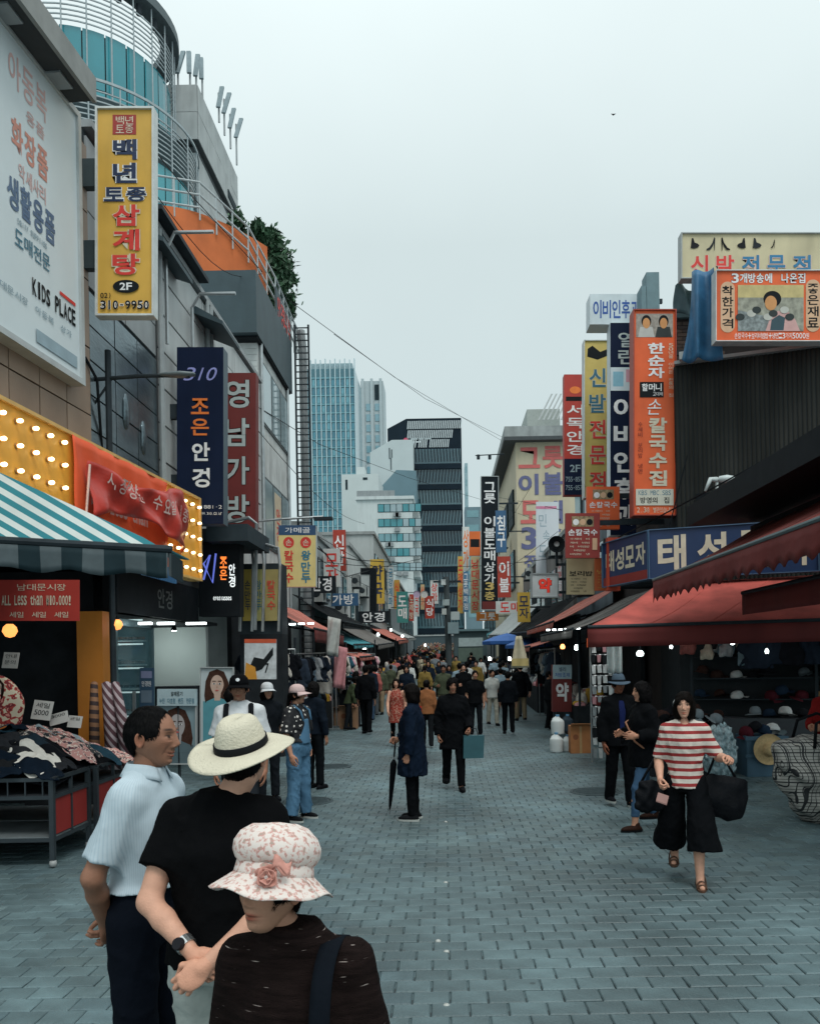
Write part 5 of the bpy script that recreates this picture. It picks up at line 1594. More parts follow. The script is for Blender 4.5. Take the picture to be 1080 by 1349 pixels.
# ---- roof boards
beige = M('sign_beige', (.47, .42, .27), .55, .08, 2., dirt=.15)
s = sign_px('roof_sign', 'beige roof sign reading 신발전문점 with a row of shoe pictures', 898, 308, 1128, 366, 15.6, beige, .2, frame=M('sign_frame_grey', (.30, .33, .33), .5), fw=.02)
blue_ink = M('ink_blue', (.03, .19, .36), .5)
x = .045
for ch, m_ in (('신', inkr), ('발', inkr), ('전', blue_ink), ('문', blue_ink), ('점', blue_ink)):
	s.text(ch, x, .04, x + .115, .52, m_, bold=.02, outline=M('ink_palepink', 0), ob=.02); x += .146
s.text('세일', .80, .06, .99, .42, M('ink_teal', 0))
shoe_pts = [(-.5, -.3), (-.1, -.35), (.35, -.25), (.5, -.1), (.3, .02), (-.05, .1), (-.2, .42), (-.38, .45), (-.42, .1)]
heel_pts = [(-.5, .45), (-.38, .5), (-.2, .1), (.2, -.28), (.5, -.38), (.48, -.48), (.1, -.45), (-.2, -.2), (-.36, .1), (-.38, -.5), (-.44, -.5)]
for i, (c_, pts_) in enumerate(((.075, shoe_pts), (.165, heel_pts), (.25, heel_pts), (.34, shoe_pts), (.43, shoe_pts), (.52, heel_pts))):
	k = (-1 if i % 2 else 1) * (.050 if i < 5 else .022); hh = .30 if i < 5 else .2
	s.blob([(c_ + k * 1.0 * a_, .77 + hh * b_) for a_, b_ in (pts_ if k > 0 else pts_[::-1])], M('print_shoe_%d' % (i % 3), [(.02, .022, .025), (.03, .035, .04), (.012, .014, .016)][i % 3], .6), 'printed_shoe')
orng = M('sign_orange', (.62, .10, .025), .5, .08, 2., dirt=.1)
s = sign_px('roof_sign', 'bright orange roof billboard with a cook photo reading 착한가격 좋은재료', 943, 357, 1140, 449, 14.2, orng, .2, frame=M('sign_frame_pale', 0), fw=.015)
s.text('3개방송에 나온집', .10, .83, .60, .97, ink_w, bold=.02, outline=M('ink_maroon', (.2, .02, .015), .6), ob=.03)
peach = M('print_peach', (.66, .42, .26), .55)
s.patch(.03, .12, .125, .85, peach, 'printed_capsule', r=1.); s.text('착한가격', .04, .17, .115, .80, ink_b, vertical=True, bold=.02)
s.patch(.60, .13, .695, .88, peach, 'printed_capsule', r=1.); s.text('좋은재료', .61, .18, .685, .83, ink_b, vertical=True, bold=.02)
s.patch(.145, .14, .585, .80, M('print_kitchen', (.30, .30, .24), .5, .5, 9., detail=8), 'printed_photo')
s.patch(.145, .62, .585, .80, M('print_yellow', (.55, .45, .20), .5, .2, 6.), 'printed_wall')
s.blob([(.145, .14), (.40, .14), (.36, .34), (.145, .44)], M('print_steelgrey', (.22, .25, .25), .4, .6, 14.), 'printed_stove')
s.blob([(.33, .14), (.36, .33), (.40, .42), (.47, .44), (.53, .30), (.56, .14)], M('print_pinkvest', (.62, .36, .34), .5), 'printed_apron')
s.blob([(.36, .15), (.37, .30), (.42, .37), (.46, .33), (.45, .15)], M('print_sleeve', (.03, .07, .09), .5), 'printed_sleeve')
s.disc(.375, .60, .060, .115, ink_b, 'printed_hair'); s.disc(.365, .54, .040, .105, M('print_face', (.60, .28, .10), .5), 'printed_face')
for i in range(7):
	s.disc(.16 + .055 * i + .02 * (i % 2), .34 + .05 * (i % 3), .03, .05, M('print_pan_%d' % (i % 2), [(.05, .06, .06), (.50, .50, .45)][i % 2], .4), 'printed_pot')
s.text('손칼국수+보리비빔밥+냉면=3가지5000원', .12, .03, .62, .11, ink_w, bold=.0)
s.disc(.80, .66, .07, .09, ink_w, 'printed_shape'); s.patch(.715, .10, .99, .45, M('print_amber', (.66, .30, .04), .5), 'printed_panel'); s.text('손칼국수', .73, .15, .98, .40, inkr)
for xx in (.15, .55):
	p = s.pt(xx, 0); mb = MB(); mb.tube([(p.x, p.y + .15, zt), (p.x, p.y + .15, p.z + .3)], .04, 6); part('post', mb, dark_metal, s.root)
# ---- projecting signs over the street, right side
def bracket(s, X=XR + .3, fr=(.2, .8)):
	for f_ in fr:
		p = s.pt(1, f_)
		mb = MB(); mb.box((p.x, p.y + .06, p.z - .05), (max(X, p.x + .1), p.y + .12, p.z + .05)); part('bracket', mb, dark_metal, s.root)
s = sign_px('clinic_sign', 'white box sign on top reading 이비인후과 in blue', 777, 387, 845, 427, 18.2, M('sign_white', (.50, .57, .60), .4, .06, 2., dirt=.2), .5)
s.text('이비인후과', .05, .20, .97, .80, M('ink_cobalt', (.03, .10, .36), .5), bold=.02); bracket(s, 5.0)
s = sign_px('clinic_sign', 'tall navy hanging sign with white letters 이비인후과', 804, 425, 838, 705, 18.0, nv, .4, side=M('sign_white', 0))
s.text('열린', .30, .80, .98, .96, M('ink_lightgrey', 0), vertical=True); s.patch(0, .68, 1, .79, M('sign_white', 0), 'printed_panel'); s.patch(.1, .70, .5, .77, M('ink_skyblue', (.25, .50, .62), .5), 'printed_shape'); s.patch(.6, .72, .95, .78, M('ink_pinkish', (.62, .32, .38), .5), 'printed_shape')
s.text('이비인후과', .12, .03, .95, .66, ink_w, vertical=True, bold=.03, gap=.2); bracket(s, 5.0)
s = sign_px('hanging_sign', 'tall yellow hanging sign reading 신발전문점 in blue and red', 770, 449, 804, 655, 20.0, M('sign_mustard', (.50, .38, .11), .5, .08, 2., dirt=.2), .3, frame=M('sign_frame_pale', 0), fw=.02)
s.blob([(.1, .90), (.5, .88), (.95, .91), (.9, .95), (.6, .93), (.3, .97), (.12, .95)], ink_b, 'printed_shoe')
for i, ch in enumerate('신발전문점'):
	s.text(ch, .14, .705 - .165 * i, .86, .825 - .165 * i, [M('ink_tealblue', (.04, .15, .22), .5), M('ink_tealblue', 0), inkr, inkr, inkr][i], bold=.02, outline=cream_ink, ob=.02)
bracket(s, 5.0)
rd = M('sign_red', (.36, .035, .025), .5, .1, 2., dirt=.1)
s = sign_px('hanging_sign', 'red hanging sign with navy foot reading 서독안경', 743, 493, 772, 652, 22.5, rd, .3)
s.disc(.5, .87, .25, .03, M('ink_orange', 0), 'emblem'); s.patch(.08, .78, .95, .815, ink_b); s.text('서독안경', .12, .32, .88, .76, ink_w, vertical=True, bold=.015, gap=.2); s.patch(0, 0, 1, .30, nv, 'printed_panel'); s.text('2F', .25, .19, .75, .25, M('ink_greyblue', 0)); s.text('755-8575', .06, .11, .94, .15, M('ink_greyblue', 0), bold=0.); s.text('755-8576', .06, .04, .94, .08, M('ink_greyblue', 0), bold=0.); bracket(s, 5.0)
s = sign_px('hanging_sign', 'tall bright orange hanging sign reading 한순자 할머니 손칼국수집', 835, 409, 889, 678, 15.6, orng, .3, frame=M('sign_frame_red', (.30, .05, .03), .5), fw=.02, side=M('sign_white', 0))
s.patch(.05, .87, .95, .985, M('print_sepia', (.33, .30, .26), .5, .4, 12.), 'printed_photo')
for (cx_, k_) in ((.30, 0), (.72, 1)):
	s.blob([(cx_ - .2, .87), (cx_ + .2, .87), (cx_ + .15, .92), (cx_ - .15, .92)], M('print_jacket_%d' % k_, [(.5, .5, .47), (.05, .06, .06)][k_], .5), 'printed_coat'); s.disc(cx_, .948, .12, .030, ink_b, 'printed_hair'); s.disc(cx_, .938, .09, .026, M('print_face', 0), 'printed_face')
s.text('한순자', .34, .665, .74, .845, ink_w, vertical=True, bold=.03)
s.patch(.14, .575, .72, .65, ink_b, 'printed_panel'); s.text('할머니', .18, .605, .68, .642, ink_w, bold=.02); s.text('고대째', .45, .582, .70, .60, ink_w, bold=.0)
s.text('손', .28, .49, .66, .565, ink_w, bold=.0, slant=.15); s.text('칼국수집', .36, .135, .80, .48, cream_ink, vertical=True, bold=.035)
s.text('50년을 이어온 전통의 집', .84, .575, .95, .84, cream_ink, vertical=True, bold=0.); s.text('수제비 보리밥 냉면', .10, .20, .20, .455, M('ink_maroon', 0), vertical=True, bold=0.)
s.patch(.04, .045, .96, .125, M('print_ivory', (.62, .60, .50), .5), 'printed_panel'); s.text('KBS.MBC.SBS', .10, .095, .90, .118, M('ink_teal', 0), bold=0.); s.text('방영의 집', .14, .055, .86, .085, ink_b, bold=.015); s.text('2.3층 별관있습니다', .06, .01, .94, .035, cream_ink, bold=0.)
bracket(s, 4.8)
def menu(label, x0, y0, x1, y1, Y, mat, title, photo=True, grid=True, tcol=None, dark=None):
	s = sign_px('menu_sign', label, x0, y0, x1, y1, Y, mat, .12)
	if photo:
		s.patch(.18, .70, .82, .93, M('print_food_%d' % int(x0), (.30, .22, .12), .5, .7, 16., detail=8), 'printed_photo')
		for k in range(3): s.disc(.30 + .2 * k, .80, .09, .07, [ink_w, peach, ink_b][k], 'printed_bowl')
	s.text(title, .06, .50, .94, .64, tcol or ink_w, bold=.02)
	if grid:
		for k in range(5): s.text('수제비 비빔밥 냉면'[k:k + 5], .12, .40 - .085 * k, .70, .445 - .085 * k, tcol or cream_ink, bold=0.)
	return s
s = menu('small orange menu board with food picture reading 손칼국수', 773, 641, 816, 697, 17.0, orng, '손칼국수'); bracket(s, 4.8)
s = menu('dark red menu board with food picture reading 손칼국수', 745, 676, 790, 735, 16.6, M('sign_darkred', (.22, .025, .02), .5, .1, 2.), '손칼국수'); bracket(s, 4.8); s.patch(.78, .18, .92, .44, peach)
s = menu('beige price board hanging under the dark red menu board', 747, 735, 783, 783, 17.2, M('sign_tan', (.42, .34, .20), .6, .12, 2., dirt=.2), '보리밥', False, True, ink_b); bracket(s, 4.8)
s = menu('orange price board beside the blue hat shop sign', 784, 735, 808, 778, 17.0, M('sign_orange_dark', (.45, .10, .03), .6, .15, 2.), '냉면', False, True, M('ink_amber', (.66, .36, .08), .5)); bracket(s, 4.8)
s = sign_px('menu_sign', 'plain vertical red orange panel left of the blue hat shop sign', 800, 708, 817, 778, 16.4, M('sign_vermilion', (.42, .05, .02), .6, .1, 2.), .2); bracket(s, 4.8)
blu = M('sign_blue', (.014, .034, .095), .45, .1, 2., dirt=.15)
A = at_y(856, 762, 14.9); B_ = at_y(856, 699, 14.9)
hS = B_.z - A.z
P1 = A + du * 2.8
s = Board('hat_shop_sign', 'blue hat shop sign facing the camera with big pale letters 태성모자', A, du, DZ, 2.8, hS, blu, .15, 'shop signs', frame=M('sign_frame_blue', (.06, .12, .2), .5), fw=.015)
x = .04
for ch in '태성모자':
	s.text(ch, x, .12, x + .20, .88, cream_ink, bold=.03); x += .245
Lb = A + Vector((-.50, 1.75, 0))
uu = (A - Lb).normalized()
s = Board('hat_shop_sign', 'blue hat shop sign wing turned towards the street with pale letters', Lb, uu, DZ, (A - Lb).length - .03, hS * 1.0, blu, .15, 'shop signs', frame=M('sign_frame_blue', 0), fw=.015)
s.text('태성모자', .05, .32, .95, .80, cream_ink, bold=.03); s.patch(0, 0, 1, .2, M('sign_darkred', 0), 'printed_strip')
# ---- 그릇 building further down
Yg = 50.
r7 = bld('tableware_building', (6.5, 53., 0), 'cream building end wall painted with giant letters 그릇 이불')
a, b = at_y(679, 583, Yg), at_y(745, 800, Yg)
cream_wall = M('cream_wall', (.56, .50, .36), .7, .06, .5, dirt=.15)
box_part(r7, 'wall', (a.x, Yg, 0), (b.x + 4, Yg + 22, a.z), cream_wall)
e0, e1 = at_y(660, 575, Yg - 1), at_y(745, 575, Yg - 1)
mb = MB(); mb.prism([(a.x - .75, Yg - .6, a.z), (a.x - .75, Yg + 22, a.z), (b.x + 4, Yg + 22, a.z), (b.x + 4, Yg - .6, a.z)], (0, 0, .22)); part('roof_slab', mb, M('roof_dark', (.06, .07, .075), .7), r7)
mb = MB(); mb.box((a.x - .7, Yg - .55, a.z + .22), (b.x + 4, Yg + 21.9, a.z + .85)); part('roof_fascia', mb, concrete, r7)
pb = at_y(692, 545, Yg + 6); pc = at_y(735, 570, Yg + 6)
box_part(r7, 'roof_house', (pb.x, Yg + 5, a.z + .85), (pc.x, Yg + 10, pb.z), M('roof_house', (.36, .40, .38), .7))
mb = MB()
for k in range(6): mb.obox((pc.x - 1.6 + k * .3, Yg + 4, pb.z - 1.0), (.12, 0, 0), (0, .1, 0), (.9, 0, 1.7))
part('roof_slats', mb, white_panel, r7)
salmon, indigo, pinkp = M('paint_salmon', (.60, .14, .13), .6, .12, 3.), M('paint_indigo', (.12, .13, .26), .6, .12, 3.), M('paint_pink', (.62, .22, .35), .6)
mb = MB(); mb2 = MB()
def gp_(mbx, ch, x0, y0, x1, y1):
	p = at_y(x0, y1, Yg - .03); q = at_y(x1, y0, Yg - .03); mbx = MB(); put_glyph(mbx, ch, p, DX, DZ, q.x - p.x, q.z - p.z, .03); part('painted_letter', mbx, salmon if ch in '그릇도문' else indigo, r7)
for ch, bx_ in (('그', (683, 589, 711, 617)), ('릇', (715, 587, 741, 617)), ('도', (686, 659, 712, 690))): gp_(mb, ch, *bx_)
for ch, bx_ in (('이', (683, 624, 709, 652)), ('불', (715, 622, 741, 652)), ('3', (687, 694, 707, 724)), ('매', (714, 659, 741, 690)), ('층', (714, 694, 741, 724))): gp_(mb2, ch, *bx_)
gp_(mb, '전', 690, 730, 712, 750); gp_(mb, '문', 690, 752, 715, 768)
for k in range(4):
	w = box_part(r7, 'window', (a.x - .12, Yg + 1.5 + k * 4.5, 6.2), (a.x - .01, Yg + 4.8 + k * 4.5, 8.6), M('window_frame_dark', 0))
	mb = MB(); mb.box((a.x - .14, Yg + 1.6 + k * 4.5, 6.3), (a.x - .121, Yg + 4.7 + k * 4.5, 8.5)); part('pane', mb, glass_sky, w)
	box_part(r7, 'window', (a.x - .12, Yg + 1.5 + k * 4.5, 10.2), (a.x - .01, Yg + 4.8 + k * 4.5, 12.4), glass_dark)
mb = MB(); mb.tube([at_y(626, 600, 46), at_y(664, 598, 46)], .03, 6); part('flag_rod', mb, dark_metal, r7)
for px in (630, 645):
	mb = MB(); mb.tube([at_y(px, 599, 46), at_y(px, 605, 46)], .09, 8); part('rod_lamp', mb, dark_metal, r7)
s = sign_px('banner_sign', 'white vertical banner with faint blue letters before the cream wall', 706, 661, 736, 778, 38., M('banner_white', (.60, .64, .68), .6, .05, 1.), .06, side=M('banner_white', 0))
s.text('민', .10, .72, .48, .86, M('ink_greyblue', 0), bold=0.); s.text('속', .28, .55, .62, .68, M('ink_greyblue', 0), bold=0.); s.text('도', .10, .38, .48, .51, M('ink_greyblue', 0), bold=0.); s.disc(.45, .10, .28, .05, pinkp, 'printed_shape'); s.patch(.0, .92, .9, .95, pinkp); bracket(s, 4.9)
s = sign_px('pharmacy_sign', 'white square pharmacy sign with raised red letter 약', 701, 757, 734, 786, 30., M('sign_white_lit', (.62, .66, .66), .4, .04, 2.), .35, frame=M('sign_frame_grey', 0), fw=.05)
s.text('약', .22, .18, .80, .84, EM('lit_red', (.75, .05, .03), .35), bold=.05, outline=ink_b, ob=.02); bracket(s, 4.8)
sp = at_y(733, 717, 27.)
ls = empty('horn_speaker', sp, 'round black horn speaker above the white pharmacy sign', 'speaker')
mb = MB(); mb.lathe([(.05, .22), (.12, .20), (.26, .02), (.28, -.02), (.25, -.01), (.10, .12), (.0001, .12)], 20, mtx=Matrix.Translation(sp) @ Matrix.Rotation(-math.pi / 2, 4, 'X')); part('horn', mb, black, ls, smooth=True)
mb = MB(); mb.lathe([(.0001, 0), (.09, 0), (.085, .05)], 14, mtx=Matrix.Translation(sp + Vector((0, -.02, 0))) @ Matrix.Rotation(math.pi / 2, 4, 'X')); part('driver', mb, M('lens_grey', (.4, .42, .42), .4), ls)
mb = MB(); mb.box((sp.x - .02, sp.y + .1, sp.z - .7), (sp.x + .06, sp.y + .2, sp.z)); mb.box((sp.x, sp.y + .1, sp.z - .7), (5.0, sp.y + .18, sp.z - .62)); part('mount', mb, dark_metal, ls)
def block(name, label, x0, y0, x1, y1, z1, mat, rows=(), win=1.2, face=-1, xs=None):
	r = bld(name, ((x0 + x1) / 2, (y0 + y1) / 2, 0), label)
	box_part(r, 'wall', (x0, y0, 0), (x1, y1, z1), mat)
	box_part(r, 'coping', (x0 - .1, y0 - .1, z1), (x1 + .1, y1 + .1, z1 + .18), concrete)
	X = x0 if face < 0 else x1
	for (z0_, zz) in rows:
		n = int((y1 - y0) / (win * 1.5))
		for k in range(n):
			ya = y0 + (k + .25) * (y1 - y0) / n
			w = box_part(r, 'window', (X - .06, ya, z0_), (X + .06, ya + win, zz), M('window_frame_dark', 0))
			mb = MB(); mb.box((X + face * .075, ya + .06, z0_ + .06), (X + face * .061, ya + win - .06, zz - .06)); part('pane', mb, [glass_sky, glass_dark, glass_pale][(k + int(z0_)) % 3], w)
	return r
block('shop_building', 'narrow grey building behind the red glasses sign', 4.9, 22.1, 9., 30., 9.0, M('wall_bluegrey', (.16, .20, .23), .8, .15, 1., dirt=.3), ((4., 5.4), (6.6, 8.)))
block('shop_building', 'low rendered building next to the cream wall', 4.8, 30.2, 9., 49., 6.6, M('wall_brown', (.22, .20, .19), .8, .15, 1., dirt=.3), ((4., 5.6),))
s = sign_px('hanging_sign', 'tall black sign with white letters 그릇이불도매상가 3층 down the street', 634, 628, 656, 803, 49.2, M('sign_black', (.012, .016, .02), .5, .1, .5), .4, frame=M('sign_frame_grey', 0), fw=.04); bracket(s, 4.6)
x = .93
for i, ch in enumerate('그릇·이불도매상가'):
	if ch == '·': continue
	s.text(ch, .12, .885 - .086 * i, .88, .96 - .086 * i, ink_w, bold=.02)
s.text('3', .2, .145, .8, .205, M('ink_gold', (.66, .48, .16), .5), bold=.03); s.text('층', .15, .07, .85, .135, M('ink_gold', 0), bold=.02); s.patch(.05, .0, .95, .06, M('sign_maroon', 0))
r8 = block('shop_building', 'dark building behind the tall black sign', 4.9, 74., 11., 98., 15., M('wall_dark', (.07, .085, .09), .8, .15, .5), ((4., 6.), (8., 10.), (12., 14.)))
for i, (x0, y0, x1, y1, Y_, c, tx, tc, lab) in enumerate((
	(603, 733, 610, 808, 96, (.58, .36, .08), '도매상가', inkr, 'slim yellow sign in the far cluster of signs'),
	(609, 694, 618, 752, 100, (.62, .66, .64), '상가', og, 'slim white sign in the far cluster of signs'),
	(610, 753, 617, 806, 92, (.10, .22, .36), '그릇백화점', ink_w, 'slim blue sign in the far cluster of signs'),
	(618, 700, 633, 732, 98, (.66, .14, .03), '', ink_w, 'orange and black sign block in the far cluster of signs'),
	(620, 733, 632, 808, 94, (.50, .40, .22), '남대문시장', inkr, 'tan sign with red letters in the far cluster of signs'))):
	s = sign_px('hanging_sign', lab, x0, y0, x1, y1, Y_, M('farsign_%d' % i, c, .5, .1, .5), .4, 'far shop signs')
	if tx: s.text(tx, .1, .04, .9, .96, tc, vertical=True, bold=.02)
	else: s.patch(.1, .35, .9, .68, ink_b)
# ================================================================== AWNINGS AND STALLS
fab_red = M('awning_red', (.50, .095, .075), .8, .16, 1.5, bump=.25, bscale=9, dirt=.42)
fab_brown = M('awning_brown', (.21, .042, .034), .8, .18, 1.5, bump=.2, bscale=10, dirt=.35)
fab_maroon = M('awning_maroon', (.15, .024, .022), .8, .12, 1.5, bump=.15, bscale=10, dirt=.2)
fab_black = M('awning_black', (.012, .014, .016), .85, .2, 2.)
fab_teal = M('awning_teal', (.05, .28, .33), .75, .1, 1.5)
fab_salmon = M('awning_salmon', (.50, .16, .12), .75, .12, 1.5, dirt=.25)
fab_grey = M('awning_grey', (.16, .15, .14), .8, .15, 1.5, dirt=.3)
def awning(name, label, p_back0, p_back1, p_front1, p_front0, mat, val=.25, valmat=None, scal=0, sag=.045, group='awnings', rod=None, nu=24):
	"""cloth from the wall line (back0..back1) down to the front bar (front0..front1) with a hanging valance"""
	b0, b1, f1, f0 = map(Vector, (p_back0, p_back1, p_front1, p_front0))
	r = empty(name, (f0 + f1) / 2, label, 'awning', group)
	def cl(u, v):
		p = b0.lerp(b1, u).lerp(f0.lerp(f1, u), v)
		return p - Vector((0, 0, sag * (math.sin(math.pi * v) * (1 + .6 * math.sin(9 * u)) + .35 * math.sin(23 * u + 5 * v) * v)))
	mb = MB(); mb.sheet(cl, nu, 8); part('canopy', mb, mat, r, smooth=True, thick=.012)
	for k in range(1, max(2, int((f1 - f0).length / .75))):
		u_ = k / max(2, int((f1 - f0).length / .75)); mb = MB(); mb.tube([Vector(cl(u_, q / 6)) + Vector((0, 0, .008)) for q in range(7)], .007, 4); part('seam', mb, mat, r)
	d = (f1 - f0); out = (f0 - b0); out.z = 0; out = out.normalized() if out.length > 1e-6 else Vector((0, -1, 0))
	L = d.length
	def vl(u, v):
		p = f0.lerp(f1, u) + out * (.01 + .02 * math.sin(u * L * 5) * v)
		h = val * (1 - (scal * abs(math.sin(math.pi * u * L * 3.2)) if scal else 0))
		return p - Vector((0, 0, h * v))
	mb = MB(); mb.sheet(vl, max(8, int(L * 22)) if scal else int(max(6, L * 6)), 3); part('valance', mb, valmat or mat, r, smooth=True, thick=.006)
	mb = MB(); mb.tube([f0 + out * .0 + Vector((0, 0, .02)), f1 + Vector((0, 0, .02))], .03, 8); part('front_bar', mb, rod or dark_metal, r)
	for t in (.12, .88):
		p = f0.lerp(f1, t); q = b0.lerp(b1, t)
		mb = MB(); mb.tube([p - Vector((0, 0, .03)), p.lerp(q, .5) - Vector((0, 0, .30)), q - Vector((0, 0, .5))], .022, 6); part('arm', mb, dark_metal, r)
	return r
# ---- right: salmon red awning that faces the camera
fA0, fA1 = at_y(774, 828, 12.9), at_y(1100, 818, 12.2)
bA0, bA1 = at_y(866, 770, 15.0), at_y(1180, 752, 13.8)
awning('awning', 'broad salmon red awning over the hat stall facing the camera', bA0, bA1, fA1, fA0, fab_red, .30, fab_maroon, group='right side awnings')
# ---- right: maroon scalloped awning along the street nearer the camera
f0, f1 = at_y(861, 766, 13.0), Vector((at_y(861, 766, 13.0).x, 5.2, at_y(861, 766, 13.0).z))
awning('awning', 'maroon awning with scalloped valance running towards the camera on the right', (f0.x + 1.6, 13.0, f0.z + .80), (f0.x + 1.6, 5.2, f0.z + .80), f1, f0, fab_brown, .34, fab_maroon, scal=.22, group='right side awnings', rod=M('bar_teal', (.08, .12, .13), .5), nu=40)
awning('awning', 'second dark maroon awning layer under the scalloped awning', (f0.x + 2.6, 11.5, f0.z + .02), (f0.x + 2.6, 5.2, f0.z + .02), (f0.x + .75, 5.2, f0.z - .36), (f0.x + .75, 11.2, f0.z - .36), fab_maroon, .28, fab_maroon, group='right side awnings')
rk = bld('black_canopy', (f0.x + 2.2, 9, 0), 'large black canopy slab above the maroon awning on the right', cat='canopy')
mb = MB(); cz = at_y(905, 690, 13.2)
mb.prism([(cz.x, 13.2, cz.z - .05), (cz.x, 5., cz.z - .05), (cz.x + 3.2, 5., cz.z + .1), (cz.x + 3.2, 13.2, cz.z + .1)], (0, 0, .32)); part('slab', mb, black, rk)
mb = MB(); mb.box((f0.x + 1.62, 5., f0.z + .2), (f0.x + 1.8, 13.2, cz.z - .06)); part('fascia', mb, black, rk)
mb = MB(); mb.box((f0.x + 2.8, 5., 0), (f0.x + 3.0, 8.4, cz.z)); part('wall', mb, shop_dark, rk)
for yy in (6.0, 8.3):
	mb = MB(); mb.tube([(f0.x + 1.7, yy, 0), (f0.x + 1.7, yy, f0.z + .6)], .05, 8); part('post', mb, dark_metal, rk)
# ---- right: more awnings further down the street
def street_awning(label, side, y0, y1, xf, zf, depth, rise, mat, val=.22, valmat=None, **k):
	s_ = 1 if side > 0 else -1
	return awning('awning', label, (s_ * (xf + depth), y1, zf + rise + gz(y1)), (s_ * (xf + depth), y0, zf + rise + gz(y0)), (s_ * xf, y0, zf + gz(y0)), (s_ * xf, y1, zf + gz(y1)), mat, val, valmat, **k)
street_awning('grey brown awning left of the salmon awning with a line of lamps', 1, 16.2, 21.5, 2.55, 2.42, 2.0, .9, fab_grey, .16, group='right side awnings')
street_awning('faded salmon awning below the white pharmacy sign', 1, 20.5, 27., 2.75, 2.75, 1.8, .95, fab_salmon, .15, group='right side awnings')
street_awning('second faded pink awning lower behind the grey awning', 1, 22.0, 26., 2.3, 2.15, 1.6, .6, fab_salmon, .12, group='right side awnings')
street_awning('dark canvas awning farther along the right side', 1, 27.5, 36., 2.9, 2.7, 1.6, 1.2, fab_black, .2, group='right side awnings')
street_awning('long pale roof sheet awning far along the right side', 1, 37., 52., 2.8, 2.6, 1.6, 1.5, M('sheet_pale', (.42, .46, .46), .5), .15, group='right side awnings')
street_awning('dark teal awning at the far right of the street', 1, 53., 66., 2.8, 2.5, 1.6, .7, fab_teal, .2, group='right side awnings')
# ---- left awnings further down
street_awning('salmon awning jutting over clothes stall below the yellow noodle sign', -1, 19.0, 24.5, 3.0, 2.62, 1.3, .75, fab_salmon, .3, fab_maroon, group='left side awnings')
street_awning('bright teal awning further along the left side', -1, 26., 33., 2.85, 2.35, 1.6, .8, fab_teal, .12, group='left side awnings')
street_awning('black tarpaulin awning above the teal one on the left', -1, 25.2, 34., 3.05, 3.05, 1.6, .9, fab_black, .1, group='left side awnings')
street_awning('lower salmon awning in front of the teal one on the left', -1, 24.8, 30., 2.55, 1.95, 1.2, .55, fab_salmon, .12, group='left side awnings')
street_awning('grey awning far along the left side', -1, 35., 46., 2.8, 2.3, 1.6, .8, fab_grey, .2, group='left side awnings')
street_awning('pale pink awning at the far left of the street', -1, 47., 60., 2.6, 2.4, 1.6, .8, fab_salmon, .2, group='left side awnings')
street_awning('white sheet awning beyond the pink one on the left', -1, 61., 76., 2.6, 2.5, 1.6, .8, M('sheet_pale', 0), .2, group='left side awnings')
# ---- left: green and white striped awning, hip end towards the camera
def striped(key, c1, c2, period, duty=.5, vec=(0, 0, 1), rough=.75):
	m = bpy.data.materials.new(key); m.use_nodes = True
	n, l = m.node_tree.nodes, m.node_tree.links; b = n['Principled BSDF']
	tc = n.new('ShaderNodeTexCoord'); dot = n.new('ShaderNodeVectorMath'); dot.operation = 'DOT_PRODUCT'; dot.inputs[1].default_value = vec
	l.new(tc.outputs['Object'], dot.inputs[0])
	mo = n.new('ShaderNodeMath'); mo.operation = 'FRACT'; dv = n.new('ShaderNodeMath'); dv.operation = 'DIVIDE'; dv.inputs[1].default_value = period
	l.new(dot.outputs['Value'], dv.inputs[0]); l.new(dv.outputs[0], mo.inputs[0])
	gt = n.new('ShaderNodeMath'); gt.operation = 'GREATER_THAN'; gt.inputs[1].default_value = duty; l.new(mo.outputs[0], gt.inputs[0])
	nz = n.new('ShaderNodeTexNoise'); nz.inputs['Scale'].default_value = 9; nz.inputs['Detail'].default_value = 5; l.new(tc.outputs['Object'], nz.inputs['Vector'])
	mr = n.new('ShaderNodeMapRange'); mr.inputs[1].default_value, mr.inputs[2].default_value, mr.inputs[3].default_value, mr.inputs[4].default_value = .3, .7, .85, 1.1; l.new(nz.outputs[0], mr.inputs[0])
	x = n.new('ShaderNodeMix'); x.data_type = 'RGBA'; x.inputs[6].default_value = (*srgb(c1), 1); x.inputs[7].default_value = (*srgb(c2), 1); l.new(gt.outputs[0], x.inputs[0])
	y = n.new('ShaderNodeMix'); y.data_type = 'RGBA'; y.blend_type = 'MULTIPLY'; y.inputs[0].default_value = 1; l.new(x.outputs[2], y.inputs[6]); l.new(mr.outputs[0], y.inputs[7])
	l.new(y.outputs[2], b.inputs['Base Color']); b.inputs['Roughness'].default_value = rough; b.inputs['Specular IOR Level'].default_value = .2
	MATS[key] = m
	return m
gw_v = striped('valance_stripe_shaded', (.012, .028, .035), (.085, .11, .12), .34, .5, (1, 0, 0))  # awning stripes darkened: the valance's shade is put into these cloth colours
tl, tr, bl, br_ = at_y(-60, 596, 7.5), at_y(221, 723, 7.25), at_y(-60, 709, 6.9), at_y(222, 724, 7.2)
ra_ = empty('striped_awning', (tr + bl) / 2, 'green and white striped awning end over the clothes cart', 'awning')
tealf, whitef = M('awning_green', (.02, .20, .24), .75, .1, 3., dirt=.15), M('awning_white', (.58, .64, .62), .75, .08, 3., dirt=.2)
def on_plane(px, py):
	"""the awning end cloth: plane through tl, bl, br"""
	n_ = (bl - tl).cross(br_ - tl); x_, z_ = ray(px, py); d_ = Vector((x_, 1, z_)); c_ = Vector((0, 0, CAM_H))
	return c_ + d_ * (n_.dot(tl - c_) / n_.dot(d_))
k_, per, LM = .585, 17.4, -320.
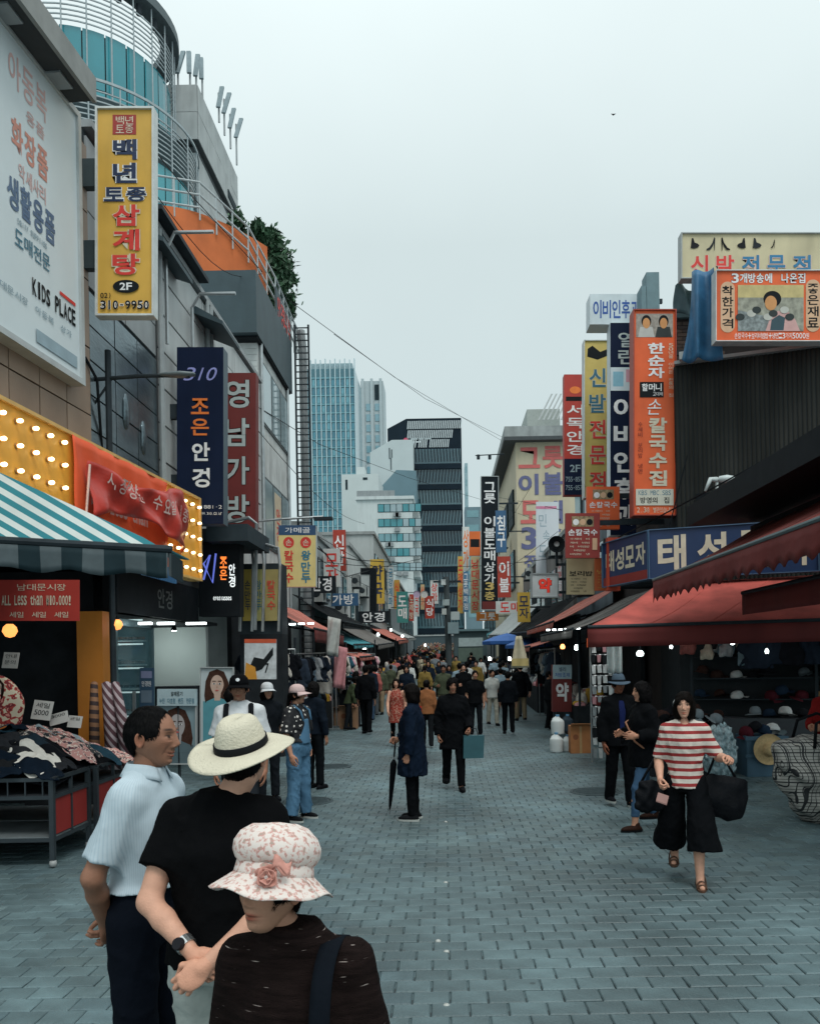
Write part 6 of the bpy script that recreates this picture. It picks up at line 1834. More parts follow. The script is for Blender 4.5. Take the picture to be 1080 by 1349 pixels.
def seg(c):
	"""stripe line y = c + k px between the hip edge and the front bar"""
	return max(LM, (623 - c) / .132), min(222., max(LM, (712 - c) / .531))
for i in range(18):
	for (h_, m_, nm) in ((0, tealf, 'green_stripe'), (.5, whitef, 'white_stripe')):
		ca, cb = 885.2 - per * (i + h_), 885.2 - per * (i + h_ + .5)
		if cb < 594: continue
		(a0, a1), (b0_, b1_) = seg(ca), seg(cb)
		a1, b1_ = max(a1, a0), max(b1_, b0_)
		if a1 - a0 + b1_ - b0_ < 2: continue
		pts = [on_plane(a0, ca + k_ * a0), on_plane(a1, ca + k_ * a1), on_plane(b1_, cb + k_ * b1_), on_plane(b0_, cb + k_ * b0_)]
		mb = MB(); mb.poly(pts); part(nm, mb, m_, ra_, thick=.012)
bl = on_plane(LM, 712 + .054 * LM)
mb = MB(); mb.tube([bl, br_ + Vector((.03, 0, 0))], .035, 8); part('front_bar', mb, dark_metal, ra_)
mb = MB()
def vfn(u, v):
	p = bl.lerp(br_, u); return (p.x, p.y - .02 - .02 * math.sin(26 * u) * v, p.z - .03 - (.21 + .02 * math.sin(40 * u)) * v)
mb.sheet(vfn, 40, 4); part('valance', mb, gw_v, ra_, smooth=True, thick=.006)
mb = MB(); mb.sheet(lambda u, v: Vector((br_.x, br_.y, br_.z)).lerp(Vector((br_.x - .1, br_.y + .9, br_.z + .02)), u).lerp(Vector((-4.3, br_.y + .7 + .4 * u, 3.2)), v), 12, 4); part('street_slope', mb, tealf, ra_, thick=.012)
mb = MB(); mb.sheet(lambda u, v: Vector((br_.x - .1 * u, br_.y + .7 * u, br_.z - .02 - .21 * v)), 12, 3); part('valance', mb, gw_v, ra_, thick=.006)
s = sign_px('price_banner', 'dark red cloth price banner reading ALL Less than 10,000 under the striped awning', -60, 764, 104, 818, 9.0, M('banner_deepred', (.40, .035, .025), .7, .15, 2.), .02, None, cat='banner', side=M('banner_deepred', 0))
s.text('남대문시장', .50, .74, .90, .90, cream_ink, bold=0.); s.text('ALL Less than ₩10,000!', .38, .38, .94, .62, cream_ink, bold=.01); s.text('세일 세일 세일', .44, .08, .92, .22, cream_ink, bold=0.)
def pendant(px, py, Y, r_, label, col=(1., .36, .09), st=1.6):
	c = at_y(px, py, Y)
	o = empty('pendant_lamp', (c.x, c.y, c.z - r_), label, 'lamp', 'hanging bulbs')
	mb = MB(); mb.lathe([(.0001, -r_), (r_ * .6, -r_ * .8), (r_, -.1 * r_), (r_ * .85, r_ * .5), (r_ * .4, r_ * .95), (.0001, r_)], 14, tuple(c)); part('bulb', mb, EM('bulb_%s_%s' % (str(col), st), col, st), o, smooth=True)
	mb = MB(); mb.tube([(c.x, c.y, c.z + r_ * .9), (c.x, c.y, c.z + .5)], .008, 5); part('cord', mb, black, o)
	mb = MB(); mb.lathe([(.02, r_ * .85), (.035, r_ * .9), (.03, r_ * 1.3), (.0001, r_ * 1.35)], 10, tuple(c)); part('socket', mb, black, o)
pendant(13, 831, 9.2, .08, 'glowing orange bulb under the red price banner'); pendant(154, 823, 11., .075, 'orange bulb beside the orange pillar')
pendant(123, 820, 11.2, .04, 'small warm bulb left of the orange pillar', (1, .5, .2), 2.5)
ro = empty('orange_pillar', (-4.7, 11.0, 0), 'orange painted shop pillar behind the heap of clothes', 'pillar')
a, b = at_y(101, 832, 11.0), at_y(135, 832, 11.0)
mb = MB(); mb.box((a.x, 11.0, 0), (b.x, 11.35, 2.62)); part('shaft', mb, M('pillar_orange', (.60, .22, .03), .55, .08, 3., dirt=.15), ro)
mb = MB(); mb.box((a.x - .02, 10.98, 0), (b.x + .02, 11.37, .12)); part('plinth', mb, dark_metal, ro)
# ---- glasses shop: lit showroom
rs = bld('glasses_shop', (-5.6, 14., 0), 'lit glasses shop interior with glass door and white back wall', cat='shop')
lit = M('showroom_wall', (.55, .60, .58), .6, .05, 2.)
mb = MB(); mb.box((-7.3, 16.2, 0), (-4.7, 16.35, 2.6)); part('end_wall', mb, lit, rs)
mb = MB(); mb.box((-7.2, 15.5, 0), (-4.72, 16.1, 1.45)); part('cabinet', mb, shop_dark, rs)
for k in range(7):
	mb = MB(); mb.box((-6.9 + k * .31, 15.46, .35 + .3 * (k % 3)), (-6.68 + k * .31, 15.49, .62 + .3 * (k % 3))); part('price_sheet', mb, [M('notice_pale', (.36, .48, .52), .5), M('notice_blue', (.03, .07, .12), .5), M('card_amber', (.5, .28, .08), .6)][k % 3], rs)
mb = MB(); mb.box((-7.35, 11.4, 0), (-7.3, 16.2, 2.6)); part('back_wall', mb, shop_dark, rs)
mb = MB(); mb.box((-7.4, 11.36, 0), (-4.85, 11.42, 3.2)); part('partition', mb, shop_dark, rs)
mb = MB(); mb.box((-7.3, 11.43, 2.62), (-4.5, 16.3, 2.68)); part('ceiling', mb, shop_dark, rs)
for (x_, y_) in ((-5.6, 15.4), (-5.0, 15.2), (-5.3, 14.2), (-6.0, 13.2), (-5.2, 12.6)):
	sp_ = MB(); sp_.lathe([(.03, 0), (.06, -.10), (.0001, -.095)], 10, (x_, y_, 2.6)); lamp = part('spot_lamp', sp_, black, rs)
	mb = MB(); mb.lathe([(.0001, -.103), (.05, -.103)], 10, (x_, y_, 2.6)); part('lens', mb, EM('spot_lens', (.85, 1., .98), 40.), lamp)
for (x0, x1, y_) in ((182, 198, 12.0), (207, 228, 12.0), (245, 270, 13.2)):
	a, b = at_y(x0, 823, y_), at_y(x1, 821, y_)
	mb = MB(); mb.box((a.x, y_, a.z), (b.x, y_ + .08, a.z + .035)); part('tube_light', mb, EM('tube_white', (.9, 1., 1.), 6.), rs)
for (x_, y_, e_) in ((-5.35, 15.4, 13.), (-5.3, 12.4, 4.)):
	ld = bpy.data.lights.new('showroom_light', 'POINT'); ld.energy = e_; ld.color = (.86, 1., .97); ld.shadow_soft_size = .25
	lo_ = bpy.data.objects.new('showroom_light', ld); COL.objects.link(lo_); lo_.parent = rs; lo_.location = Vector((x_, y_, 2.3)) - rs.location
rd_ = empty('glass_door', (-4.62, 12.0, 0), 'glass shop door with lit shelves beside the orange pillar', 'door')
mb = MB()
for (ya, yb) in ((11.45, 11.52), (12.85, 12.92)): mb.box((-4.66, ya, 0), (-4.58, yb, 2.55))
mb.box((-4.66, 11.45, 2.45), (-4.58, 12.92, 2.55)); part('frame', mb, M('frame_teal', (.10, .18, .2), .4, metal=.5), rd_)
mb = MB(); mb.box((-4.63, 11.52, .05), (-4.615, 12.85, 2.45)); part('pane', mb, GLASS('clear_glass', (.10, .22, .26), alpha=.22), rd_)
mb = MB(); mb.box((-4.61, 12.1, 1.0), (-4.57, 12.14, 1.5)); part('handle', mb, steel, rd_)
rsf = empty('display_shelf', (-5.6, 12.6, 0), 'lit display shelves of glasses inside the shop door', 'shelf')
for k in range(6):
	mb = MB(); mb.box((-5.45, 12.95, .35 + k * .38), (-4.75, 13.25, .375 + k * .38)); sh_ = part('shelf_board', mb, M('shelf_glass', (.3, .42, .44), .2), rsf)
	mb = MB()
	for q in range(7):
		xx = -5.42 + q * .095
		mb.box((xx, 12.97, .39 + k * .38), (xx + .05, 12.99, .425 + k * .38)); mb.box((xx + .065, 12.97, .39 + k * .38), (xx + .115, 12.99, .425 + k * .38)); mb.box((xx, 12.965, .42 + k * .38), (xx + .115, 12.975, .43 + k * .38))
	part('spectacles', mb, [black, steel, M('tortoise', (.12, .06, .03), .4)][k % 3], sh_)
	mb = MB(); mb.box((-5.45, 12.93, .38 + k * .38 + .3), (-4.75, 12.95, .38 + k * .38 + .325)); part('shelf_light', mb, EM('shelf_light', (.75, 1., 1.), 1.6 if k in (2, 5) else .5), rsf)
mb = MB(); mb.box((-5.5, 13.26, .2), (-4.7, 13.3, 2.5)); part('back_panel', mb, M('shelf_back', (.10, .17, .19), .5), rsf)
def poster_face(label, x0, y0, x1, y1, Y, bg, hairc, facec, shirt):
	s = sign_px('poster', label, x0, y0, x1, y1, Y, M(bg[0], bg[1], .4, .05, 2.), .04, None, cat='poster', frame=M('poster_frame', (.4, .43, .43), .4), fw=.012)
	K = min(1., s.w / s.h * 1.25); tb = lambda p: [(a_, 1 - (1 - b_) * K) for a_, b_ in p]; s.patch(.06, 0, .94, 1 - K * .84, M(shirt[0], shirt[1], .5), 'printed_top')
	s.blob(tb([(.16, .0), (.10, .30), (.14, .66), (.26, .90), (.5, .97), (.72, .90), (.86, .64), (.92, .30), (.86, .0)]), M(hairc[0], hairc[1], .5, .3, 20.), 'printed_hair')
	s.blob(tb([(.05, 0), (.95, 0), (.85, .16), (.62, .24), (.40, .24), (.18, .16)]), M(shirt[0], shirt[1], .5), 'printed_top')
	s.blob(tb([(.42, .18), (.60, .18), (.62, .36), (.40, .36)]), M(facec[0], facec[1], .5), 'printed_neck')
	fc = M(facec[0], 0)
	s.blob(tb([(.5 + .21 * math.sin(t) * (1 - .22 * (math.cos(t) < 0) * abs(math.cos(t))), .56 + .26 * math.cos(t)) for t in [2 * math.pi * i / 28 for i in range(28)]]), fc, 'printed_face')
	for q in (.41, .59):
		s.disc(q, 1 - .4 * K, .045, .02 * K, ink_w, 'printed_eye'); s.disc(q, 1 - .4 * K, .022, .02 * K, ink_b, 'printed_iris'); s.blob(tb([(q - .06, .655), (q + .06, .655), (q + .05, .675), (q - .05, .675)]), M(hairc[0], 0), 'printed_brow')
	s.blob(tb([(.48, .50), (.53, .50), (.51, .56)]), M('print_noseshade', (.45, .25, .18), .6), 'printed_nose'); s.blob(tb([(.43, .435), (.5, .415), (.57, .435), (.5, .455)]), M('print_lip', (.5, .10, .09), .5), 'printed_mouth')
	return s
FC = ('print_skin', (.58, .42, .34)); HCb = ('print_brownhair', (.06, .03, .022))
s = poster_face('standing photo poster of a long haired woman beside the shop', 265, 880, 307, 992, 13.0, ('poster_pale', (.48, .55, .57)), HCb, FC, ('print_teal', (.10, .32, .38)))
mb = MB(); p0 = s.pt(.5, 0); mb.tube([p0 + Vector((0, .1, 0)), (p0.x, p0.y + .3, 0)], .02, 6); part('stand', mb, dark_metal, s.root)
s = poster_face('lower poster cropped to a face in front of the glasses shop', 209, 930, 258, 1006, 10.9, ('poster_bluegrey', (.22, .32, .36)), HCb, ('print_skin_cool', (.38, .36, .36)), ('print_slate', (.10, .15, .17)))
s2 = sign_px('shop_notice', 'pale blue notice board with dark writing above the lower face poster', 207, 908, 259, 930, 10.85, M('notice_pale', (.36, .48, .52), .5, .05, 2.), .04, None)
s2.text('알레르기', .35, .58, .65, .85, ink_b, bold=.02); s2.text('누진 다초점 렌즈 전문점', .06, .15, .94, .45, M('ink_tealblue', (.04, .15, .22), .5), bold=.01)
mb = MB(); p0 = s2.pt(.5, 0); mb.tube([(p0.x, p0.y + .06, p0.z + .1), (p0.x, p0.y + .06, 0)], .02, 6); part('stand', mb, dark_metal, s2.root)
s = sign_px('shop_notice', 'tall dark blue opening notice beside the glass door', 184, 880, 202, 934, 12.3, M('notice_blue', (.03, .07, .12), .5), .04, None)
s.patch(.1, .75, .9, .92, M('notice_lilac', (.20, .22, .35), .5)); s.patch(.1, .15, .9, .45, M('notice_steel', (.12, .17, .22), .5)); s.text('안경원', .15, .55, .85, .68, ink_w, bold=0.)
rz = empty('poster_case', (-3.95, 16., 2.5), 'upright case of yellow posters behind bent steel pipes', 'sign case')
for k, (x0, x1, c) in enumerate(((320, 331, (.45, .33, .07)), (333, 347, (.38, .36, .14)), (349, 366, (.40, .32, .12)))):
	a, b = at_y(x0, 818, 16.2), at_y(x1, 750, 16.2)
	mb = MB(); mb.box((a.x, 16.2, a.z), (b.x, 16.26, b.z)); pn = part('poster_panel', mb, M('case_yellow_%d' % k, c, .4, .15, 3.), rz)
	mb = MB(); write(mb, ['손만두', '왕만두', '칼국수'][k], (a.x + .05, 16.19, a.z + .2), DX, DZ, (b.x - a.x) * .6, (b.z - a.z) * .6, vertical=True); part('lettering', mb, [navy, M('ink_teal', 0), inkr][k], pn)
a, b = at_y(316, 836, 16.3), at_y(370, 742, 16.3)
mb = MB(); mb.box((a.x, 16.3, a.z), (b.x, 16.9, b.z)); part('case', mb, dark_metal, rz)
mb = MB(); mb.box((a.x, 16.3, 0), (b.x, 16.9, a.z)); part('stand', mb, shop_dark, rz)
for px in (318, 334, 348, 369):
	p = at_y(px, 745, 15.9); q = at_y(px - 2, 832, 15.9)
	mb = MB(); mb.tube([q, p, p + Vector((-.05, .1, .35)), p + Vector((-.35, .2, .45))], .03, 7); part('pipe', mb, steel, rz)
mb = MB(); p = at_y(338, 690, 15.9); mb.tube([at_y(336, 830, 15.9), p, p + Vector((-.15, 0, .12)), at_y(300, 688, 15.9)], .035, 7); part('lamp_post', mb, steel, rz)
s = sign_px('hanging_sign', 'yellow hanging sign reading 가메골 손칼국수 손왕만두 with navy top', 367, 692, 416, 773, 19.5, M('sign_paleyellow', (.60, .48, .20), .5, .06, 2., dirt=.15), .22, side=M('sign_white', 0))
s.patch(0, .84, 1, 1.0, M('sign_navy_strip', (.03, .07, .14), .5), 'printed_strip'); s.text('가메골', .16, .875, .86, .965, ink_w, bold=.01)
for q, (tx, m_) in enumerate((('칼국수', inkr), ('왕만두', M('ink_seablue', (.03, .20, .32), .5)))):
	s.disc(.27 + .46 * q, .72, .145, .09, inkr, 'printed_roundel'); s.text('손', .18 + .46 * q, .67, .36 + .46 * q, .77, s_cream := M('ink_cream', 0), bold=.01)
	s.text(tx, .15 + .46 * q, .05, .40 + .46 * q, .60, m_, vertical=True, bold=.025)
p = s.pt(0, .9); mb = MB(); mb.tube([(X4, p.y + .1, p.z + .25), s.pt(.1, 1.1), s.pt(1.2, 1.14)], .03, 6); part('bracket', mb, steel, s.root)
mb = MB(); mb.box(s.pt(.95, 1.10) - Vector((0, .08, .03)), s.pt(1.45, 1.10) + Vector((0, .08, .05))); part('sign_lamp', mb, dark_metal, s.root)
# ---- street lamp on the left
rl_ = empty('street_lamp', (-4.35, 10.9, 0), 'long armed street lamp reaching out before the steel panels', 'street lamp')
mb = MB(); mb.tube([(-4.42, 10.95, 0), (-4.42, 10.95, 6.1)], .04, 10); part('pole', mb, dark_metal, rl_)
A_, B2 = at_y(122, 500, 10.95), at_y(250, 494, 10.95)
mb = MB(); mb.tube([A_, A_.lerp(B2, .5) + Vector((0, 0, .02)), B2], .028, 8); part('arm', mb, dark_metal, rl_)
mb = MB(); mb.tube([A_ - Vector((0, 0, .35)), A_ + Vector((.25, 0, .0))], .015, 6); part('brace', mb, dark_metal, rl_)
mb = MB(); mb.lathe([(.0001, -.2), (.05, -.18), (.085, 0), (.06, .22), (.03, .3), (.0001, .31)], 14, mtx=Matrix.Translation(B2 + Vector((-.12, 0, .01))) @ Matrix.Rotation(-math.pi / 2, 4, 'Y') @ Matrix.Diagonal((.5, 1, 1, 1))); part('lamp_head', mb, M('lamp_grey', (.12, .15, .16), .4), rl_, smooth=True)
# ---- the far row: buildings on the left with signs
block('shop_building', 'grey white siding building beyond the yellow noodle sign', -9., 27., -4.5, 38., 6.3, M('siding', (.36, .41, .42), .6, .12, 1., stretch=(1, 6, .1), dirt=.3), ((4.2, 5.6),), face=1)
s_ = block('shop_building', 'small white building with black sign band on the left', -9., 38.2, -4.4, 49., 7.2, white_render, ((3.8, 4.8),), face=1)
s = sign_px('wall_billboard', 'dark framed white billboard with a portrait in profile on the left', 463, 757, 487, 809, 44., M('bill_pale', (.50, .54, .54), .5, .05, 1.), .4, None, frame=black, fw=.35)
s.blob([(.02, .0), (.02, .95), (.22, .98), (.38, .80), (.34, .66), (.46, .52), (.36, .46), (.40, .34), (.28, .22), (.24, .0)], ink_b, 'printed_profile'); s.blob([(.10, .12), (.12, .60), (.30, .66), (.40, .52), (.32, .44), (.34, .34), (.24, .24)], M('print_grey', (.3, .3, .3), .5), 'printed_face')
block('shop_building', 'white tiled building with far shop signs on the left', -9., 50., -4.2, 66., 9.5, M('far_white', (.44, .48, .48), .7, .1, .5, dirt=.3), ((4.4, 6.), (6.9, 8.4)), face=1)
block('shop_building', 'grey building far down the left side', -9., 67., -3.6, 96., 8., M('far_grey', (.20, .24, .26), .7, .1, .5), ((4.4, 6.),), face=1)
block('shop_building', 'dark block closing the view at the end of the street', -6., 118., 14., 126., 5., M('far_dark', (.05, .075, .085), .7, .2, .3), (), face=1)
for i, (x0, y0, x1, y1, Y_, c, tx, tc, lab) in enumerate((
	(511, 745, 518, 802, 62, (.55, .60, .60), '금강제화', M('ink_seablue', 0), 'slim white sign with blue letters on the left side far off'),
	(519, 764, 526, 802, 63, (.60, .34, .06), '식당', inkr, 'slim orange yellow sign on the left side far off'),
	(539, 783, 545, 818, 70, (.45, .06, .04), '노래방', cream_ink, 'slim red sign with pale letters far down the street'),
	(546, 780, 552, 812, 72, (.62, .64, .62), '약국', inkr, 'slim white sign with red letters far down the street'),
	(554, 770, 559, 803, 75, (.55, .40, .22), '상가', inkr, 'slim tan sign far down the street'))):
	s = sign_px('hanging_sign', lab, x0, y0, x1, y1, Y_, M('farsignL_%d' % i, c, .5, .1, .5), .4, 'far shop signs')
	s.text(tx, .12, .06, .88, .94, tc, vertical=True, bold=.02)
for i, (px, py) in enumerate(((549, 783), (559, 783))):
	c = at_y(px, py, 68); mb = MB(); mb.lathe([(.0001, 0), (.28, 0), (.3, .05)], 16, mtx=Matrix.Translation(c) @ Matrix.Rotation(math.pi / 2, 4, 'X'))
	tag(obj('round_sign', mb, M('round_lilac_%d' % i, [(.5, .4, .55), (.6, .6, .58)][i], .5)), ['round lilac sign far down the street', 'round white sign right of the lilac one far off'][i], 'sign', 'far shop signs')
for i, (X_, Y_, Z_) in enumerate(((-4.3, 28.5, 3.9), (-4.3, 31., 5.2), (-4.3, 34.5, 3.8), (-4.2, 40., 5.4), (-4.2, 43.5, 5.2), (-4.2, 46.5, 6.2), (4.6, 24., 5.9), (4.6, 26.8, 3.9), (4.5, 33., 5.9), (4.5, 38., 3.6), (4.5, 43., 5.9), (4.1, 55., 9.2), (4.1, 61., 5.2))):
	r = empty('air_conditioner', (X_, Y_, Z_), 'boxy %s air conditioner unit, %s from the camera on the %s side' % ('grey' if i % 2 else 'off white', ['first', 'second', 'third', 'fourth', 'fifth', 'sixth', 'first', 'second', 'third', 'fourth', 'fifth', 'sixth', 'seventh'][i], 'left' if X_ < 0 else 'right'), 'air conditioner', 'air conditioners')
	m_ = M('ac_%d' % (i % 2), [(.42, .45, .44), (.28, .30, .30)][i % 2], .6, .1, 4., dirt=.4)
	mb = MB(); mb.box((-.17, -.4, 0), (.17, .4, .6)); obj('casing', mb, m_, r)
	for q in (-.18, .18): mb = MB(); mb.lathe([(.0001, .012), (.13, .012), (.15, 0)], 14, mtx=Matrix.Translation((.0 + q * .3, -.401, .3)) @ Matrix.Rotation(math.pi / 2, 4, 'X')) if q < 0 else mb.lathe([(.0001, .01), (.24, .01), (.26, 0)], 16, mtx=Matrix.Translation((-.171 if X_ > 0 else .171, 0, .3)) @ Matrix.Rotation(-math.pi / 2 if X_ > 0 else math.pi / 2, 4, 'Y')); obj('fan_grille', mb, dark_metal, r)
	mb = MB(); mb.box((-.25 if X_ > 0 else -.3, -.35, -.06), (.3 if X_ > 0 else .25, .35, -.002)); obj('bracket', mb, dark_metal, r)
cs = [((.62, .64, .62), inkr, 'white'), ((.62, .40, .06), navy, 'yellow'), ((.42, .05, .03), ink_w, 'red'), ((.04, .12, .24), ink_w, 'blue'), ((.02, .025, .03), ink_w, 'black'), ((.05, .26, .24), ink_w, 'green'), ((.66, .20, .03), ink_w, 'orange')]
for i, (px, py, w, h, Y_, k, tx) in enumerate(((424, 770, .9, .55, 27., 4, '안경'), (437, 748, .6, 1.4, 30., 0, '모자'), (452, 790, 1.2, .5, 33., 3, '가방'), (447, 725, .55, 1.8, 36., 2, '신발'), (492, 813, 1.6, .6, 42., 4, '안경'), (497, 766, .8, 2.6, 48., 1, '약국'), (530, 800, .8, 2.2, 58., 5, '도매'), (566, 800, .9, 2.2, 80., 2, '식당'), (572, 780, .8, 2.4, 84., 0, '상가'),
	(642, 812, 1.5, .6, 56., 6, '그릇'), (664, 760, .7, 2.2, 44., 2, '이불'), (672, 800, 1.4, .6, 40., 0, '도매'), (690, 800, .5, 1.2, 33., 1, '모자'), (660, 700, .6, 2.4, 47., 3, '침구'))):
	p = at_y(px, py, Y_); a = p - Vector((w / 2, 0, h / 2))
	s = Board('small_sign', 'small %s two letter shop sign %s further along the street' % (cs[k][2], ['beyond the yellow noodle sign', 'above the salmon awning', 'over the teal awning', 'high on the siding building', 'beside the portrait billboard', 'right of the portrait billboard', 'by the far white building', 'near the utility pole', 'just left of the utility pole', 'beside the kiosk', 'under the cream wall', 'over the dark canvas awning', 'left of the pharmacy sign', 'under the tall black sign'][i]), a, DX, DZ, w, h, M('smallsign_%d' % k, cs[k][0], .5, .12, 2., dirt=.25), .15, 'small shop signs')
	s.text(tx, .12, .1, .88, .9, cs[k][1], vertical=h > w, bold=.02)
	xe = 4.9 if px > 600 else (-4.5 if px < 520 else -3.7); q0, q1 = sorted((p.x, xe)); mb = MB(); mb.box((q0, Y_ + .04, p.z - .03), (q1, Y_ + .1, p.z + .03)); part('bracket', mb, dark_metal, s.root)
# ================================================================== GOODS, CARTS, SMALL THINGS
def nz2(x, y, s):
	return math.sin(x * 7.1 + s) * math.sin(y * 6.3 + 2.1 * s) + .6 * math.sin(x * 15.3 + 1.7 * s + y * 4) * math.cos(y * 13.1 - s) + .35 * math.sin(x * 29 + y * 23 + s)
def garment_heap(c, rx, ry, zf, col, seed, rot, name='garment', label='', group='clothes heaped on the cart', amp=.05, mat=None, thick=.012):
	"""a crumpled piece of clothing lying on the height field zf(x, y)"""
	mb = MB(); ca, sa = math.cos(rot), math.sin(rot)
	n = 16
	def fn(u, v):
		a, b = 2 * u - 1, 2 * v - 1
		th = math.atan2(b, a); k = 1 + .18 * math.sin(3 * th + seed) + .10 * math.sin(5 * th + 2 * seed)
		r_ = max(abs(a), abs(b)); x_, y_ = rx * r_ * k * math.cos(th), ry * r_ * k * math.sin(th)
		X, Y_ = c[0] + x_ * ca - y_ * sa, c[1] + x_ * sa + y_ * ca
		z = zf(X, Y_) + c[2] + amp * (nz2(x_ * 1.7, y_ * 1.7, seed) * (1 - .4 * r_)) + .02 * (1 - r_)
		return (X, Y_, z)
	mb.sheet(fn, n, n)
	o = obj(name, mb, mat or cloth(col), None, smooth=True, thick=thick, sub=1)
	return tag(o, label, 'clothing', group)
# ---- clothes carts
cart_m = M('cart_steel', (.06, .075, .085), .4, .2, 5., metal=.6)
cart_red = M('cart_red', (.28, .022, .018), .6, .12, 3.)
def cart(label, x0, y0, x1, y1, h):
	r = empty('clothes_cart', ((x0 + x1) / 2, (y0 + y1) / 2, 0), label, 'cart', 'clothes carts')
	for (x, y) in ((x0, y0), (x1, y0), (x0, y1), (x1, y1)):
		mb = MB(); mb.box((x - .022, y - .022, .07), (x + .022, y + .022, h)); lg_ = part('leg', mb, cart_m, r)
		mb = MB(); mb.lathe([(.0001, 0), (.03, .008), (.035, .035), (.03, .062), (.0001, .07)], 12, (x, y, 0)); part('caster', mb, M('caster', (.35, .37, .37), .4), lg_, smooth=True)
	for z in (.26, h - .17, h):
		mb = MB()
		mb.box((x0, y0 - .018, z - .018), (x1, y0 + .018, z + .018)); mb.box((x0, y1 - .018, z - .018), (x1, y1 + .018, z + .018))
		mb.box((x0 - .018, y0, z - .018), (x0 + .018, y1, z + .018)); mb.box((x1 - .018, y0, z - .018), (x1 + .018, y1, z + .018)); part('rail_frame', mb, cart_m, r)
	mb = MB(); mb.box((x0, y0, .27), (x1, y1, .285)); part('shelf', mb, M('shelf_grey', (.16, .19, .2), .5, .3, 4.), r)
	mb = MB(); mb.box((x0, y0, h - .16), (x1, y1, h - .145)); part('tray', mb, M('tray_dark', (.03, .035, .04), .7), r)
	n = 2
	for k in range(n):
		ya, yb = y0 + .03 + (y1 - y0 - .06) * k / n, y0 + .03 + (y1 - y0 - .06) * (k + 1) / n
		mb = MB(); mb.box((x1 - .012, ya + .012, .30), (x1 + .004, yb - .012, h - .19)); part('side_panel', mb, cart_red, r)
		mb = MB(); mb.box((x1 - .015, ya - .012, .28), (x1 + .015, ya + .012, h)); part('side_bar', mb, cart_m, r)
	mb = MB()
	for k in range(12):
		xx = x0 + (x1 - x0) * (k + .5) / 12; mb.box((xx - .006, y0 - .012, h - .17), (xx + .006, y0 + .0, h))
	part('basket_bars', mb, cart_m, r)
	return r
c0 = ground(70, 1143)
cart('steel cart with red side panels heaped with dark clothes nearest the camera', -5.7, c0.y, c0.x, c0.y + .78, .83)
cart('second steel cart with red panels behind the first one', -5.7, c0.y + .86, c0.x + .05, c0.y + 1.75, .83)
def heap1(x, y): return .78 + .46 * max(0, 1 - ((x + 4.75) / 1.15) ** 2) * max(0, 1 - ((y - c0.y - .9) / 1.1) ** 2)
cols_dark = ['#15171c', '#1b1d20', '#23303a', '#101216', '#2a2c30', '#0f1a26']
cols_mix = ['#b9b4ad', '#7d3a38', '#2c5566', '#c88f86', '#d8d4cc', '#46525a', '#a8622c', '#24404e', '#8c9aa0', '#5a2730', '#cfc7b8', '#3a6a78']
nm_ = {'#15171c': 'black', '#1b1d20': 'charcoal', '#23303a': 'slate', '#101216': 'black', '#2a2c30': 'dark grey', '#0f1a26': 'navy', '#b9b4ad': 'beige', '#7d3a38': 'brick red', '#2c5566': 'petrol blue', '#c88f86': 'pink', '#d8d4cc': 'white', '#46525a': 'grey', '#a8622c': 'orange', '#24404e': 'deep teal', '#8c9aa0': 'light grey', '#5a2730': 'maroon', '#cfc7b8': 'cream', '#3a6a78': 'teal'}
g = random.Random(21)
seen_lab = {}
def uniq(lab):
	seen_lab[lab] = seen_lab.get(lab, 0) + 1
	return lab
mb = MB()
mb.sheet(lambda u, v: (-5.65 + 1.93 * u, c0.y + .02 + 1.7 * v, heap1(-5.65 + 1.93 * u, c0.y + .02 + 1.7 * v) - .06), 16, 14)
tag(obj('clothes_heap', mb, cloth('#14161a'), None, smooth=True, thick=.02), 'dark mass of folded clothes at the heart of the cart heap', 'clothing', 'clothes heaped on the cart', 'stuff')
floral = None
def print_cloth(key, base, dots, scale, thr=.5):
	m = bpy.data.materials.new(key); m.use_nodes = True
	n, l = m.node_tree.nodes, m.node_tree.links; b = n['Principled BSDF']
	tc = n.new('ShaderNodeTexCoord'); nz = n.new('ShaderNodeTexNoise'); nz.inputs['Scale'].default_value = scale; nz.inputs['Detail'].default_value = 2
	l.new(tc.outputs['Object'], nz.inputs['Vector'])
	vo = n.new('ShaderNodeTexVoronoi'); vo.inputs['Scale'].default_value = scale * 1.6; l.new(tc.outputs['Object'], vo.inputs['Vector'])
	cr = n.new('ShaderNodeValToRGB'); cr.color_ramp.interpolation = 'CONSTANT'
	cr.color_ramp.elements[0].color = (*srgb(base), 1); cr.color_ramp.elements[1].position = thr; cr.color_ramp.elements[1].color = (*srgb(dots[0]), 1)
	for i, d in enumerate(dots[1:]):
		e = cr.color_ramp.elements.new(thr + .06 * (i + 1)); e.color = (*srgb(d), 1)
	l.new(nz.outputs[0], cr.inputs[0])
	x = n.new('ShaderNodeMix'); x.data_type = 'RGBA'; x.blend_type = 'MIX'; x.inputs[0].default_value = .15
	l.new(cr.outputs[0], x.inputs[6]); l.new(vo.outputs['Color'], x.inputs[7]); l.new(cr.outputs[0], b.inputs['Base Color'])
	b.inputs['Roughness'].default_value = .85
	MATS[key] = m
	return m
fl1 = print_cloth('floral_red', '#d9c9b0', ['#b0403a', '#7a2a30', '#d88a80'], 14, .5)
fl2 = print_cloth('floral_dark', '#1c2026', ['#b9b2a8', '#6a2e34', '#c9a49a'], 22, .52)
fl3 = print_cloth('floral_pink', '#c08a84', ['#e0cfc2', '#7a3440', '#31404a'], 18, .5)
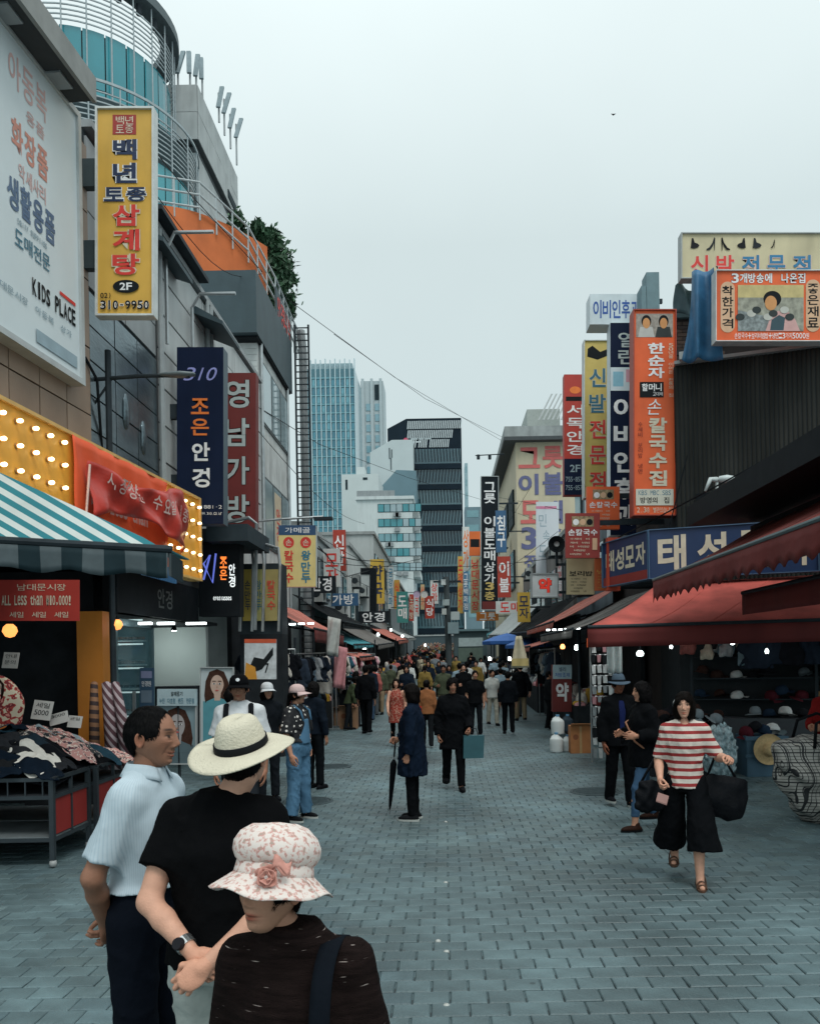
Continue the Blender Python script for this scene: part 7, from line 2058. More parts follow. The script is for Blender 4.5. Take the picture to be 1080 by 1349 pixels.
for i in range(60):
	x = g.uniform(-5.5, -3.8); y = g.uniform(c0.y + .08, c0.y + 1.65)
	front = y < c0.y + .75
	col = g.choice(cols_dark if front or g.random() < .3 else cols_mix)
	mt_ = None; nm = nm_[col]
	if not front and x > -4.5 and g.random() < .6: mt_ = g.choice((fl2, fl3)); nm = 'flower printed'
	if i in (3, 17): col, nm = '#d8d4cc', 'white'; y = c0.y + .25 + .2 * (i == 17); x = -4.0 - .2 * (i == 17); mt_ = None
	row = 'front' if y < c0.y + .6 else ('middle' if y < c0.y + 1.15 else 'rear')
	side = 'street end' if x > -4.4 else ('centre' if x > -5. else 'far end')
	garment_heap((x, y, .01 * (i % 5)), g.uniform(.16, .30), g.uniform(.14, .26), heap1, col, i * 1.7, g.uniform(0, 3.1), label='crumpled %s garment at the %s %s of the cart heap' % (nm, row, side), mat=mt_)
def card(label, px, py, Y, w, h, tilt, lines=('₩5,000',), col=None):
	p = at_y(px, py, Y)
	s = Board('price_card', label, p, Vector((math.cos(tilt), 0, math.sin(tilt))), Vector((-math.sin(tilt), 0.25, math.cos(tilt))), w, h, col or M('card_white', (.55, .56, .54), .6, .08, 8.), .012, 'price cards', cat='price card')
	for k, t in enumerate(lines): s.text(t, .12, .62 - .38 * k, .88, .88 - .38 * k, ink_b, bold=.0)
	return s
card('white price card standing on the clothes heap', 40, 947, 9.3, .22, .22, -.12, ('세일', '5000'))
card('second price card lying among the clothes', 66, 957, 9.4, .22, .13, .25, ('3000',)); card('yellow backed price card by the orange pillar', 88, 958, 9.6, .16, .14, -.1, ('균일',))
card('pale notice card hanging in the dark shop', 2, 880, 9.6, .18, .19, -.05, ('안내', '문의'))
q = SDF((-.5, -.2, -.5), (.5, .2, .55), .02)
q.ell((0, 0, 0), (.30, .09, .40), 0, clip=[((0, 0, -.32), (0, 0, -1))]); q.crease(.012, 14, 5); v, f = q.mesh(1)
p = at_y(-6, 935, 8.9)
rb_ = empty('floral_bag', (p.x, p.y, p.z - .35), 'cream and red floral bag standing on the clothes heap', 'bag')
o = link('bag_body', np_mesh('floral_bag', v, f), fl1, rb_); o.location = (0, 0, .35)
mb = MB(); mb.tube([(.12, -.09, .45), (.14, -.1, .62), (.06, -.09, .72), (-.02, -.1, .62)], .014, 6); obj('bag_handle', mb, cloth('#2a1c18'), rb_, smooth=True)
plaid = striped('plaid_cloth', (.10, .05, .06), (.42, .36, .38), .07, .55, (.8, .1, .6)); plaid2 = striped('plaid_dark', (.05, .035, .035), (.26, .14, .08), .11, .5, (.1, .1, 1))
for i, (px, r_, lean_, m_, lb) in enumerate(((124, .055, 0., plaid2, 'dark patterned cloth bolt leaning by the orange pillar'), (140, .07, -.14, plaid, 'plaid cloth bolt in the middle of the three bolts'), (152, .06, -.25, plaid, 'plaid cloth bolt leaning furthest from the pillar'))):
	p = at_y(px, 900, 10.6); q = at_y(px - lean_ * 60, 980, 10.5)
	mb = MB(); mb.tube([(q.x, q.y, q.z - .35), p.lerp(q, .5), p, p + Vector((0, 0, .02))], [r_ * 1.25, r_ * 1.1, r_ * .8, r_ * .3], 10)
	tag(obj('cloth_bolt', mb, m_, None, smooth=True), lb, 'cloth bolt', 'cloth bolts')
mb = MB(); mb.box((-5.3, 10.3, 0), (-4.3, 10.9, .62)); tag(obj('display_table', mb, shop_dark), 'dark low display table under the cloth bolts', 'table')
# ---- hanging garments on rails
def shirt_mesh(seed, w=.44, h=.62, sleeve=.2):
	q = SDF((-.45, -.12, -.95), (.45, .12, .1), .022)
	q.loft([(-h, 0, 0, w * .50, .055), (-.3, 0, 0, w * .46, .06), (-.06, 0, 0, w * .42, .05), (0, 0, 0, .07, .035)], .02, fold=.10, nf=6, ph=seed)
	if sleeve:
		for sg in (1, -1): q.cone((sg * w * .36, 0, -.07), (sg * (w * .52), 0, -.07 - sleeve), .055, .06, .03)
	q.crease(.008, 24, seed); return q.mesh(1)
def dress_mesh(seed): return shirt_mesh(seed, .40, .88, .0)
_sh = [np_mesh('garment', *shirt_mesh(i)) for i in range(4)] + [np_mesh('garment', *dress_mesh(9)), np_mesh('garment', *shirt_mesh(12, .46, .66, .42))]
def rail(label, p0, p1, n, cols, group, glabel, zdrop=.03, rot=None, posts=True):
	p0, p1 = Vector(p0), Vector(p1)
	r = empty('clothes_rail', ((p0.x + p1.x) / 2, (p0.y + p1.y) / 2, 0), label, 'clothes rail', 'clothes rails')
	mb = MB(); mb.tube([p0, p1], .016, 8); part('bar', mb, steel, r)
	if posts:
		for p in (p0, p1):
			mb = MB(); mb.tube([(p.x, p.y, 0), p], .018, 8); part('post', mb, steel, r)
			mb = MB(); mb.box((p.x - .2, p.y - .02, .02), (p.x + .2, p.y + .02, .05)); part('foot', mb, steel, r)
	d = (p1 - p0); ang = math.atan2(d.y, d.x) if rot is None else rot
	for i in range(n):
		p = p0.lerp(p1, (i + .5) / n)
		me_ = _sh[g.randrange(len(_sh))].copy(); c = g.choice(cols); me_.materials.append(cloth(c))
		o = bpy.data.objects.new('hanging_garment', me_); COL.objects.link(o)
		o.location = (p.x, p.y, p.z - zdrop - .06); o.rotation_euler = (0, 0, ang + math.pi / 2 + g.uniform(-.35, .35)) if rot is None else (0, 0, rot + g.uniform(-.3, .3)); o.scale = (g.uniform(.85, 1.1),) * 3
		hm_ = MB(); hm_.tube([(-.17, 0, -.06), (0, 0, .0), (.17, 0, -.06)], .008, 5); hm_.tube([(0, 0, 0), (0, 0, .07), (.03, 0, .09), (.05, 0, .06)], .004, 5); obj('hanger', hm_, steel, o)
		tag(o, glabel % (CN.get(c, 'dark'), ['first', 'second', 'third', 'fourth', 'fifth', 'sixth', 'seventh', 'eighth', 'ninth', 'tenth', 'eleventh', 'twelfth'][i]), 'clothing', group)
CN = {'#15171c': 'black', '#c9c5bd': 'white', '#d9a7b0': 'pink', '#2c5566': 'teal', '#7d2f2f': 'red', '#2b3440': 'navy', '#8b8f92': 'grey', '#b8912f': 'mustard', '#3d4a3a': 'olive', '#1d2530': 'midnight blue', '#5b4636': 'brown', '#50606c': 'steel blue'}
mixd = ['#15171c', '#15171c', '#c9c5bd', '#2b3440', '#8b8f92', '#1d2530', '#50606c']
mixc = ['#d9a7b0', '#2c5566', '#7d2f2f', '#b8912f', '#c9c5bd', '#15171c', '#3d4a3a']
rail('clothes rail under the salmon awning, street side', (-3.35, 18.4, 2.05), (-3.05, 22.2, 2.1), 10, mixd, 'garments on the street side rail', '%s garment hanging %s on the street side rail')
rail('clothes rail facing the camera beside the yellow poster case', (-4.3, 17.4, 2.15), (-3.2, 17.6, 2.15), 5, mixd, 'garments on the camera facing rail', '%s garment hanging %s on the camera facing rail', rot=0.)
rail('clothes rail with bright clothes behind the salmon awning', (-3.05, 23.0, 2.1), (-2.75, 26.0, 2.1), 9, mixc, 'garments on the bright rail', '%s garment hanging %s on the bright clothes rail')
rail('clothes rail further back on the left', (-2.9, 28.0, 2.1), (-2.7, 32.0, 2.1), 9, mixc + mixd, 'garments on the farther rail', '%s garment hanging %s on the farther left rail')
rail('high rail of jackets inside the hat stall', (5.0, 13.6, 2.35), (7.6, 12.7, 2.35), 9, ['#15171c', '#1d2530', '#2b3440', '#5b4636', '#50606c'], 'garments inside the hat stall', '%s jacket hanging %s inside the hat stall', rot=-.3, posts=False)
rail('clothes rail beyond the pharmacy stand on the right', (2.9, 21.5, 2.1), (3.0, 26.0, 2.1), 9, mixd, 'garments beyond the pharmacy', '%s garment hanging %s beyond the pharmacy stand')
s = sign_px('hanging_poster', 'white photo poster with an orange strip hanging over the stall', 322, 842, 364, 895, 14.8, M('poster_white', (.56, .60, .62), .5, .25, 9.), .02, None, cat='poster')
s.patch(0, .9, 1, 1, M('strip_orange', (.58, .10, .04), .5)); s.blob([(.05, .1), (.3, .55), (.6, .5), (.9, .8), (.9, .6), (.55, .25)], ink_b, 'printed_shape'); s.blob([(.0, .0), (.4, .0), (.34, .3), (.05, .42)], M('print_amber', 0), 'printed_shape'); s.text('7', .62, .15, .78, .4, ink_b)
for i, (px, py0, py1, Y_, m_, lb) in enumerate(((432, 812, 862, 20.5, cloth('#b9bcb8'), 'pale cloth sheet hanging from the salmon awning'), (441, 850, 905, 21, cloth('#c98f93'), 'pink cloth strip hanging by the salmon awning'))):
	a = at_y(px, py0, Y_); b = at_y(px, py1, Y_)
	mb = MB(); mb.sheet(lambda u, v: (a.x + .32 * u - .08 * v, a.y + .05 * math.sin(9 * u + 3 * v), a.z + (b.z - a.z) * v - .08 * u), 10, 8)
	tag(obj('cloth_strip', mb, m_, None, smooth=True, thick=.008), lb, 'cloth')
a = at_y(687, 838, 17.5); b = at_y(684, 880, 17.5)
rr_ = empty('hanging_banner', (b.x, b.y, b.z), 'pale triangular cloth banner hanging from the grey awning', 'banner')
mb = MB(); mb.sheet(lambda u, v: (a.x + (-.12 - .12 * v) + (.12 + .28 * v) * u, a.y + .05 * math.sin(7 * u), a.z + (b.z - a.z) * v), 8, 8); part('cloth', mb, cloth('#c4bba2'), rr_, smooth=True, thick=.01)
mb = MB(); mb.sheet(lambda u, v: (a.x - .22 + .36 * u, a.y - .03 + .05 * math.sin(7 * u), b.z + .04 + .16 * v), 6, 2); part('yellow_band', mb, M('band_yellow', (.48, .38, .16), .7), rr_, smooth=True)
# ---- hat stall on the right
hs = empty('hat_stall', (6.0, 13.6, 0), 'deep dark hat stall under the salmon awning', 'stall')
mb = MB(); mb.obox(C0 + dn * .25 + du * .3, du * 4.2, dn * .5, Vector((0, 0, .75))); part('counter', mb, M('stall_table', (.05, .06, .07), .6), hs)
for k in range(4):
	mb = MB(); mb.obox(C0 + dn * .06 + du * .2 + Vector((0, 0, 1.05 + .38 * k)), du * 4.3, dn * .28, Vector((0, 0, .025))); part('shelf', mb, dark_metal, hs)
for t in (.2, 2.3, 4.5):
	mb = MB(); mb.obox(C0 + dn * .35 + du * t, du * .05, dn * .05, Vector((0, 0, 2.9))); part('post', mb, dark_metal, hs)
cap_m = [cloth(c) for c in ('#1c1e22', '#cfd3d2', '#26374a', '#7f8a90', '#3b2a26', '#9c7f5a', '#101215', '#53202a')]
cap_n = ['black', 'white', 'navy', 'grey', 'brown', 'tan', 'jet black', 'wine red']
mb = MB(); mb.lathe([(.0001, .115), (.04, .112), (.07, .092), (.088, .05), (.092, .0), (.085, -.004)], 14, sx=1., sy=1.12)
def _br(u, v):
	a = math.pi * (1.1 + .8 * u); r = .09 + .07 * v
	return (r * math.cos(a), r * math.sin(a) * 1.12, .004 - .02 * v)
mb.sheet(_br, 8, 2); cap_me = []
for m_ in cap_m:
	me_ = mb.mesh('cap'); me_.materials.append(m_); me_.polygons.foreach_set('use_smooth', [True] * len(me_.polygons)); cap_me.append(me_)
ordn = ['first', 'second', 'third', 'fourth', 'fifth', 'sixth', 'seventh', 'eighth', 'ninth', 'tenth', 'eleventh', 'twelfth', 'thirteenth', 'fourteenth', 'fifteenth', 'sixteenth']
for lv in range(5):
	z = .77 if lv == 0 else 1.08 + .38 * (lv - 1)
	n = 14
	for i in range(n):
		k = g.randrange(8)
		if g.random() < .2: continue
		o = bpy.data.objects.new('hat', cap_me[k]); COL.objects.link(o)
		p = C0 + du * (.4 + 4.0 * (i + g.uniform(-.2, .2)) / n) + dn * ((.45 if lv == 0 else .2) + g.uniform(-.05, .06))
		o.location = (p.x, p.y, z + g.choice((0, 0, .05, .1))); o.rotation_euler = (g.uniform(-.4, .4), g.uniform(-.3, .3), g.uniform(-2, 2)); s_ = g.uniform(.9, 1.25); o.scale = (s_, s_, s_)
		tag(o, '%s hat, %s along the %s of the hat stall' % (cap_n[k], ordn[i], ['counter', 'lowest shelf', 'second shelf', 'third shelf', 'top shelf'][lv]), 'hat', 'hats on the stall')
for i in range(34):   # a mound of hats on the stall front
	k = g.choice((0, 2, 4, 6, 6, 0, 1, 3))
	t = g.random(); hgt = g.uniform(0, 1)
	p = at_y(858 + 85 * t, 1000, 13.2)
	o = bpy.data.objects.new('hat', cap_me[k]); COL.objects.link(o)
	o.location = (p.x, 13.2 + g.uniform(-.35, .35), .78 + .42 * hgt * (1 - abs(2 * t - 1)) ); o.rotation_euler = (g.uniform(-.5, .5), g.uniform(-.5, .5), g.uniform(-3, 3))
	tag(o, '%s hat in the mound behind the striped blouse woman' % cap_n[k], 'hat', 'hats heaped in the mound')
mb = MB(); pa, pb_ = at_y(855, 1000, 12.9), at_y(948, 1000, 12.9); mb.box((pa.x, 12.75, 0), (pb_.x, 13.6, .76)); mb.v = mb.v
tag(obj('display_table', mb, shop_dark), 'dark table carrying the mound of hats', 'table')
mb = MB(); mb.sheet(lambda u, v: (pa.x + .05 + (pb_.x - pa.x - .1) * u, 12.8 + .75 * v, .76 + .34 * math.sin(math.pi * u) * math.sin(math.pi * (.15 + .7 * v)) + .02 * math.sin(20 * u) * math.sin(17 * v)), 14, 10)
tag(obj('cloth_mound', mb, cloth('#15171c'), None, smooth=True), 'dark cloth mound under the heaped hats', 'cloth')
q = SDF((-.5, -.5, -.05), (.5, .5, .95), .02); q.ell((0, 0, .42), (.34, .30, .44), 0); q.ell((.02, -.05, .75), (.22, .2, .14), .08); q.crease(.022, 24, 3, .9); v, f = q.mesh(0)
p = ground(940, 1017); o = link('plastic_bundle', np_mesh('plastic_bundle', v, f), M('plastic_wrap', (.28, .40, .44), .16, .7, 14., bump=.9, bscale=26, spec=.8, coat=.6, detail=8)); p = at_y(948, 1000, 12.2); o.location = (p.x, 12.2, 0); o.scale = (.72, .72, .95); tag(o, 'shiny plastic wrapped bundle behind the striped blouse woman', 'bundle')
p = ground(1012, 1024)
rc = empty('blue_crate', (p.x, p.y + .3, 0), 'blue storage crate with a straw hat hung on its front', 'crate')
cb = M('crate_blue', (.06, .13, .19), .5, .15, 4.)
for (a_, b_) in (((-.30, -.25, 0), (.30, -.22, .62)), ((-.30, .22, 0), (.30, .25, .62)), ((-.30, -.219, 0), (-.27, .219, .62)), ((.27, -.219, 0), (.30, .219, .62))):
	mb = MB(); mb.box(a_, b_); obj('side', mb, cb, rc)
mb = MB(); mb.box((-.27, -.21, .0), (.27, .21, .03)); obj('bottom', mb, cb, rc)
mb = MB(); mb.box((-.33, -.28, .56), (.33, -.255, .62)); mb.box((-.33, -.28, .30), (.33, -.255, .34)); obj('rim', mb, cb, rc)
hatc = at_y(1014, 988, p.y - .05)
straw = M('straw', (.62, .44, .22), .7, .15, 30., bump=.5, bscale=90)
mb = MB(); T_ = Matrix.Translation((hatc.x, p.y - .01, hatc.z)) @ Matrix.Rotation(math.radians(88), 4, 'X') @ Matrix.Rotation(.3, 4, 'Z')
mb.lathe([(.235, .012), (.23, .0), (.17, .005), (.12, .01), (.105, .02), (.10, .06), (.085, .10), (.05, .12), (.0001, .122)], 32, mtx=T_)
rh = empty('straw_hat', (hatc.x, p.y - .01, hatc.z - .2), 'round wide straw hat hung on the blue crate', 'hat')
part('brim_and_crown', mb, straw, rh, smooth=True, thick=.006)
mb = MB(); mb.lathe([(.1065, .022), (.1035, .045)], 32, mtx=T_); part('ribbon', mb, M('ribbon_tan', (.25, .15, .06), .7), rh, smooth=True)
for i, (dx, dz, k, lb) in enumerate(((-.22, .62, 7, 'wine red hat piled on the blue crate'), (.05, .64, 2, 'navy hat piled on the blue crate'), (.2, .66, 1, 'white hat piled on the blue crate'), (-.05, .70, 0, 'black hat on top of the blue crate pile'))):
	o = bpy.data.objects.new('hat', cap_me[k]); COL.objects.link(o); o.location = (p.x + dx, p.y + .3, dz); o.rotation_euler = (.2, .2 * i, i); o.scale = (1.2,) * 3; tag(o, lb, 'hat')
def grid_mat(key, base, line, period, w, vecs):
	m = bpy.data.materials.new(key); m.use_nodes = True
	n, l = m.node_tree.nodes, m.node_tree.links; b = n['Principled BSDF']; tc = n.new('ShaderNodeTexCoord')
	last = None
	for (vec, per, ww) in vecs:
		dot = n.new('ShaderNodeVectorMath'); dot.operation = 'DOT_PRODUCT'; dot.inputs[1].default_value = vec; l.new(tc.outputs['Object'], dot.inputs[0])
		dv = n.new('ShaderNodeMath'); dv.operation = 'DIVIDE'; dv.inputs[1].default_value = per; fr = n.new('ShaderNodeMath'); fr.operation = 'FRACT'
		lt = n.new('ShaderNodeMath'); lt.operation = 'LESS_THAN'; lt.inputs[1].default_value = ww
		l.new(dot.outputs['Value'], dv.inputs[0]); l.new(dv.outputs[0], fr.inputs[0]); l.new(fr.outputs[0], lt.inputs[0])
		if last is None: last = lt.outputs[0]
		else:
			mx = n.new('ShaderNodeMath'); mx.operation = 'MAXIMUM'; l.new(last, mx.inputs[0]); l.new(lt.outputs[0], mx.inputs[1]); last = mx.outputs[0]
	x = n.new('ShaderNodeMix'); x.data_type = 'RGBA'; x.inputs[6].default_value = (*base, 1); x.inputs[7].default_value = (*line, 1); l.new(last, x.inputs[0]); l.new(x.outputs[2], b.inputs['Base Color']); b.inputs['Roughness'].default_value = .55
	MATS[key] = m
	return m
gm = grid_mat('plaid_bag', (.38, .37, .34), (.015, .017, .02), 0, 0, (((1, .5, 0), .115, .13), ((0, .1, 1), .11, .13), ((1., .5, .02), .0383, .16), ((.0, .1, 1.), .0367, .14)))
q = SDF((-.65, -.45, -.03), (.75, .5, 1.05), .025)
q.loft([(.0, .10, 0, .34, .26), (.15, .05, 0, .46, .33), (.55, 0, 0, .56, .36), (.85, -.02, 0, .52, .30), (.95, -.02, 0, .44, .22)], .03); q.crease(.02, 11, 8, .8); v, f = q.mesh(1)
p = ground(1068, 1092)
rbg = empty('plaid_bag', (p.x + .35, p.y + .4, 0), 'huge black and cream plaid carrier bag at the right edge', 'bag')
o = link('bag_body', np_mesh('plaid_bag', v, f), gm, rbg)
for yy in (-.30, .30):
	mb = MB(); mb.tube([(-.25, yy, .85), (-.2, yy * .8, 1.12), (0, yy * .6, 1.2), (.2, yy * .8, 1.12), (.25, yy, .85)], .018, 6); obj('handle', mb, cloth('#17191c'), rbg, smooth=True)
def stall_lamp(px, py, Y, w, h, label, st=18., col=(.85, 1., .97), two=False):
	c = at_y(px, py, Y)
	o = empty('stall_lamp', (c.x, c.y, c.z - h / 2), label, 'lamp', 'stall lamps')
	for k in ((-1, 1) if two else (0,)):
		mb = MB(); mb.lathe([(.0001, -h / 2), (w / 2 * .8, -h * .42), (w / 2, 0), (w / 2 * .7, h * .35), (w * .2, h / 2), (.0001, h / 2)], 12, (c.x + k * w * .55, c.y, c.z)); part('bulb', mb, EM('stall_bulb_%d' % int(st), col, st), o, smooth=True)
		mb = MB(); mb.tube([(c.x + k * w * .55, c.y, c.z + h / 2), (c.x + k * w * .55, c.y, c.z + h / 2 + .10)], .012, 6); part('flex', mb, black, o)
stall_lamp(843, 842, 12.9, .10, .15, 'pair of bright white bulbs under the salmon awning', two=True); stall_lamp(921, 841, 12.8, .12, .16, 'single bright bulb under the salmon awning'); stall_lamp(843, 861, 13.4, .13, .10, 'dim green white bulb below the bright pair', 3.)
stall_lamp(760, 853, 19., .13, .13, 'small round bulb behind the pharmacy stand', 12.); stall_lamp(741, 852, 20., .12, .12, 'orange bulb under the grey awning', 5., (1., .35, .1))
for i, (px, py, Y) in enumerate(((652, 846, 40), (645, 868, 38), (671, 868, 34), (498, 836, 45), (515, 830, 55), (530, 838, 50), (560, 850, 60), (480, 853, 32))):
	stall_lamp(px, py, Y, .16, .16, ['far bulb right of the teal kiosk', 'far bulb among the crowd on the right', 'far bulb above the man seen from behind', 'warm far bulb on the left stalls', 'second warm far bulb on the left stalls', 'third warm far bulb on the left stalls', 'far bulb in the middle of the street end', 'bulb above the left clothes stall'][i], 10., (1., .75, .4) if 2 < i < 6 else (.9, 1., 1.))
for i in range(6):
	a = at_y(720 + i * 8, 831 - i * .3, 17.2); mb = MB(); mb.box((a.x, a.y, a.z), (a.x + .07, a.y + .05, a.z + .03)); tag(obj('strip_lamp', mb, EM('strip_white', (.9, 1., 1.), 8.)), 'small white strip lamp, %s in the line under the grey awning' % ordn[i], 'lamp', 'strip lamps')
for i in range(4):
	a = at_y(369 + i * 12, 824 - i * .6, 17.8); mb = MB(); mb.box((a.x, a.y, a.z), (a.x + .13, a.y + .06, a.z + .03)); tag(obj('strip_lamp', mb, EM('strip_white', 0, 0)), 'small white strip lamp, %s in the line beside the yellow poster case' % ordn[i], 'lamp', 'strip lamps')
a = at_y(807, 843, 13.6); mb = MB(); mb.sheet(lambda u, v: (a.x - .1 + .26 * u, a.y + .05 * math.sin(14 * u), a.z - .55 * v), 12, 6); tag(obj('white_curtain', mb, cloth('#c3cccc'), None, smooth=True, thick=.008), 'white cloth hanging behind the man in the fedora', 'cloth')
mb = MB(); mb.lathe([(.02, .12), (.10, .02), (.13, -.08), (.06, -.12)], 12, (a.x + .02, a.y - .1, a.z + .05)); tag(obj('red_lantern', mb, M('lantern_red', (.45, .06, .03), .6), None, smooth=True), 'small red lantern cloth above the white hanging cloth', 'lantern')
rk_ = empty('goods_rack', (at_y(790, 960, 14.6).x, 14.6, 0), 'tall rack of small pale goods at the edge of the hat stall', 'rack')
a0, a1 = at_y(777, 842, 14.6), at_y(806, 842, 14.6)
for xx in (a0.x, a1.x):
	mb = MB(); mb.tube([(xx, 14.6, 0), (xx, 14.6, a0.z)], .018, 6); part('post', mb, steel, rk_)
for k in range(11):
	z = .25 + k * (a0.z - .35) / 10
	mb = MB(); mb.tube([(a0.x, 14.6, z), (a1.x, 14.6, z)], .01, 5); part('bar', mb, steel, rk_)
	for j in range(4):
		xx = a0.x + (a1.x - a0.x) * (j + .5) / 4
		mb = MB(); hh = g.uniform(.10, .17); mb.prism([(xx - .035, 14.55, z), (xx + .035, 14.55, z), (xx + .045 * g.uniform(.4, 1), 14.53, z - hh), (xx - .03, 14.53, z - hh)], (0, .03, 0)); part('hanging_item', mb, [M('item_white', (.5, .53, .53), .6, .2, 9.), M('item_grey', (.22, .25, .26), .6, .2, 9.), M('item_pink', (.4, .2, .22), .6), black][g.choice((0, 0, 0, 1, 2, 3))], rk_)
s = sign_px('price_card', 'small orange card on the goods rack', 773, 841, 783, 853, 14.5, orng, .02, 'price cards', cat='price card')
s = sign_px('pharmacy_stand', 'maroon stand sign with the big letter 약 and a blue white top', 728, 876, 753, 938, 19.0, M('sign_maroon', 0), .25, None)
s.patch(0, .70, 1, 1, M('notice_pale', 0), 'printed_panel'); s.text('셀리', .3, .86, .7, .95, navy); s.text('처방조제', .1, .74, .9, .83, M('ink_cobalt', 0)); s.text('약', .12, .22, .88, .62, ink_w, bold=.04)
for xx in (.1, .9):
	p = s.pt(xx, 0); mb = MB(); mb.box((p.x - .03, p.y + .02, 0), (p.x + .03, p.y + .1, p.z)); part('leg', mb, dark_metal, s.root)
jug_m = M('jug_white', (.55, .60, .60), .35, .06, 3.)
def jug(label, px, py, z0_, s_=1., m_=jug_m):
	p = ground(px, py); q = SDF((-.2, -.2, -.02), (.2, .2, .5), .011)
	q.loft([(0, 0, 0, .125, .105), (.03, 0, 0, .13, .11), (.26, 0, 0, .13, .11), (.33, 0, 0, .05, .05), (.36, 0, 0, .035, .035)], .02); q.cone((-.09, 0, .3), (-.02, 0, .345), .02, .02, .02); v, f = q.mesh(1)
	r = empty('water_jug', (p.x, p.y, z0_), label, 'jug', 'jugs by the pharmacy stand'); r.scale = (s_,) * 3
	link('bottle', np_mesh('jug', v, f), m_, r); mb = MB(); mb.lathe([(.04, .35), (.04, .39), (.0001, .392)], 12); obj('cap', mb, M('jug_cap', (.1, .25, .4), .4), r)
jug('white jug standing on the lower jug', 735, 990, .345); jug('lower white jug on the paving by the pharmacy stand', 733, 991, 0); jug('white jug next to the cardboard box', 748, 990, 0, .85); jug('dark navy jug behind the white ones', 748, 984, .33, .9, M('jug_dark', (.03, .045, .06), .4))
def carton(label, px0, px1, pyb, pyt, col=(.36, .15, .055)):
	p, q = ground(px0, pyb), ground(px1, pyb); h = at_y(px0, pyt, p.y).z; w = q.x - p.x
	r = empty('cardboard_box', ((p.x + q.x) / 2, p.y + w * .4, 0), label, 'box', 'cardboard boxes')
	m_ = M('carton_%d' % px0, col, .8, .12, 6.)
	mb = MB(); mb.box((p.x, p.y, 0), (q.x, p.y + w * .8, h)); part('body', mb, m_, r)
	mb = MB(); mb.box((p.x + w * .44, p.y - .003, 0), (p.x + w * .56, p.y - .001, h)); mb.box((p.x + w * .44, p.y - .003, h + .001), (p.x + w * .56, p.y + w * .8, h + .003)); part('tape', mb, M('tape_tan', (.40, .26, .12), .4), r)
	mb = MB(); mb.obox((p.x, p.y, h), (w, 0, 0), (0, -.10, .05), (0, .004, .006)); part('flap', mb, m_, r)
	mb = MB(); mb.lathe([(.0001, 0), (w * .14, 0)], 14, mtx=Matrix.Translation((p.x + w * .25, p.y - .004, h * .6)) @ Matrix.Rotation(math.pi / 2, 4, 'X')); part('printed_mark', mb, M('carton_ink', (.2, .07, .03), .8), r)
carton('brown cardboard box beside the white jugs', 752, 779, 993, 957); carton('cardboard box on the paving by the left clothes stall', 447, 470, 961, 932, (.28, .16, .09)); carton('second cardboard box half behind the left one', 436, 449, 958, 934, (.20, .13, .09))
# ---- stalls lining the street further down
def stall(label, side, y0, y1, xf, cols, depth=1.4):
	s_ = side; r = empty('market_stall', (s_ * (xf + depth / 2), (y0 + y1) / 2, gz((y0 + y1) / 2)), label, 'stall', 'market stalls')
	zg = gz((y0 + y1) / 2)
	mb = MB(); mb.box((s_ * xf, y0, zg - .2), (s_ * (xf + depth), y1, zg + .78)); part('table', mb, shop_dark, r)
	mb = MB(); mb.box((s_ * (xf + depth), y0, zg), (s_ * (xf + depth + .1), y1, zg + 3.2)); part('back_wall', mb, shop_dark, r)
	for yy in (y0 + .05, y1 - .05):
		mb = MB(); mb.tube([(s_ * (xf + .05), yy, zg), (s_ * (xf + .05), yy, zg + 2.4)], .03, 6); part('post', mb, dark_metal, r)
	n = int((y1 - y0) * 3)
	for k in range(n):
		yy = y0 + (k + .5) * (y1 - y0) / n
		for j in range(2):
			h = g.uniform(.08, .34)
			xx = s_ * (xf + .15 + .45 * j + g.uniform(-.08, .08))
			mb = MB(); w = g.uniform(.10, .17)
			mb.lathe([(w, 0), (w * 1.02, h * .5), (w * g.uniform(.4, .9), h), (.0001, h * 1.02)], 8, (xx, yy, zg + .78)); c = g.choice(cols); part('goods', mb, M('goods_' + c, c, .6, .25, 7.), r, smooth=True)
	return r
gc = ['#15171c', '#c9c5bd', '#7d2f2f', '#2b3440', '#8b8f92', '#b8912f', '#c98f93', '#e0e0dc', '#26404c']
for (a, b, sd, xf, lb) in ((18.2, 20.6, 1, 2.95, 'goods table under the grey awning'), (21., 26.5, 1, 3.2, 'goods table under the faded salmon awning'), (27.5, 36, 1, 3.1, 'market stall under the dark canvas awning'), (37, 50, 1, 3., 'far market stall on the right under the pale roof sheets'), (53, 66, 1, 3., 'farthest market stall on the right'),
	(17.6, 24.5, -1, 3.15, 'clothes stall table under the left salmon awning'), (25.5, 34, -1, 3.0, 'market stall under the teal awning'), (35, 46, -1, 2.9, 'far market stall on the left under the grey awning'), (47, 60, -1, 2.7, 'far left stall under the pale pink awning'), (61, 76, -1, 2.7, 'farthest market stall on the left')):
	stall(lb, sd, a, b, xf, gc)
a, b = at_y(598, 832, 47.), at_y(641, 832, 47.)
rk2 = empty('kiosk', ((a.x + b.x) / 2, 48, gz(47)), 'small teal grey kiosk with a pale shutter in the middle of the street', 'kiosk')
mb = MB(); mb.box((a.x, 47., gz(47)), (b.x, 49.5, a.z)); part('body', mb, M('kiosk_teal', (.07, .11, .12), .6, .15, 1.), rk2)
mb = MB(); mb.box((a.x - .15, 46.8, a.z), (b.x + .15, 49.7, a.z + .12)); part('roof', mb, M('kiosk_roof', (.12, .20, .22), .6), rk2)
c, d = at_y(604, 852, 46.9), at_y(636, 840, 46.9); mb = MB(); mb.box((c.x, 46.95, c.z), (d.x, 46.99, d.z)); part('shutter', mb, M('shutter_pale', (.42, .52, .52), .5), rk2)
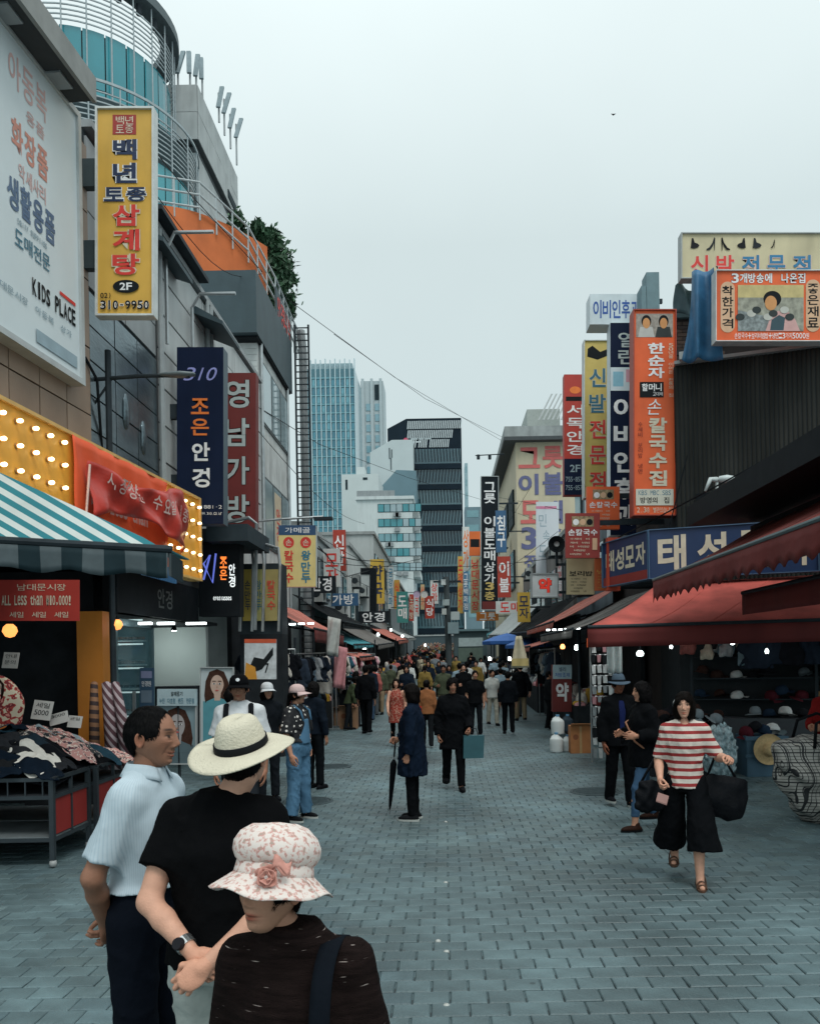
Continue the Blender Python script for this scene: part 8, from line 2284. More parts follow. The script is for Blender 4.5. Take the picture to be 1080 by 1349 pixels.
c, d = at_y(604, 872, 46.9), at_y(636, 853, 46.9); mb = MB(); mb.box((c.x, 46.96, c.z), (d.x, 46.99, d.z)); part('window', mb, M('kiosk_win', (.12, .17, .14), .3), rk2)
p = at_y(590, 760, 44.)
ru = empty('utility_pole', (p.x, 44., gz(44)), 'tall utility pole hung with pale boxes in the street centre', 'pole')
mb = MB(); mb.tube([(p.x, 44, gz(44)), (p.x - .1, 44, p.z)], [.20, .15], 10); part('shaft', mb, M('pole_dark', (.05, .065, .07), .7), ru)
for (x0, y0, x1, y1, c) in ((581, 764, 587, 771, (.55, .6, .6)), (583, 790, 592, 798, (.35, .42, .42)), (582, 802, 588, 810, (.45, .48, .46)), (594, 806, 605, 817, (.4, .46, .46)), (590, 820, 604, 835, (.20, .28, .30))):
	a, b = at_y(x0, y1, 43.7), at_y(x1, y0, 43.7); mb = MB(); mb.box((a.x, 43.5, a.z), (b.x, 43.8, b.z)); part('box', mb, M('box_%d' % y0, c, .6, .1, 2.), ru)
mb = MB(); mb.box((p.x - .8, 43.95, p.z - .3), (p.x + .7, 44.05, p.z - .2)); part('cross_arm', mb, dark_metal, ru)
for i, (px, py, Y, w) in enumerate(((668, 845, 33, 1.0), (697, 850, 31, .9))):
	c = at_y(px, py, Y); r = empty('market_parasol', (c.x, c.y, gz(Y)), ['bright blue market parasol beyond the grey awning', 'second blue parasol half under the pink awning'][i], 'parasol', 'blue parasols')
	mb = MB(); mb.lathe([(.0001, .32), (w * .5, .2), (w, 0), (w, -.12)], 8, tuple(c)); part('canopy', mb, M('parasol_blue', (.03, .12, .38), .6, .1, 2.), r, thick=.02)
	mb = MB(); mb.tube([(c.x, c.y, gz(Y)), (c.x, c.y, c.z + .35)], .025, 6); part('pole', mb, steel, r)
# ---- cables
def cable(label, pts, r_=.013, sag=.0):
	ps = []
	P_ = [at_y(*q) for q in pts]
	for i in range(len(P_) - 1):
		for k in range(10):
			t = k / 10; p = P_[i].lerp(P_[i + 1], t); p.z -= sag * math.sin(math.pi * t); ps.append(p)
	ps.append(P_[-1]); mb = MB(); mb.tube(ps, r_, 5)
	tag(obj('overhead_cable', mb, black, None), label, 'cable', 'overhead cables')
cable('cable running from the yellow sign past the orange wall down to the right', ((165, 150, 12), (250, 255, 18), (380, 395, 26), (520, 497, 40), (665, 583, 60)), .011)
cable('second cable just beside the long diagonal one', ((440, 440, 30), (560, 525, 44), (660, 575, 60), (740, 590, 60)), .011)
cable('cable crossing the white building end above the glass tower', ((270, 485, 16), (330, 530, 20), (420, 585, 30), (540, 630, 46), (640, 660, 60), (745, 700, 40)), .011)
cable('low cable across the street at the pharmacy sign', ((375, 735, 22), (470, 745, 34), (560, 748, 44), (650, 745, 40), (735, 735, 30)), .013)
cable('slack cable above the far left stalls', ((420, 720, 26), (455, 760, 34), (500, 748, 50), (560, 735, 60)), .02)
cable('cable from the right edge of the picture to the small lamps', ((1085, 563, 12.5), (935, 645, 13.5), (850, 690, 16), (760, 735, 22)), .014)
cable('short drooping cable near the black canopy on the right', ((905, 600, 15), (880, 700, 15.2), (850, 760, 15.2)), .012)
cable('cable bundle on the left by the white blocks', ((385, 700, 24), (430, 730, 30), (470, 738, 40), (540, 742, 60)), .025)
cable('thin cable beside the steel panels', ((112, 470, 10.6), (128, 500, 10.8), (135, 600, 11.2), (142, 640, 11.4)), .02)
cable('wire hanging across the tableware building', ((655, 655, 60), (700, 663, 45), (740, 672, 32)), .013)
for i, (a_, b_) in enumerate((((300, 520, 17), (480, 690, 45)), ((392, 690, 24), (590, 765, 44)), ((590, 768, 44), (735, 700, 30)), ((590, 772, 44), (700, 640, 40)), ((417, 735, 26), (588, 790, 44)), ((590, 780, 44), (655, 760, 49)), ((205, 255, 14), (345, 360, 23)))):
	cable('thin cable, %s of the fine ones %s' % (['first', 'second', 'third', 'fourth', 'fifth', 'sixth', 'seventh'][i], 'along the left fronts' if i in (0, 6) else 'meeting at the utility pole'), (a_, b_), .009, .6)
for i, (px, py, Y) in enumerate(((944, 632, 13.6),)):
	c = at_y(px, py, Y); r = empty('flood_lamp', c, 'white twin armed floodlight above the black canopy', 'lamp'); wl = M('lamp_white', (.5, .56, .56), .4)
	mb = MB(); mb.tube([c + Vector((0, 0, -.55)), c, c + Vector((.02, 0, .02))], .025, 7); part('stem', mb, wl, r)
	mb = MB(); mb.tube([c, c + Vector((-.12, -.05, .0)), c + Vector((-.22, -.08, -.2))], [.05, .04, .02], 8); part('lamp_arm', mb, wl, r, smooth=True)
	mb = MB(); mb.lathe([(.0001, -.1), (.05, -.08), (.07, .05), (.05, .16), (.0001, .2)], 12, mtx=Matrix.Translation(c + Vector((.12, 0, .01))) @ Matrix.Rotation(math.pi / 2, 4, 'Y')); part('lamp_head', mb, wl, r, smooth=True)
c = at_y(1074, 596, 11.); r = empty('lamp_cluster', c, 'small cluster of white round lamps at the right edge', 'lamp')
for k in range(8):
	a = k * 2.399; p = c + Vector((.13 * math.cos(a) * (k / 8) ** .5, 0, .16 * math.sin(a) * (k / 8) ** .5)); mb = MB(); mb.lathe([(.0001, -.03), (.03, 0), (.0001, .03)], 8, tuple(p)); part('globe', mb, M('lamp_white', 0), r, smooth=True)
mb = MB(); mb.tube([c, c + Vector((.1, 0, -.5))], .012, 6); part('stem', mb, dark_metal, r)
c = at_y(808, 150, 60.); mb = MB(); mb.add([c + Vector(q) for q in ((-.2, 0, .05), (-.06, .03, 0), (0, -.1, 0), (.06, .03, 0), (.2, 0, .05), (0, .14, -.02), (0, 0, .03))], [(0, 1, 6), (1, 2, 6), (2, 3, 6), (3, 4, 6), (1, 5, 6), (5, 3, 6), (0, 1, 5), (3, 4, 5), (1, 2, 5), (2, 3, 5)])
tag(obj('bird', mb, black), 'tiny dark bird flying high in the grey sky', 'bird')
hm_ = [M('hang_%d' % i, c, .6, .3, 9.) for i, c in enumerate(((.30, .32, .33), (.05, .09, .14), (.22, .06, .05), (.40, .36, .28), (.03, .03, .035), (.12, .20, .24)))]
hn_ = ['grey', 'navy', 'red', 'beige', 'black', 'blue']
q = SDF((-.2, -.14, -.42), (.2, .14, .1), .02); q.loft([(-.36, 0, 0, .13, .08), (-.25, 0, 0, .15, .09), (-.06, 0, 0, .10, .05), (0, 0, 0, .04, .03)], .02, fold=.1); q.crease(.012, 22, 4); bv, bf = q.mesh(1)
bag_me = []
for m_ in hm_:
	me_ = np_mesh('hanging_bag', bv, bf); me_.materials.append(m_); bag_me.append(me_)
for i in range(26):
	k = g.randrange(6); row = i % 2
	p = C0 + du * (.25 + 4.1 * (i // 2) / 13 + g.uniform(-.05, .05)) + dn * (.7 + .5 * row + g.uniform(-.1, .1))
	o = bpy.data.objects.new('hanging_bag', bag_me[k]); COL.objects.link(o); s_ = g.uniform(.7, 1.05)
	o.location = (p.x, p.y, 2.42 - .12 * row - g.uniform(0, .25)); o.rotation_euler = (0, 0, g.uniform(-.6, .6)); o.scale = (s_, s_, s_)
	hk = MB(); hk.tube([(0, 0, -.01), (0, 0, .32)], .006, 5); obj('hook', hk, black, o)
	tag(o, '%s bag hanging %s from the hat stall roof, %s row' % (hn_[k], ordn[i // 2], ['inner', 'outer'][row]), 'bag', 'bags hanging in the hat stall')
stall_lamp(965, 846, 12.9, .07, .09, 'small bulb at the right of the hat stall', 10.); stall_lamp(1010, 858, 13.2, .06, .08, 'small bulb deep in the hat stall', 8.); stall_lamp(884, 852, 13.3, .05, .07, 'tiny bulb between the bright stall bulbs', 10.)
# ================================================================== PEOPLE
CB = lambda c: cloth(c)
blk, nvy, wht, den, cream = CB('#0d0f12'), CB('#121b29'), CB('#c4c9cc'), CB('#4f7490'), CB('#b7b19f')
HB = '#0c0b0c'
# ---------- foreground
hatm = M('panama_straw', (.60, .56, .44), .75, .06, 20., bump=.35, bscale=120)
bandm = M('hat_band_black', (.01, .011, .013), .6)
shirt_stripe = striped('shirt_stripe', (.50, .60, .66), (.42, .53, .60), .05, .66, (1., 0., .0))
_t = shirt_stripe.node_tree; _d = [q for q in _t.nodes if q.type == 'VECT_MATH'][0]; _sp = _t.nodes.new('ShaderNodeSeparateXYZ'); _at = _t.nodes.new('ShaderNodeMath'); _at.operation = 'ARCTAN2'
_t.links.new([q for q in _t.nodes if q.type == 'TEX_COORD'][0].outputs['Object'], _sp.inputs[0]); _t.links.new(_sp.outputs[0], _at.inputs[0]); _t.links.new(_sp.outputs[1], _at.inputs[1]); _t.links.new(_at.outputs[0], [q for q in _t.nodes if q.type == 'MATH' and q.operation == 'DIVIDE'][0].inputs[0])
p = ground(250, 1560)
person('older man with receding dark hair in a pale blue striped shirt, smiling in profile', -1.215, 3.28, 80, 1.755, vox=.0085, res=1.7, skin_k='tan', smile=1., old=.7, build=.95, lean=.05,
	top=dict(mat=shirt_stripe, sleeve=.80, hem=1.00, collar='shirt', loose=.012, amp=.005, freq=36, name='striped_shirt'), bottom=dict(mat=CB('#0e131c'), w=1.15, tuck=.012), hair=('balding', '#0b0b0c'),
	armR=((.055, .09, -.275), (-.15, .05, -.215), (0, .6, .3)), armL=((.055, .09, -.275), (-.15, .07, -.2), (0, .6, .3)), head_yaw=4, head_pitch=2, handcurl=.6, seed=2, group=None)
wl = person_last
person('man in a black t-shirt and straw panama hat seen from behind, hands clasped', -.80, 2.92, 172, 1.71, vox=.0085, res=1., skin_k='fair', build=1.12, lean=.02,
	top=dict(mat=CB('#0a0b0d'), sleeve=.62, hem=.85, loose=.018, amp=.006, name='black_tshirt'), bottom=dict(mat=CB('#a9b0ab'), w=1.2), hair=('short', HB),
	armL=((.045, .12, -.27), (-.195, .09, -.135), (.3, -.4, .2)), armR=((.06, .12, -.27), (-.185, .13, -.155), (.3, -.6, .2)), handcurl=.9, hoff=-.075,
	hat=dict(kind='panama', mat=hatm, band=bandm), head_yaw=-10, head_pitch=-17, seed=4, group=None)
a = person_last['arms'][1]
w0, w1 = a[2].lerp(a[1], .10), a[2].lerp(a[1], .22)
mb = MB(); mb.tube([w0, w1], .034, 16); wt = obj('watch', mb, M('watch_steel', (.5, .52, .52), .25, .1, 30., metal=.9), person_last['root'], smooth=False)
d_ = (w0 - w1).normalized(); o_ = Vector((0, 1, .2)); o_ = (o_ - d_ * o_.dot(d_)).normalized()
mb = MB(); c_ = w0.lerp(w1, .5) + o_ * .034; mb.lathe([(.0001, .012), (.018, .012), (.021, .004), (.021, -.006)], 16, mtx=Matrix.Translation(c_) @ o_.to_track_quat('Z', 'Y').to_matrix().to_4x4()); obj('watch_case', mb, M('watch_dark', (.03, .03, .035), .3, metal=.5), wt)
flor = print_cloth('hat_floral', '#d9cfc8', ['#d0b4ac', '#c09088', '#a8988c'], 75, .52)
rosem = M('rosette_pink', (.55, .26, .21), .6, .15, 25.)
knit = M('knit_brown', (.013, .008, .0075), .9, .5, 12., bump=.5, bscale=90, stretch=(1, 1, 7), spec=.1)
def lurex(key):
	m = knit; n, l = m.node_tree.nodes, m.node_tree.links; b = n['Principled BSDF']
	tc = n.new('ShaderNodeTexCoord'); mp = n.new('ShaderNodeMapping'); mp.inputs['Scale'].default_value = (16, 16, 230)
	l.new(tc.outputs['Object'], mp.inputs[0]); nz = n.new('ShaderNodeTexNoise'); nz.inputs['Scale'].default_value = 1.; nz.inputs['Detail'].default_value = 1; l.new(mp.outputs[0], nz.inputs['Vector'])
	gt = n.new('ShaderNodeMapRange'); gt.inputs[1].default_value, gt.inputs[2].default_value = .73, .78; l.new(nz.outputs[0], gt.inputs[0])
	src = b.inputs['Base Color'].links[0].from_socket
	x = n.new('ShaderNodeMix'); x.data_type = 'RGBA'; x.inputs[7].default_value = (.42, .36, .33, 1); l.new(gt.outputs[0], x.inputs[0]); l.new(src, x.inputs[6]); l.new(x.outputs[2], b.inputs['Base Color'])
lurex('knit')
person('woman in a pink floral bucket hat and dark brown knit sweater', -.375, 2.06, -8, 1.475, vox=.008, res=2.0, skin_k='mid', old=1., build=1.06, lean=.10, hoff=-.055,
	top=dict(mat=knit, sleeve=1.95, hem=.82, loose=.016, collar=True, amp=.006, name='knit_sweater'), bottom=dict(mat=blk), hair=('short', HB), hat=dict(kind='bucket', mat=flor, rose=rosem, dz=.022, tilt=-7, sc=1.07), head_yaw=-20, head_pitch=-7, seed=6, group=None)
R_ = person_last['root']
mb = MB()
def strap(u, v):
	t = u; ang = math.pi * (t - .5)
	return (.118 + .055 * (v - .5), -.06 - .148 * math.cos(ang * 1.0) * (1 if t < .5 else -.6) if False else -.05 - .165 * math.cos(math.pi * t), 1.10 + .325 * math.sin(math.pi * t) ** .55)
mb.sheet(strap, 24, 3); obj('bag_strap', mb, CB('#10151c'), R_, smooth=True, thick=.008)
# ---------- walkers and bystanders
def at(px, py): v = ground(px, py); return v.x, v.y
def ht(px, pt, pb):
	v = ground(px, pb); return at_y(px, pt, v.y).z
x, y = at(905, 1160)
stripe_rw = striped('blouse_stripe', (.30, .035, .035), (.62, .56, .50), .066, .44, (0, 0, 1))
person('woman in a red and cream striped blouse carrying dark bags', x, y, -14, 1.60, vox=.010, res=1.7, skin_k='fair', build=.93, stride=.42, armR='carry', armL=((.13, .0, -.25), (.05, -.20, .02), (-.6, 0, -1)),
	top=dict(mat=stripe_rw, sleeve=.92, hem=.84, loose=.014, neck=.05, amp=.007, name='striped_blouse'), bottom=dict(mat=blk, kind='wide', hem=.31, w=1.02, name='wide_trousers', amp=.006), shoes='sandal', hair=('bob', '#14100e'), head_yaw=-6, handcurl=(.9, 1.1), seed=11, group='passers-by near the hat stall')
R_ = person_last['root']; ar = person_last['arms']
def hobo(parent, c, s_, mat, name='shoulder_bag', strap=None, seed=0):
	q = SDF((-.32, -.2, -.36), (.32, .2, .2), .016); q.loft([(-.30, 0, 0, .14, .07), (-.24, 0, 0, .22, .10), (-.10, 0, 0, .25, .11), (.05, 0, 0, .20, .07), (.10, 0, 0, .15, .03)], .02); q.crease(.012, 20, seed); v, f = q.mesh(1)
	o = link(name, np_mesh(name, v, f), mat, parent); o.location = c; o.scale = (s_,) * 3
	if strap:
		mb = MB(); c = Vector(c); mb.tube([c + Vector((-.14, 0, .06)) * s_, Vector(strap) + Vector((-.03, 0, .02)), Vector(strap) + Vector((.03, 0, .02)), c + Vector((.14, 0, .06)) * s_], .012, 6); obj('bag_strap', mb, mat, parent, smooth=True)
	return o
leather = M('leather_black', (.006, .007, .009), .6, .25, 8., bump=.3, bscale=40)
hb = hobo(R_, (-.30, -.04, .82), .68, leather, 'dark_handbag', ar[-1][1], 3)
hb.rotation_euler = (0, 0, .5)
hb = hobo(R_, (.31, .04, .84), .95, leather, 'large_black_bag', ar[1][1], 5); hb.rotation_euler = (0, .25, .2)
w_ = ar[-1][2]; mb = MB(); mb.obox(w_ + Vector((-.02, -.11, -.11)), (.09, .03, -.035), (0, .0, .012), (-.02, -.06, -.06)); obj('purse', mb, M('purse_pink', (.30, .17, .15), .5), R_)
x, y = at(545, 1080)
coat = CB('#101b2a')
person('woman in a long navy coat holding a furled umbrella, facing left', x, y, -100, ht(545, 900, 1081), vox=.010, res=.9, skin_k='mid', build=1.04, armR=((.07, -.04, -.275), (.02, -.20, -.10), (-1, 0, 0)), armL='hang', stance=.085,
	top=dict(mat=coat, sleeve=1.95, hem=.56, flare=1.12, loose=.03, fold=.05, open=.035, under=wht, amp=.009, name='navy_coat'), bottom=dict(mat=blk, w=.9), shoes='#121417', hair=('bob', '#100d0d'), extras=dict(white_sole=1), handcurl=1.2, seed=13, group='people in mid street')
R_ = person_last['root']; w_ = person_last['arms'][-1][2]
hp = w_ + Vector((0, -.05, -.07))
tip = Vector((hp.x - .03, hp.y - .10, .01))
um = empty('furled_umbrella', (0, 0, 0), 'furled black umbrella with its tip on the paving', 'umbrella')
s_ = person_last['s']; TM = Matrix.LocRotScale(R_.location, R_.rotation_euler, (s_, s_, s_))
P0, P1 = TM @ hp, TM @ tip
um.location = (P1.x, P1.y, 0)
mb = MB(); mb.tube([P1, P0.lerp(P1, .08)], .006, 6); part('shaft', mb, steel, um)
mb = MB(); mb.tube([P1.lerp(P0, .06), P1.lerp(P0, .12), P1.lerp(P0, .5), P1.lerp(P0, .72), P1.lerp(P0, .78)], [.008, .018, .036, .042, .016], 10); part('furled_cloth', mb, CB('#101216'), um, smooth=True)
mb = MB(); up = (P0 - P1).normalized(); mb.tube([P1.lerp(P0, .82), P0, P0 + up * .06, P0 + up * .1 + Vector((.03, 0, 0)), P0 + up * .07 + Vector((.06, 0, 0)), P0 + up * .03 + Vector((.06, 0, 0))], .011, 7); part('handle', mb, black, um, smooth=True)
x, y = at(598, 1040)
person('older woman in a long black cardigan walking with a teal shopping bag', x, y, 4, ht(598, 893, 1040), vox=.012, res=.8, skin_k='tan', old=1, stride=.36, build=1.06, armL='carry', armR='hang', lean=.06,
	top=dict(mat=blk, sleeve=1.95, hem=.62, flare=1.06, loose=.03, amp=.009, name='black_cardigan'), bottom=dict(mat=blk), hair=('perm', HB), handcurl=1.1, seed=15, group='people in mid street')
R_ = person_last['root']; w_ = person_last['arms'][1][2]
mb = MB(); c = w_ + Vector((.05, -.08, -.26)); mb.prism([c + Vector(q) for q in ((-.15, 0, -.17), (.15, 0, -.17), (.17, 0, .17), (-.14, 0, .17))], (0, .10, 0)); obj('teal_bag', mb, M('bag_teal', (.03, .10, .12), .5, .15, 6.), R_)
mb = MB(); mb.tube([c + Vector((-.08, .05, .17)), c + Vector((-.05, .05, .27)), c + Vector((.05, .05, .27)), c + Vector((.08, .05, .17))], .008, 6); obj('bag_handle', mb, black, R_)
x, y = at(523, 984)
redprint = print_cloth('red_print', '#8c2f22', ['#c9a08a', '#5c1a14'], 30, .55)
person('woman in a red printed dress walking towards the camera', x, y, 3, ht(523, 894, 985), vox=.013, res=.7, skin_k='fair', stride=.3, top=dict(mat=redprint, sleeve=0., hem=.60, flare=1.1, loose=.02, neck=.06, name='red_dress'), bottom=dict(mat=blk, w=.85), hair=('bob', '#150f0d'), armL='hang', armR='swing_f', seed=17, group='people in mid street')
x, y = at(394, 1080)
dots = None
m = bpy.data.materials.new('polka_dots'); m.use_nodes = True; n, l = m.node_tree.nodes, m.node_tree.links
tc = n.new('ShaderNodeTexCoord'); vo = n.new('ShaderNodeTexVoronoi'); vo.inputs['Scale'].default_value = 17; vo.inputs['Randomness'].default_value = .55; l.new(tc.outputs['Object'], vo.inputs['Vector'])
lt = n.new('ShaderNodeMath'); lt.operation = 'LESS_THAN'; lt.inputs[1].default_value = .27; l.new(vo.outputs['Distance'], lt.inputs[0]); mx = n.new('ShaderNodeMix'); mx.data_type = 'RGBA'; mx.inputs[6].default_value = (.008, .009, .012, 1); mx.inputs[7].default_value = (.62, .60, .56, 1); l.new(lt.outputs[0], mx.inputs[0]); l.new(mx.outputs[2], n['Principled BSDF'].inputs['Base Color']); n['Principled BSDF'].inputs['Roughness'].default_value = .8
person('woman in polka dot blouse, denim dungarees and pink cap', x, y, 62, ht(394, 902, 1083), vox=.010, res=.9, skin_k='mid', top=dict(mat=m, sleeve=.95, hem=.98, loose=.03, amp=.008, name='polka_dot_blouse'), bottom=dict(mat=den, w=1.25, tuck=.025, amp=.010, name='dungarees'),
	hair=('tied', HB), hat=dict(kind='cap', mat=CB('#cdb4b2')), armL='pocket', armR=((.08, -.02, -.28), (.02, -.09, -.23), (-1, 0, 0)), shoes='#101214', extras=dict(white_sole=1), head_yaw=20, stance=.14, seed=19, group='people by the glasses shop')
R_ = person_last['root']
q = SDF((-.2, -.3, .95), (.2, .1, 1.32), .012); q.loft([(.96, 0, -.02, .145, .145), (1.12, 0, -.012, .125, .148), (1.27, 0, -.012, .095, .142)], .01, clip=[((0, -.085, 0), (0, 1, 0))]); v, f = q.mesh(1); link('bib', np_mesh('bib', v, f), den, R_)
for sg in (1, -1):
	mb = MB(); mb.tube([(.075 * sg, -.155, 1.25), (.09 * sg, -.12, 1.37), (.085 * sg, -.02, 1.435), (.06 * sg, .08, 1.38), (.03 * sg, .13, 1.2)], .014, 6); obj('dungaree_strap', mb, den, R_, smooth=True)
x, y = -2.02, 8.2
tee = CB('#c9cdd0')
person('man in a white t-shirt and black cap wearing a backpack', -1.98, 7.9, 8, 1.79, vox=.011, res=.9, skin_k='tan', top=dict(mat=tee, sleeve=.75, hem=.84, loose=.03, name='white_tshirt'), bottom=dict(mat=CB('#22262b')), hair=('short', HB), hat=dict(kind='cap', mat=CB('#0c0d10'), logo=wht), stride=.25, armL='hang', armR='hang', seed=21, group='people by the glasses shop')
R_ = person_last['root']
for sg in (1, -1):
	mb = MB(); mb.tube([(.10 * sg, -.145, 1.08), (.115 * sg, -.145, 1.25), (.11 * sg, -.06, 1.42), (.10 * sg, .06, 1.42), (.10 * sg, .15, 1.25)], .024, 7); obj('backpack_strap', mb, CB('#14171b'), R_, smooth=True)
q = SDF((-.25, .02, .85), (.25, .42, 1.5), .016); q.loft([(.92, 0, .20, .16, .10), (1.1, 0, .22, .17, .11), (1.36, 0, .19, .14, .09), (1.42, 0, .17, .10, .05)], .02); v, f = q.mesh(1); link('backpack', np_mesh('backpack', v, f), CB('#1a1f25'), R_)
def simple(label, px, pb, pt, heading, topc, botc, hair='short', sleeve=1.9, hem=.84, vox=.014, res=.5, stride=.2, group='people further up the street', seed=0, **k):
	xx, yy = at(px, pb); h = min(1.82, max(1.45, at_y(px, pt, yy).z))
	hr = (hair, HB) if hair else None
	return person(label, xx, yy, heading, h, vox=vox, res=res, top=dict(mat=CB(topc), sleeve=sleeve, hem=hem, loose=.022, **k.pop('top', {})), bottom=dict(mat=CB(botc), **k.pop('bot', {})), hair=hr, stride=stride, seed=seed, group=group, **k)
simple('man in a black polo shirt walking behind the cardigan woman', 627, 970, 883, 5, '#101215', '#15181c', sleeve=.8, seed=31)
simple('man in dark clothes seen from behind on the right', 670, 967, 884, 178, '#12161b', '#0f1114', sleeve=1.8, seed=32)
simple('person in white shirt and pale trousers beside the man seen from behind', 649, 956, 882, 20, '#b9bdb9', '#a9a79a', sleeve=.8, seed=33)
simple('man in black with back turned at the left clothes stall', 483, 967, 876, 165, '#0e1013', '#0f1114', sleeve=1.8, seed=34)
simple('person in a pale blue shirt behind the man in black', 470, 958, 884, 120, '#93a7b2', '#20262e', sleeve=.8, seed=35, hair='bob')
simple('person in an olive jacket bending at the clothes stall', 459, 962, 893, 110, '#3f4a36', '#1d2226', seed=36, lean=.35, hair='perm')
simple('person in dark clothes standing next to the pharmacy stand', 724, 961, 884, 100, '#14181b', '#121417', seed=37)
simple('person with a scarlet bag and orange shawl behind the umbrella woman', 563, 985, 896, 178, '#8a5a3a', '#1a1d20', seed=38, hair='bun')
person_last_root = person_last['root']; hobo(person_last_root, (.22, .02, 1.0), .9, CB('#a8281c'), 'scarlet_bag', (.15, 0, 1.36), 7)
xx, yy = at(817, 1062)
person('man in a black jacket, blue shirt and grey fedora', xx, yy, 12, ht(817, 889, 1062), vox=.012, res=.8, skin_k='deep', old=1., top=dict(mat=blk, sleeve=1.95, hem=.78, loose=.03, open=.055, under=CB('#1b2550'), name='jacket'), bottom=dict(mat=blk, w=1.1), hair=('short', HB), hat=dict(kind='fedora', mat=CB('#4a5a68'), band=CB('#1a2026')), stride=.2, seed=41, extras=dict(white_sole=1), group='passers-by near the hat stall')
xx, yy = at(849, 1092)
person('woman in black with a diagonal bag strap and blue jeans', xx, yy, -75, ht(849, 897, 1092), vox=.012, res=.8, skin_k='mid', top=dict(mat=blk, sleeve=1.95, hem=.72, loose=.035, name='jumper'), bottom=dict(mat=CB('#3a5570'), w=.85, hem=.16), shoes='#2a1a14', hair=('bob', HB), stride=.35, armR='bent', armL='bent', head_yaw=-8, seed=43, group='passers-by near the hat stall')
mb = MB(); mb.tube([(-.17, .02, 1.30), (-.10, -.165, 1.22), (.10, -.16, 1.02), (.19, -.03, .9)], .012, 6); obj('bag_strap', mb, M('strap_tan', (.30, .13, .07), .5), person_last['root'], smooth=True)
mb = MB(); mb.tube([(.02, .04, 1.41), (-.08, .16, 1.25), (.05, .165, 1.05), (.18, .05, .9)], .012, 6); obj('bag_strap', mb, M('strap_tan', 0), person_last['root'], smooth=True)
p = at_y(1092, 1000, 9.9)
person('person in a red jacket at the right edge by the plaid bag', p.x, 9.9, -60, 1.62, vox=.013, res=.6, top=dict(mat=CB('#7d1c1c'), sleeve=1.9, name='red_jacket'), bottom=dict(mat=CB('#20242a')), hair=('perm', HB), armR='front', armL='front', seed=44, group='passers-by near the hat stall')
p = at_y(352, 930, 11.2)
person('person in a dark top and white cap behind the white t-shirt man', p.x, 11.2, 30, 1.62, vox=.013, res=.6, top=dict(mat=CB('#15191e'), sleeve=.9), bottom=dict(mat=CB('#1b1f24')), hair=('bob', HB), hat=dict(kind='cap', mat=CB('#c4c9cc')), seed=45, group='people by the glasses shop')
p = at_y(293, 930, 9.6)
person('person with dark hair in a teal denim jacket by the poster', p.x, 10.0, 150, 1.60, vox=.013, res=.6, top=dict(mat=CB('#2f4a58'), sleeve=1.9), bottom=dict(mat=CB('#1b1f24')), hair=('short', HB), seed=46, group='people by the glasses shop')
p = at_y(425, 940, 12.4)
person('person in dark navy behind the polka dot woman', p.x - .1, 12.2, 150, 1.6, vox=.014, res=.5, top=dict(mat=CB('#141c26'), sleeve=1.9), bottom=dict(mat=CB('#101418')), hair=('bob', HB), seed=47, group='people by the glasses shop')
# ---------- the crowd further up: individuals
gcr = random.Random(5)
tops = [('black', '#101215'), ('navy', '#16202c'), ('white', '#b9bdbb'), ('grey', '#6d757a'), ('red', '#8a2a24'), ('pale blue', '#8298a4'), ('beige', '#a39a86'), ('charcoal', '#23272b'), ('coral', '#a8605a'), ('olive', '#4a5140'), ('ochre', '#7d6a3a'), ('teal', '#2f5560')]
bots = [('black', '#0f1114'), ('denim', '#32465a'), ('grey', '#4a4f52'), ('tan', '#85765f')]
hairs = ['short', 'bob', 'perm', 'short', 'tied', 'short']
hn = {'short': 'short hair', 'bob': 'bobbed hair', 'perm': 'permed hair', 'tied': 'tied back hair'}
cast = []
def bank(k):
	tn, tcx = tops[k % 12]; bn, bc = bots[(k * 5 + k // 4) % 4]; hr = hairs[k % 6]
	return tn, tcx, bn, bc, hr
spots = []
for i in range(88):
	Y_ = 23.5 + (((i * 37) % 88) / 88) ** 1.1 * 46
	spots.append((gcr.uniform(-2.35, 2.3), Y_ + gcr.uniform(-.4, .4)))
proto = {}
def copy_tree(o, parent=None):
	c = o.copy(); COL.objects.link(c); c.parent = parent
	for ch in [q for q in bpy.data.objects if q.parent is o]:
		copy_tree(ch, c)
	return c
def clone(root, kids, x, y, heading, h):
	c = root.copy(); COL.objects.link(c)
	c.location = (x, y, gz(y)); c.rotation_euler = (0, 0, math.radians(heading)); s_ = h / 1.70; c.scale = (s_, s_, s_)
	for k, sub in kids:
		q = k.copy(); COL.objects.link(q); q.parent = c
		for u in sub:
			w = u.copy(); COL.objects.link(w); w.parent = q
	return c
cl_roots = []
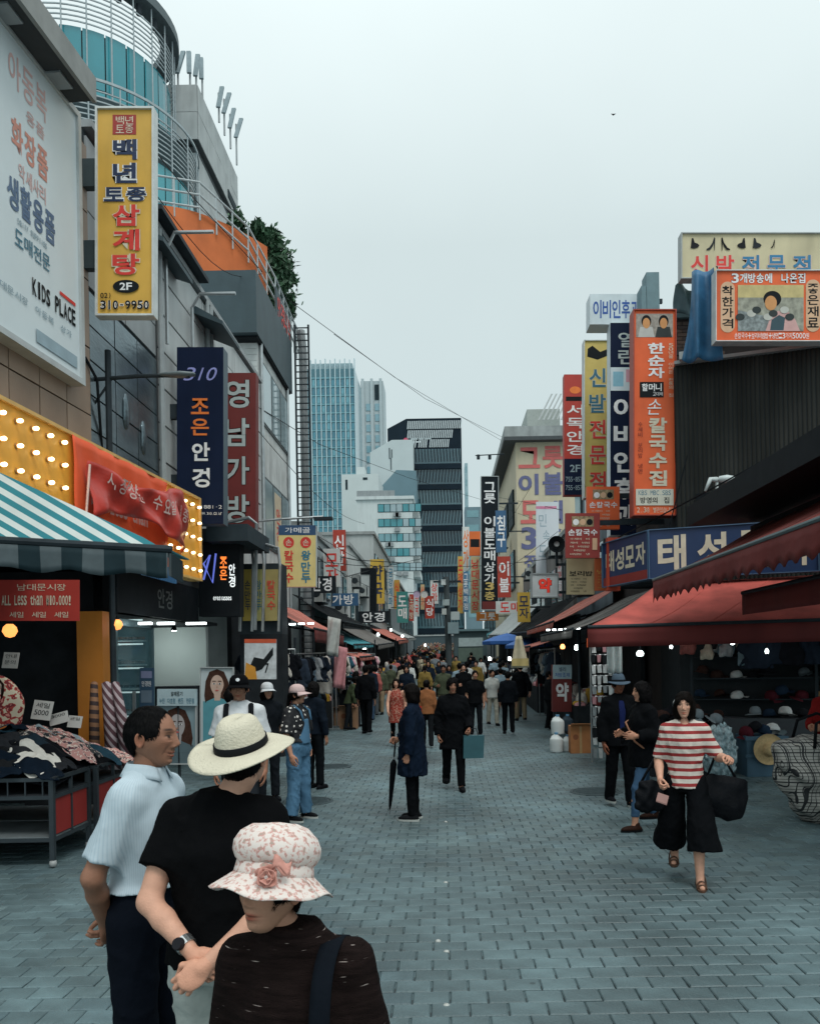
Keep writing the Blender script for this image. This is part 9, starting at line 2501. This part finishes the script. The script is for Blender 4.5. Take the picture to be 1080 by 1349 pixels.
for k in range(14):
	tn, tcx, bn, bc, hr = bank(k)
	xx, yy = spots[k]
	hd = gcr.choice((0, 180, 10, -15, 170, 190)); h_ = gcr.uniform(1.52, 1.74)
	person('tmp', xx, yy, hd, h_, vox=.018, res=.35, skin_k=gcr.choice(('mid', 'tan', 'fair')), top=dict(mat=CB(tcx), sleeve=gcr.choice((.8, 1.9, 1.9)), hem=gcr.choice((.82, .84, .70)), loose=.03), bottom=dict(mat=CB(bc), w=1.05), hair=(hr, HB), stride=gcr.uniform(.1, .38), armL=gcr.choice(('hang', 'carry', 'swing_f')), armR=gcr.choice(('hang', 'bent', 'swing_b')), seed=60 + k, group='crowd further up the street')
	R_ = person_last['root']
	R_['label'] = '%s-topped person with %s in the crowd, %s' % (tn, hn[hr], 'walking towards the camera' if abs(hd) < 30 else 'walking away')
	cl_roots.append((R_, [(c, list(c.children)) for c in R_.children], tn, hr))
for i in range(14, 88):
	R0, kids, tn, hr = cl_roots[(i * 5) % 14]
	xx, yy = spots[i]
	hd = gcr.choice((0, 180, 10, -15, 170, 190))
	c = clone(R0, kids, xx, yy, hd, gcr.uniform(1.5, 1.75))
	c['label'] = '%s-topped person with %s far up the street, %s' % (tn, hn[hr], 'facing the camera' if abs(hd) < 30 else 'facing away')
allv, allf, allt = [], [], []
base = 0
for i in range(150):
	Y_ = 70 + (i / 150) * 45; X_ = gcr.uniform(-2.6, 3.2); h_ = gcr.uniform(1.5, 1.8)
	mb = MB()
	mb.lathe([(.08, 0), (.13, .3), (.16, .8), (.20, 1.05), (.23, 1.38), (.10, 1.46), (.06, 1.5)], 8, sx=1., sy=.6)
	kb = len(mb.v)
	mb.lathe([(.0001, 1.46), (.09, 1.52), (.10, 1.60), (.07, 1.69), (.0001, 1.71)], 8)
	s_ = h_ / 1.7; c = srgb(gcr.choice(tops)[1]); b = srgb(gcr.choice(bots)[1])
	for j, v in enumerate(mb.v):
		allv.append((X_ + v[0] * s_, Y_ + v[1] * s_, gz(Y_) + v[2] * s_)); allt.append((.012, .011, .012) if j >= kb and v[1] > -.04 else ((.30, .19, .14) if j >= kb else (b if v[2] < .85 else c)))
	allf += [tuple(q + base for q in f) for f in mb.f]; base += len(mb.v)
me = np_mesh('crowd', np.array(allv), np.array(allf), np.array(allt))
cm = M('crowd_tint', (1., 1., 1.), .85, .1, 3., attr=True)
tag(link('crowd', me, cm), 'distant crowd filling the far end of the street', 'crowd', kind='stuff')
bpy.data.scenes.remove(_txt_scene)
print('SCRIPT SECONDS', round(time.time() - T0, 1), 'objects', len(bpy.data.objects))
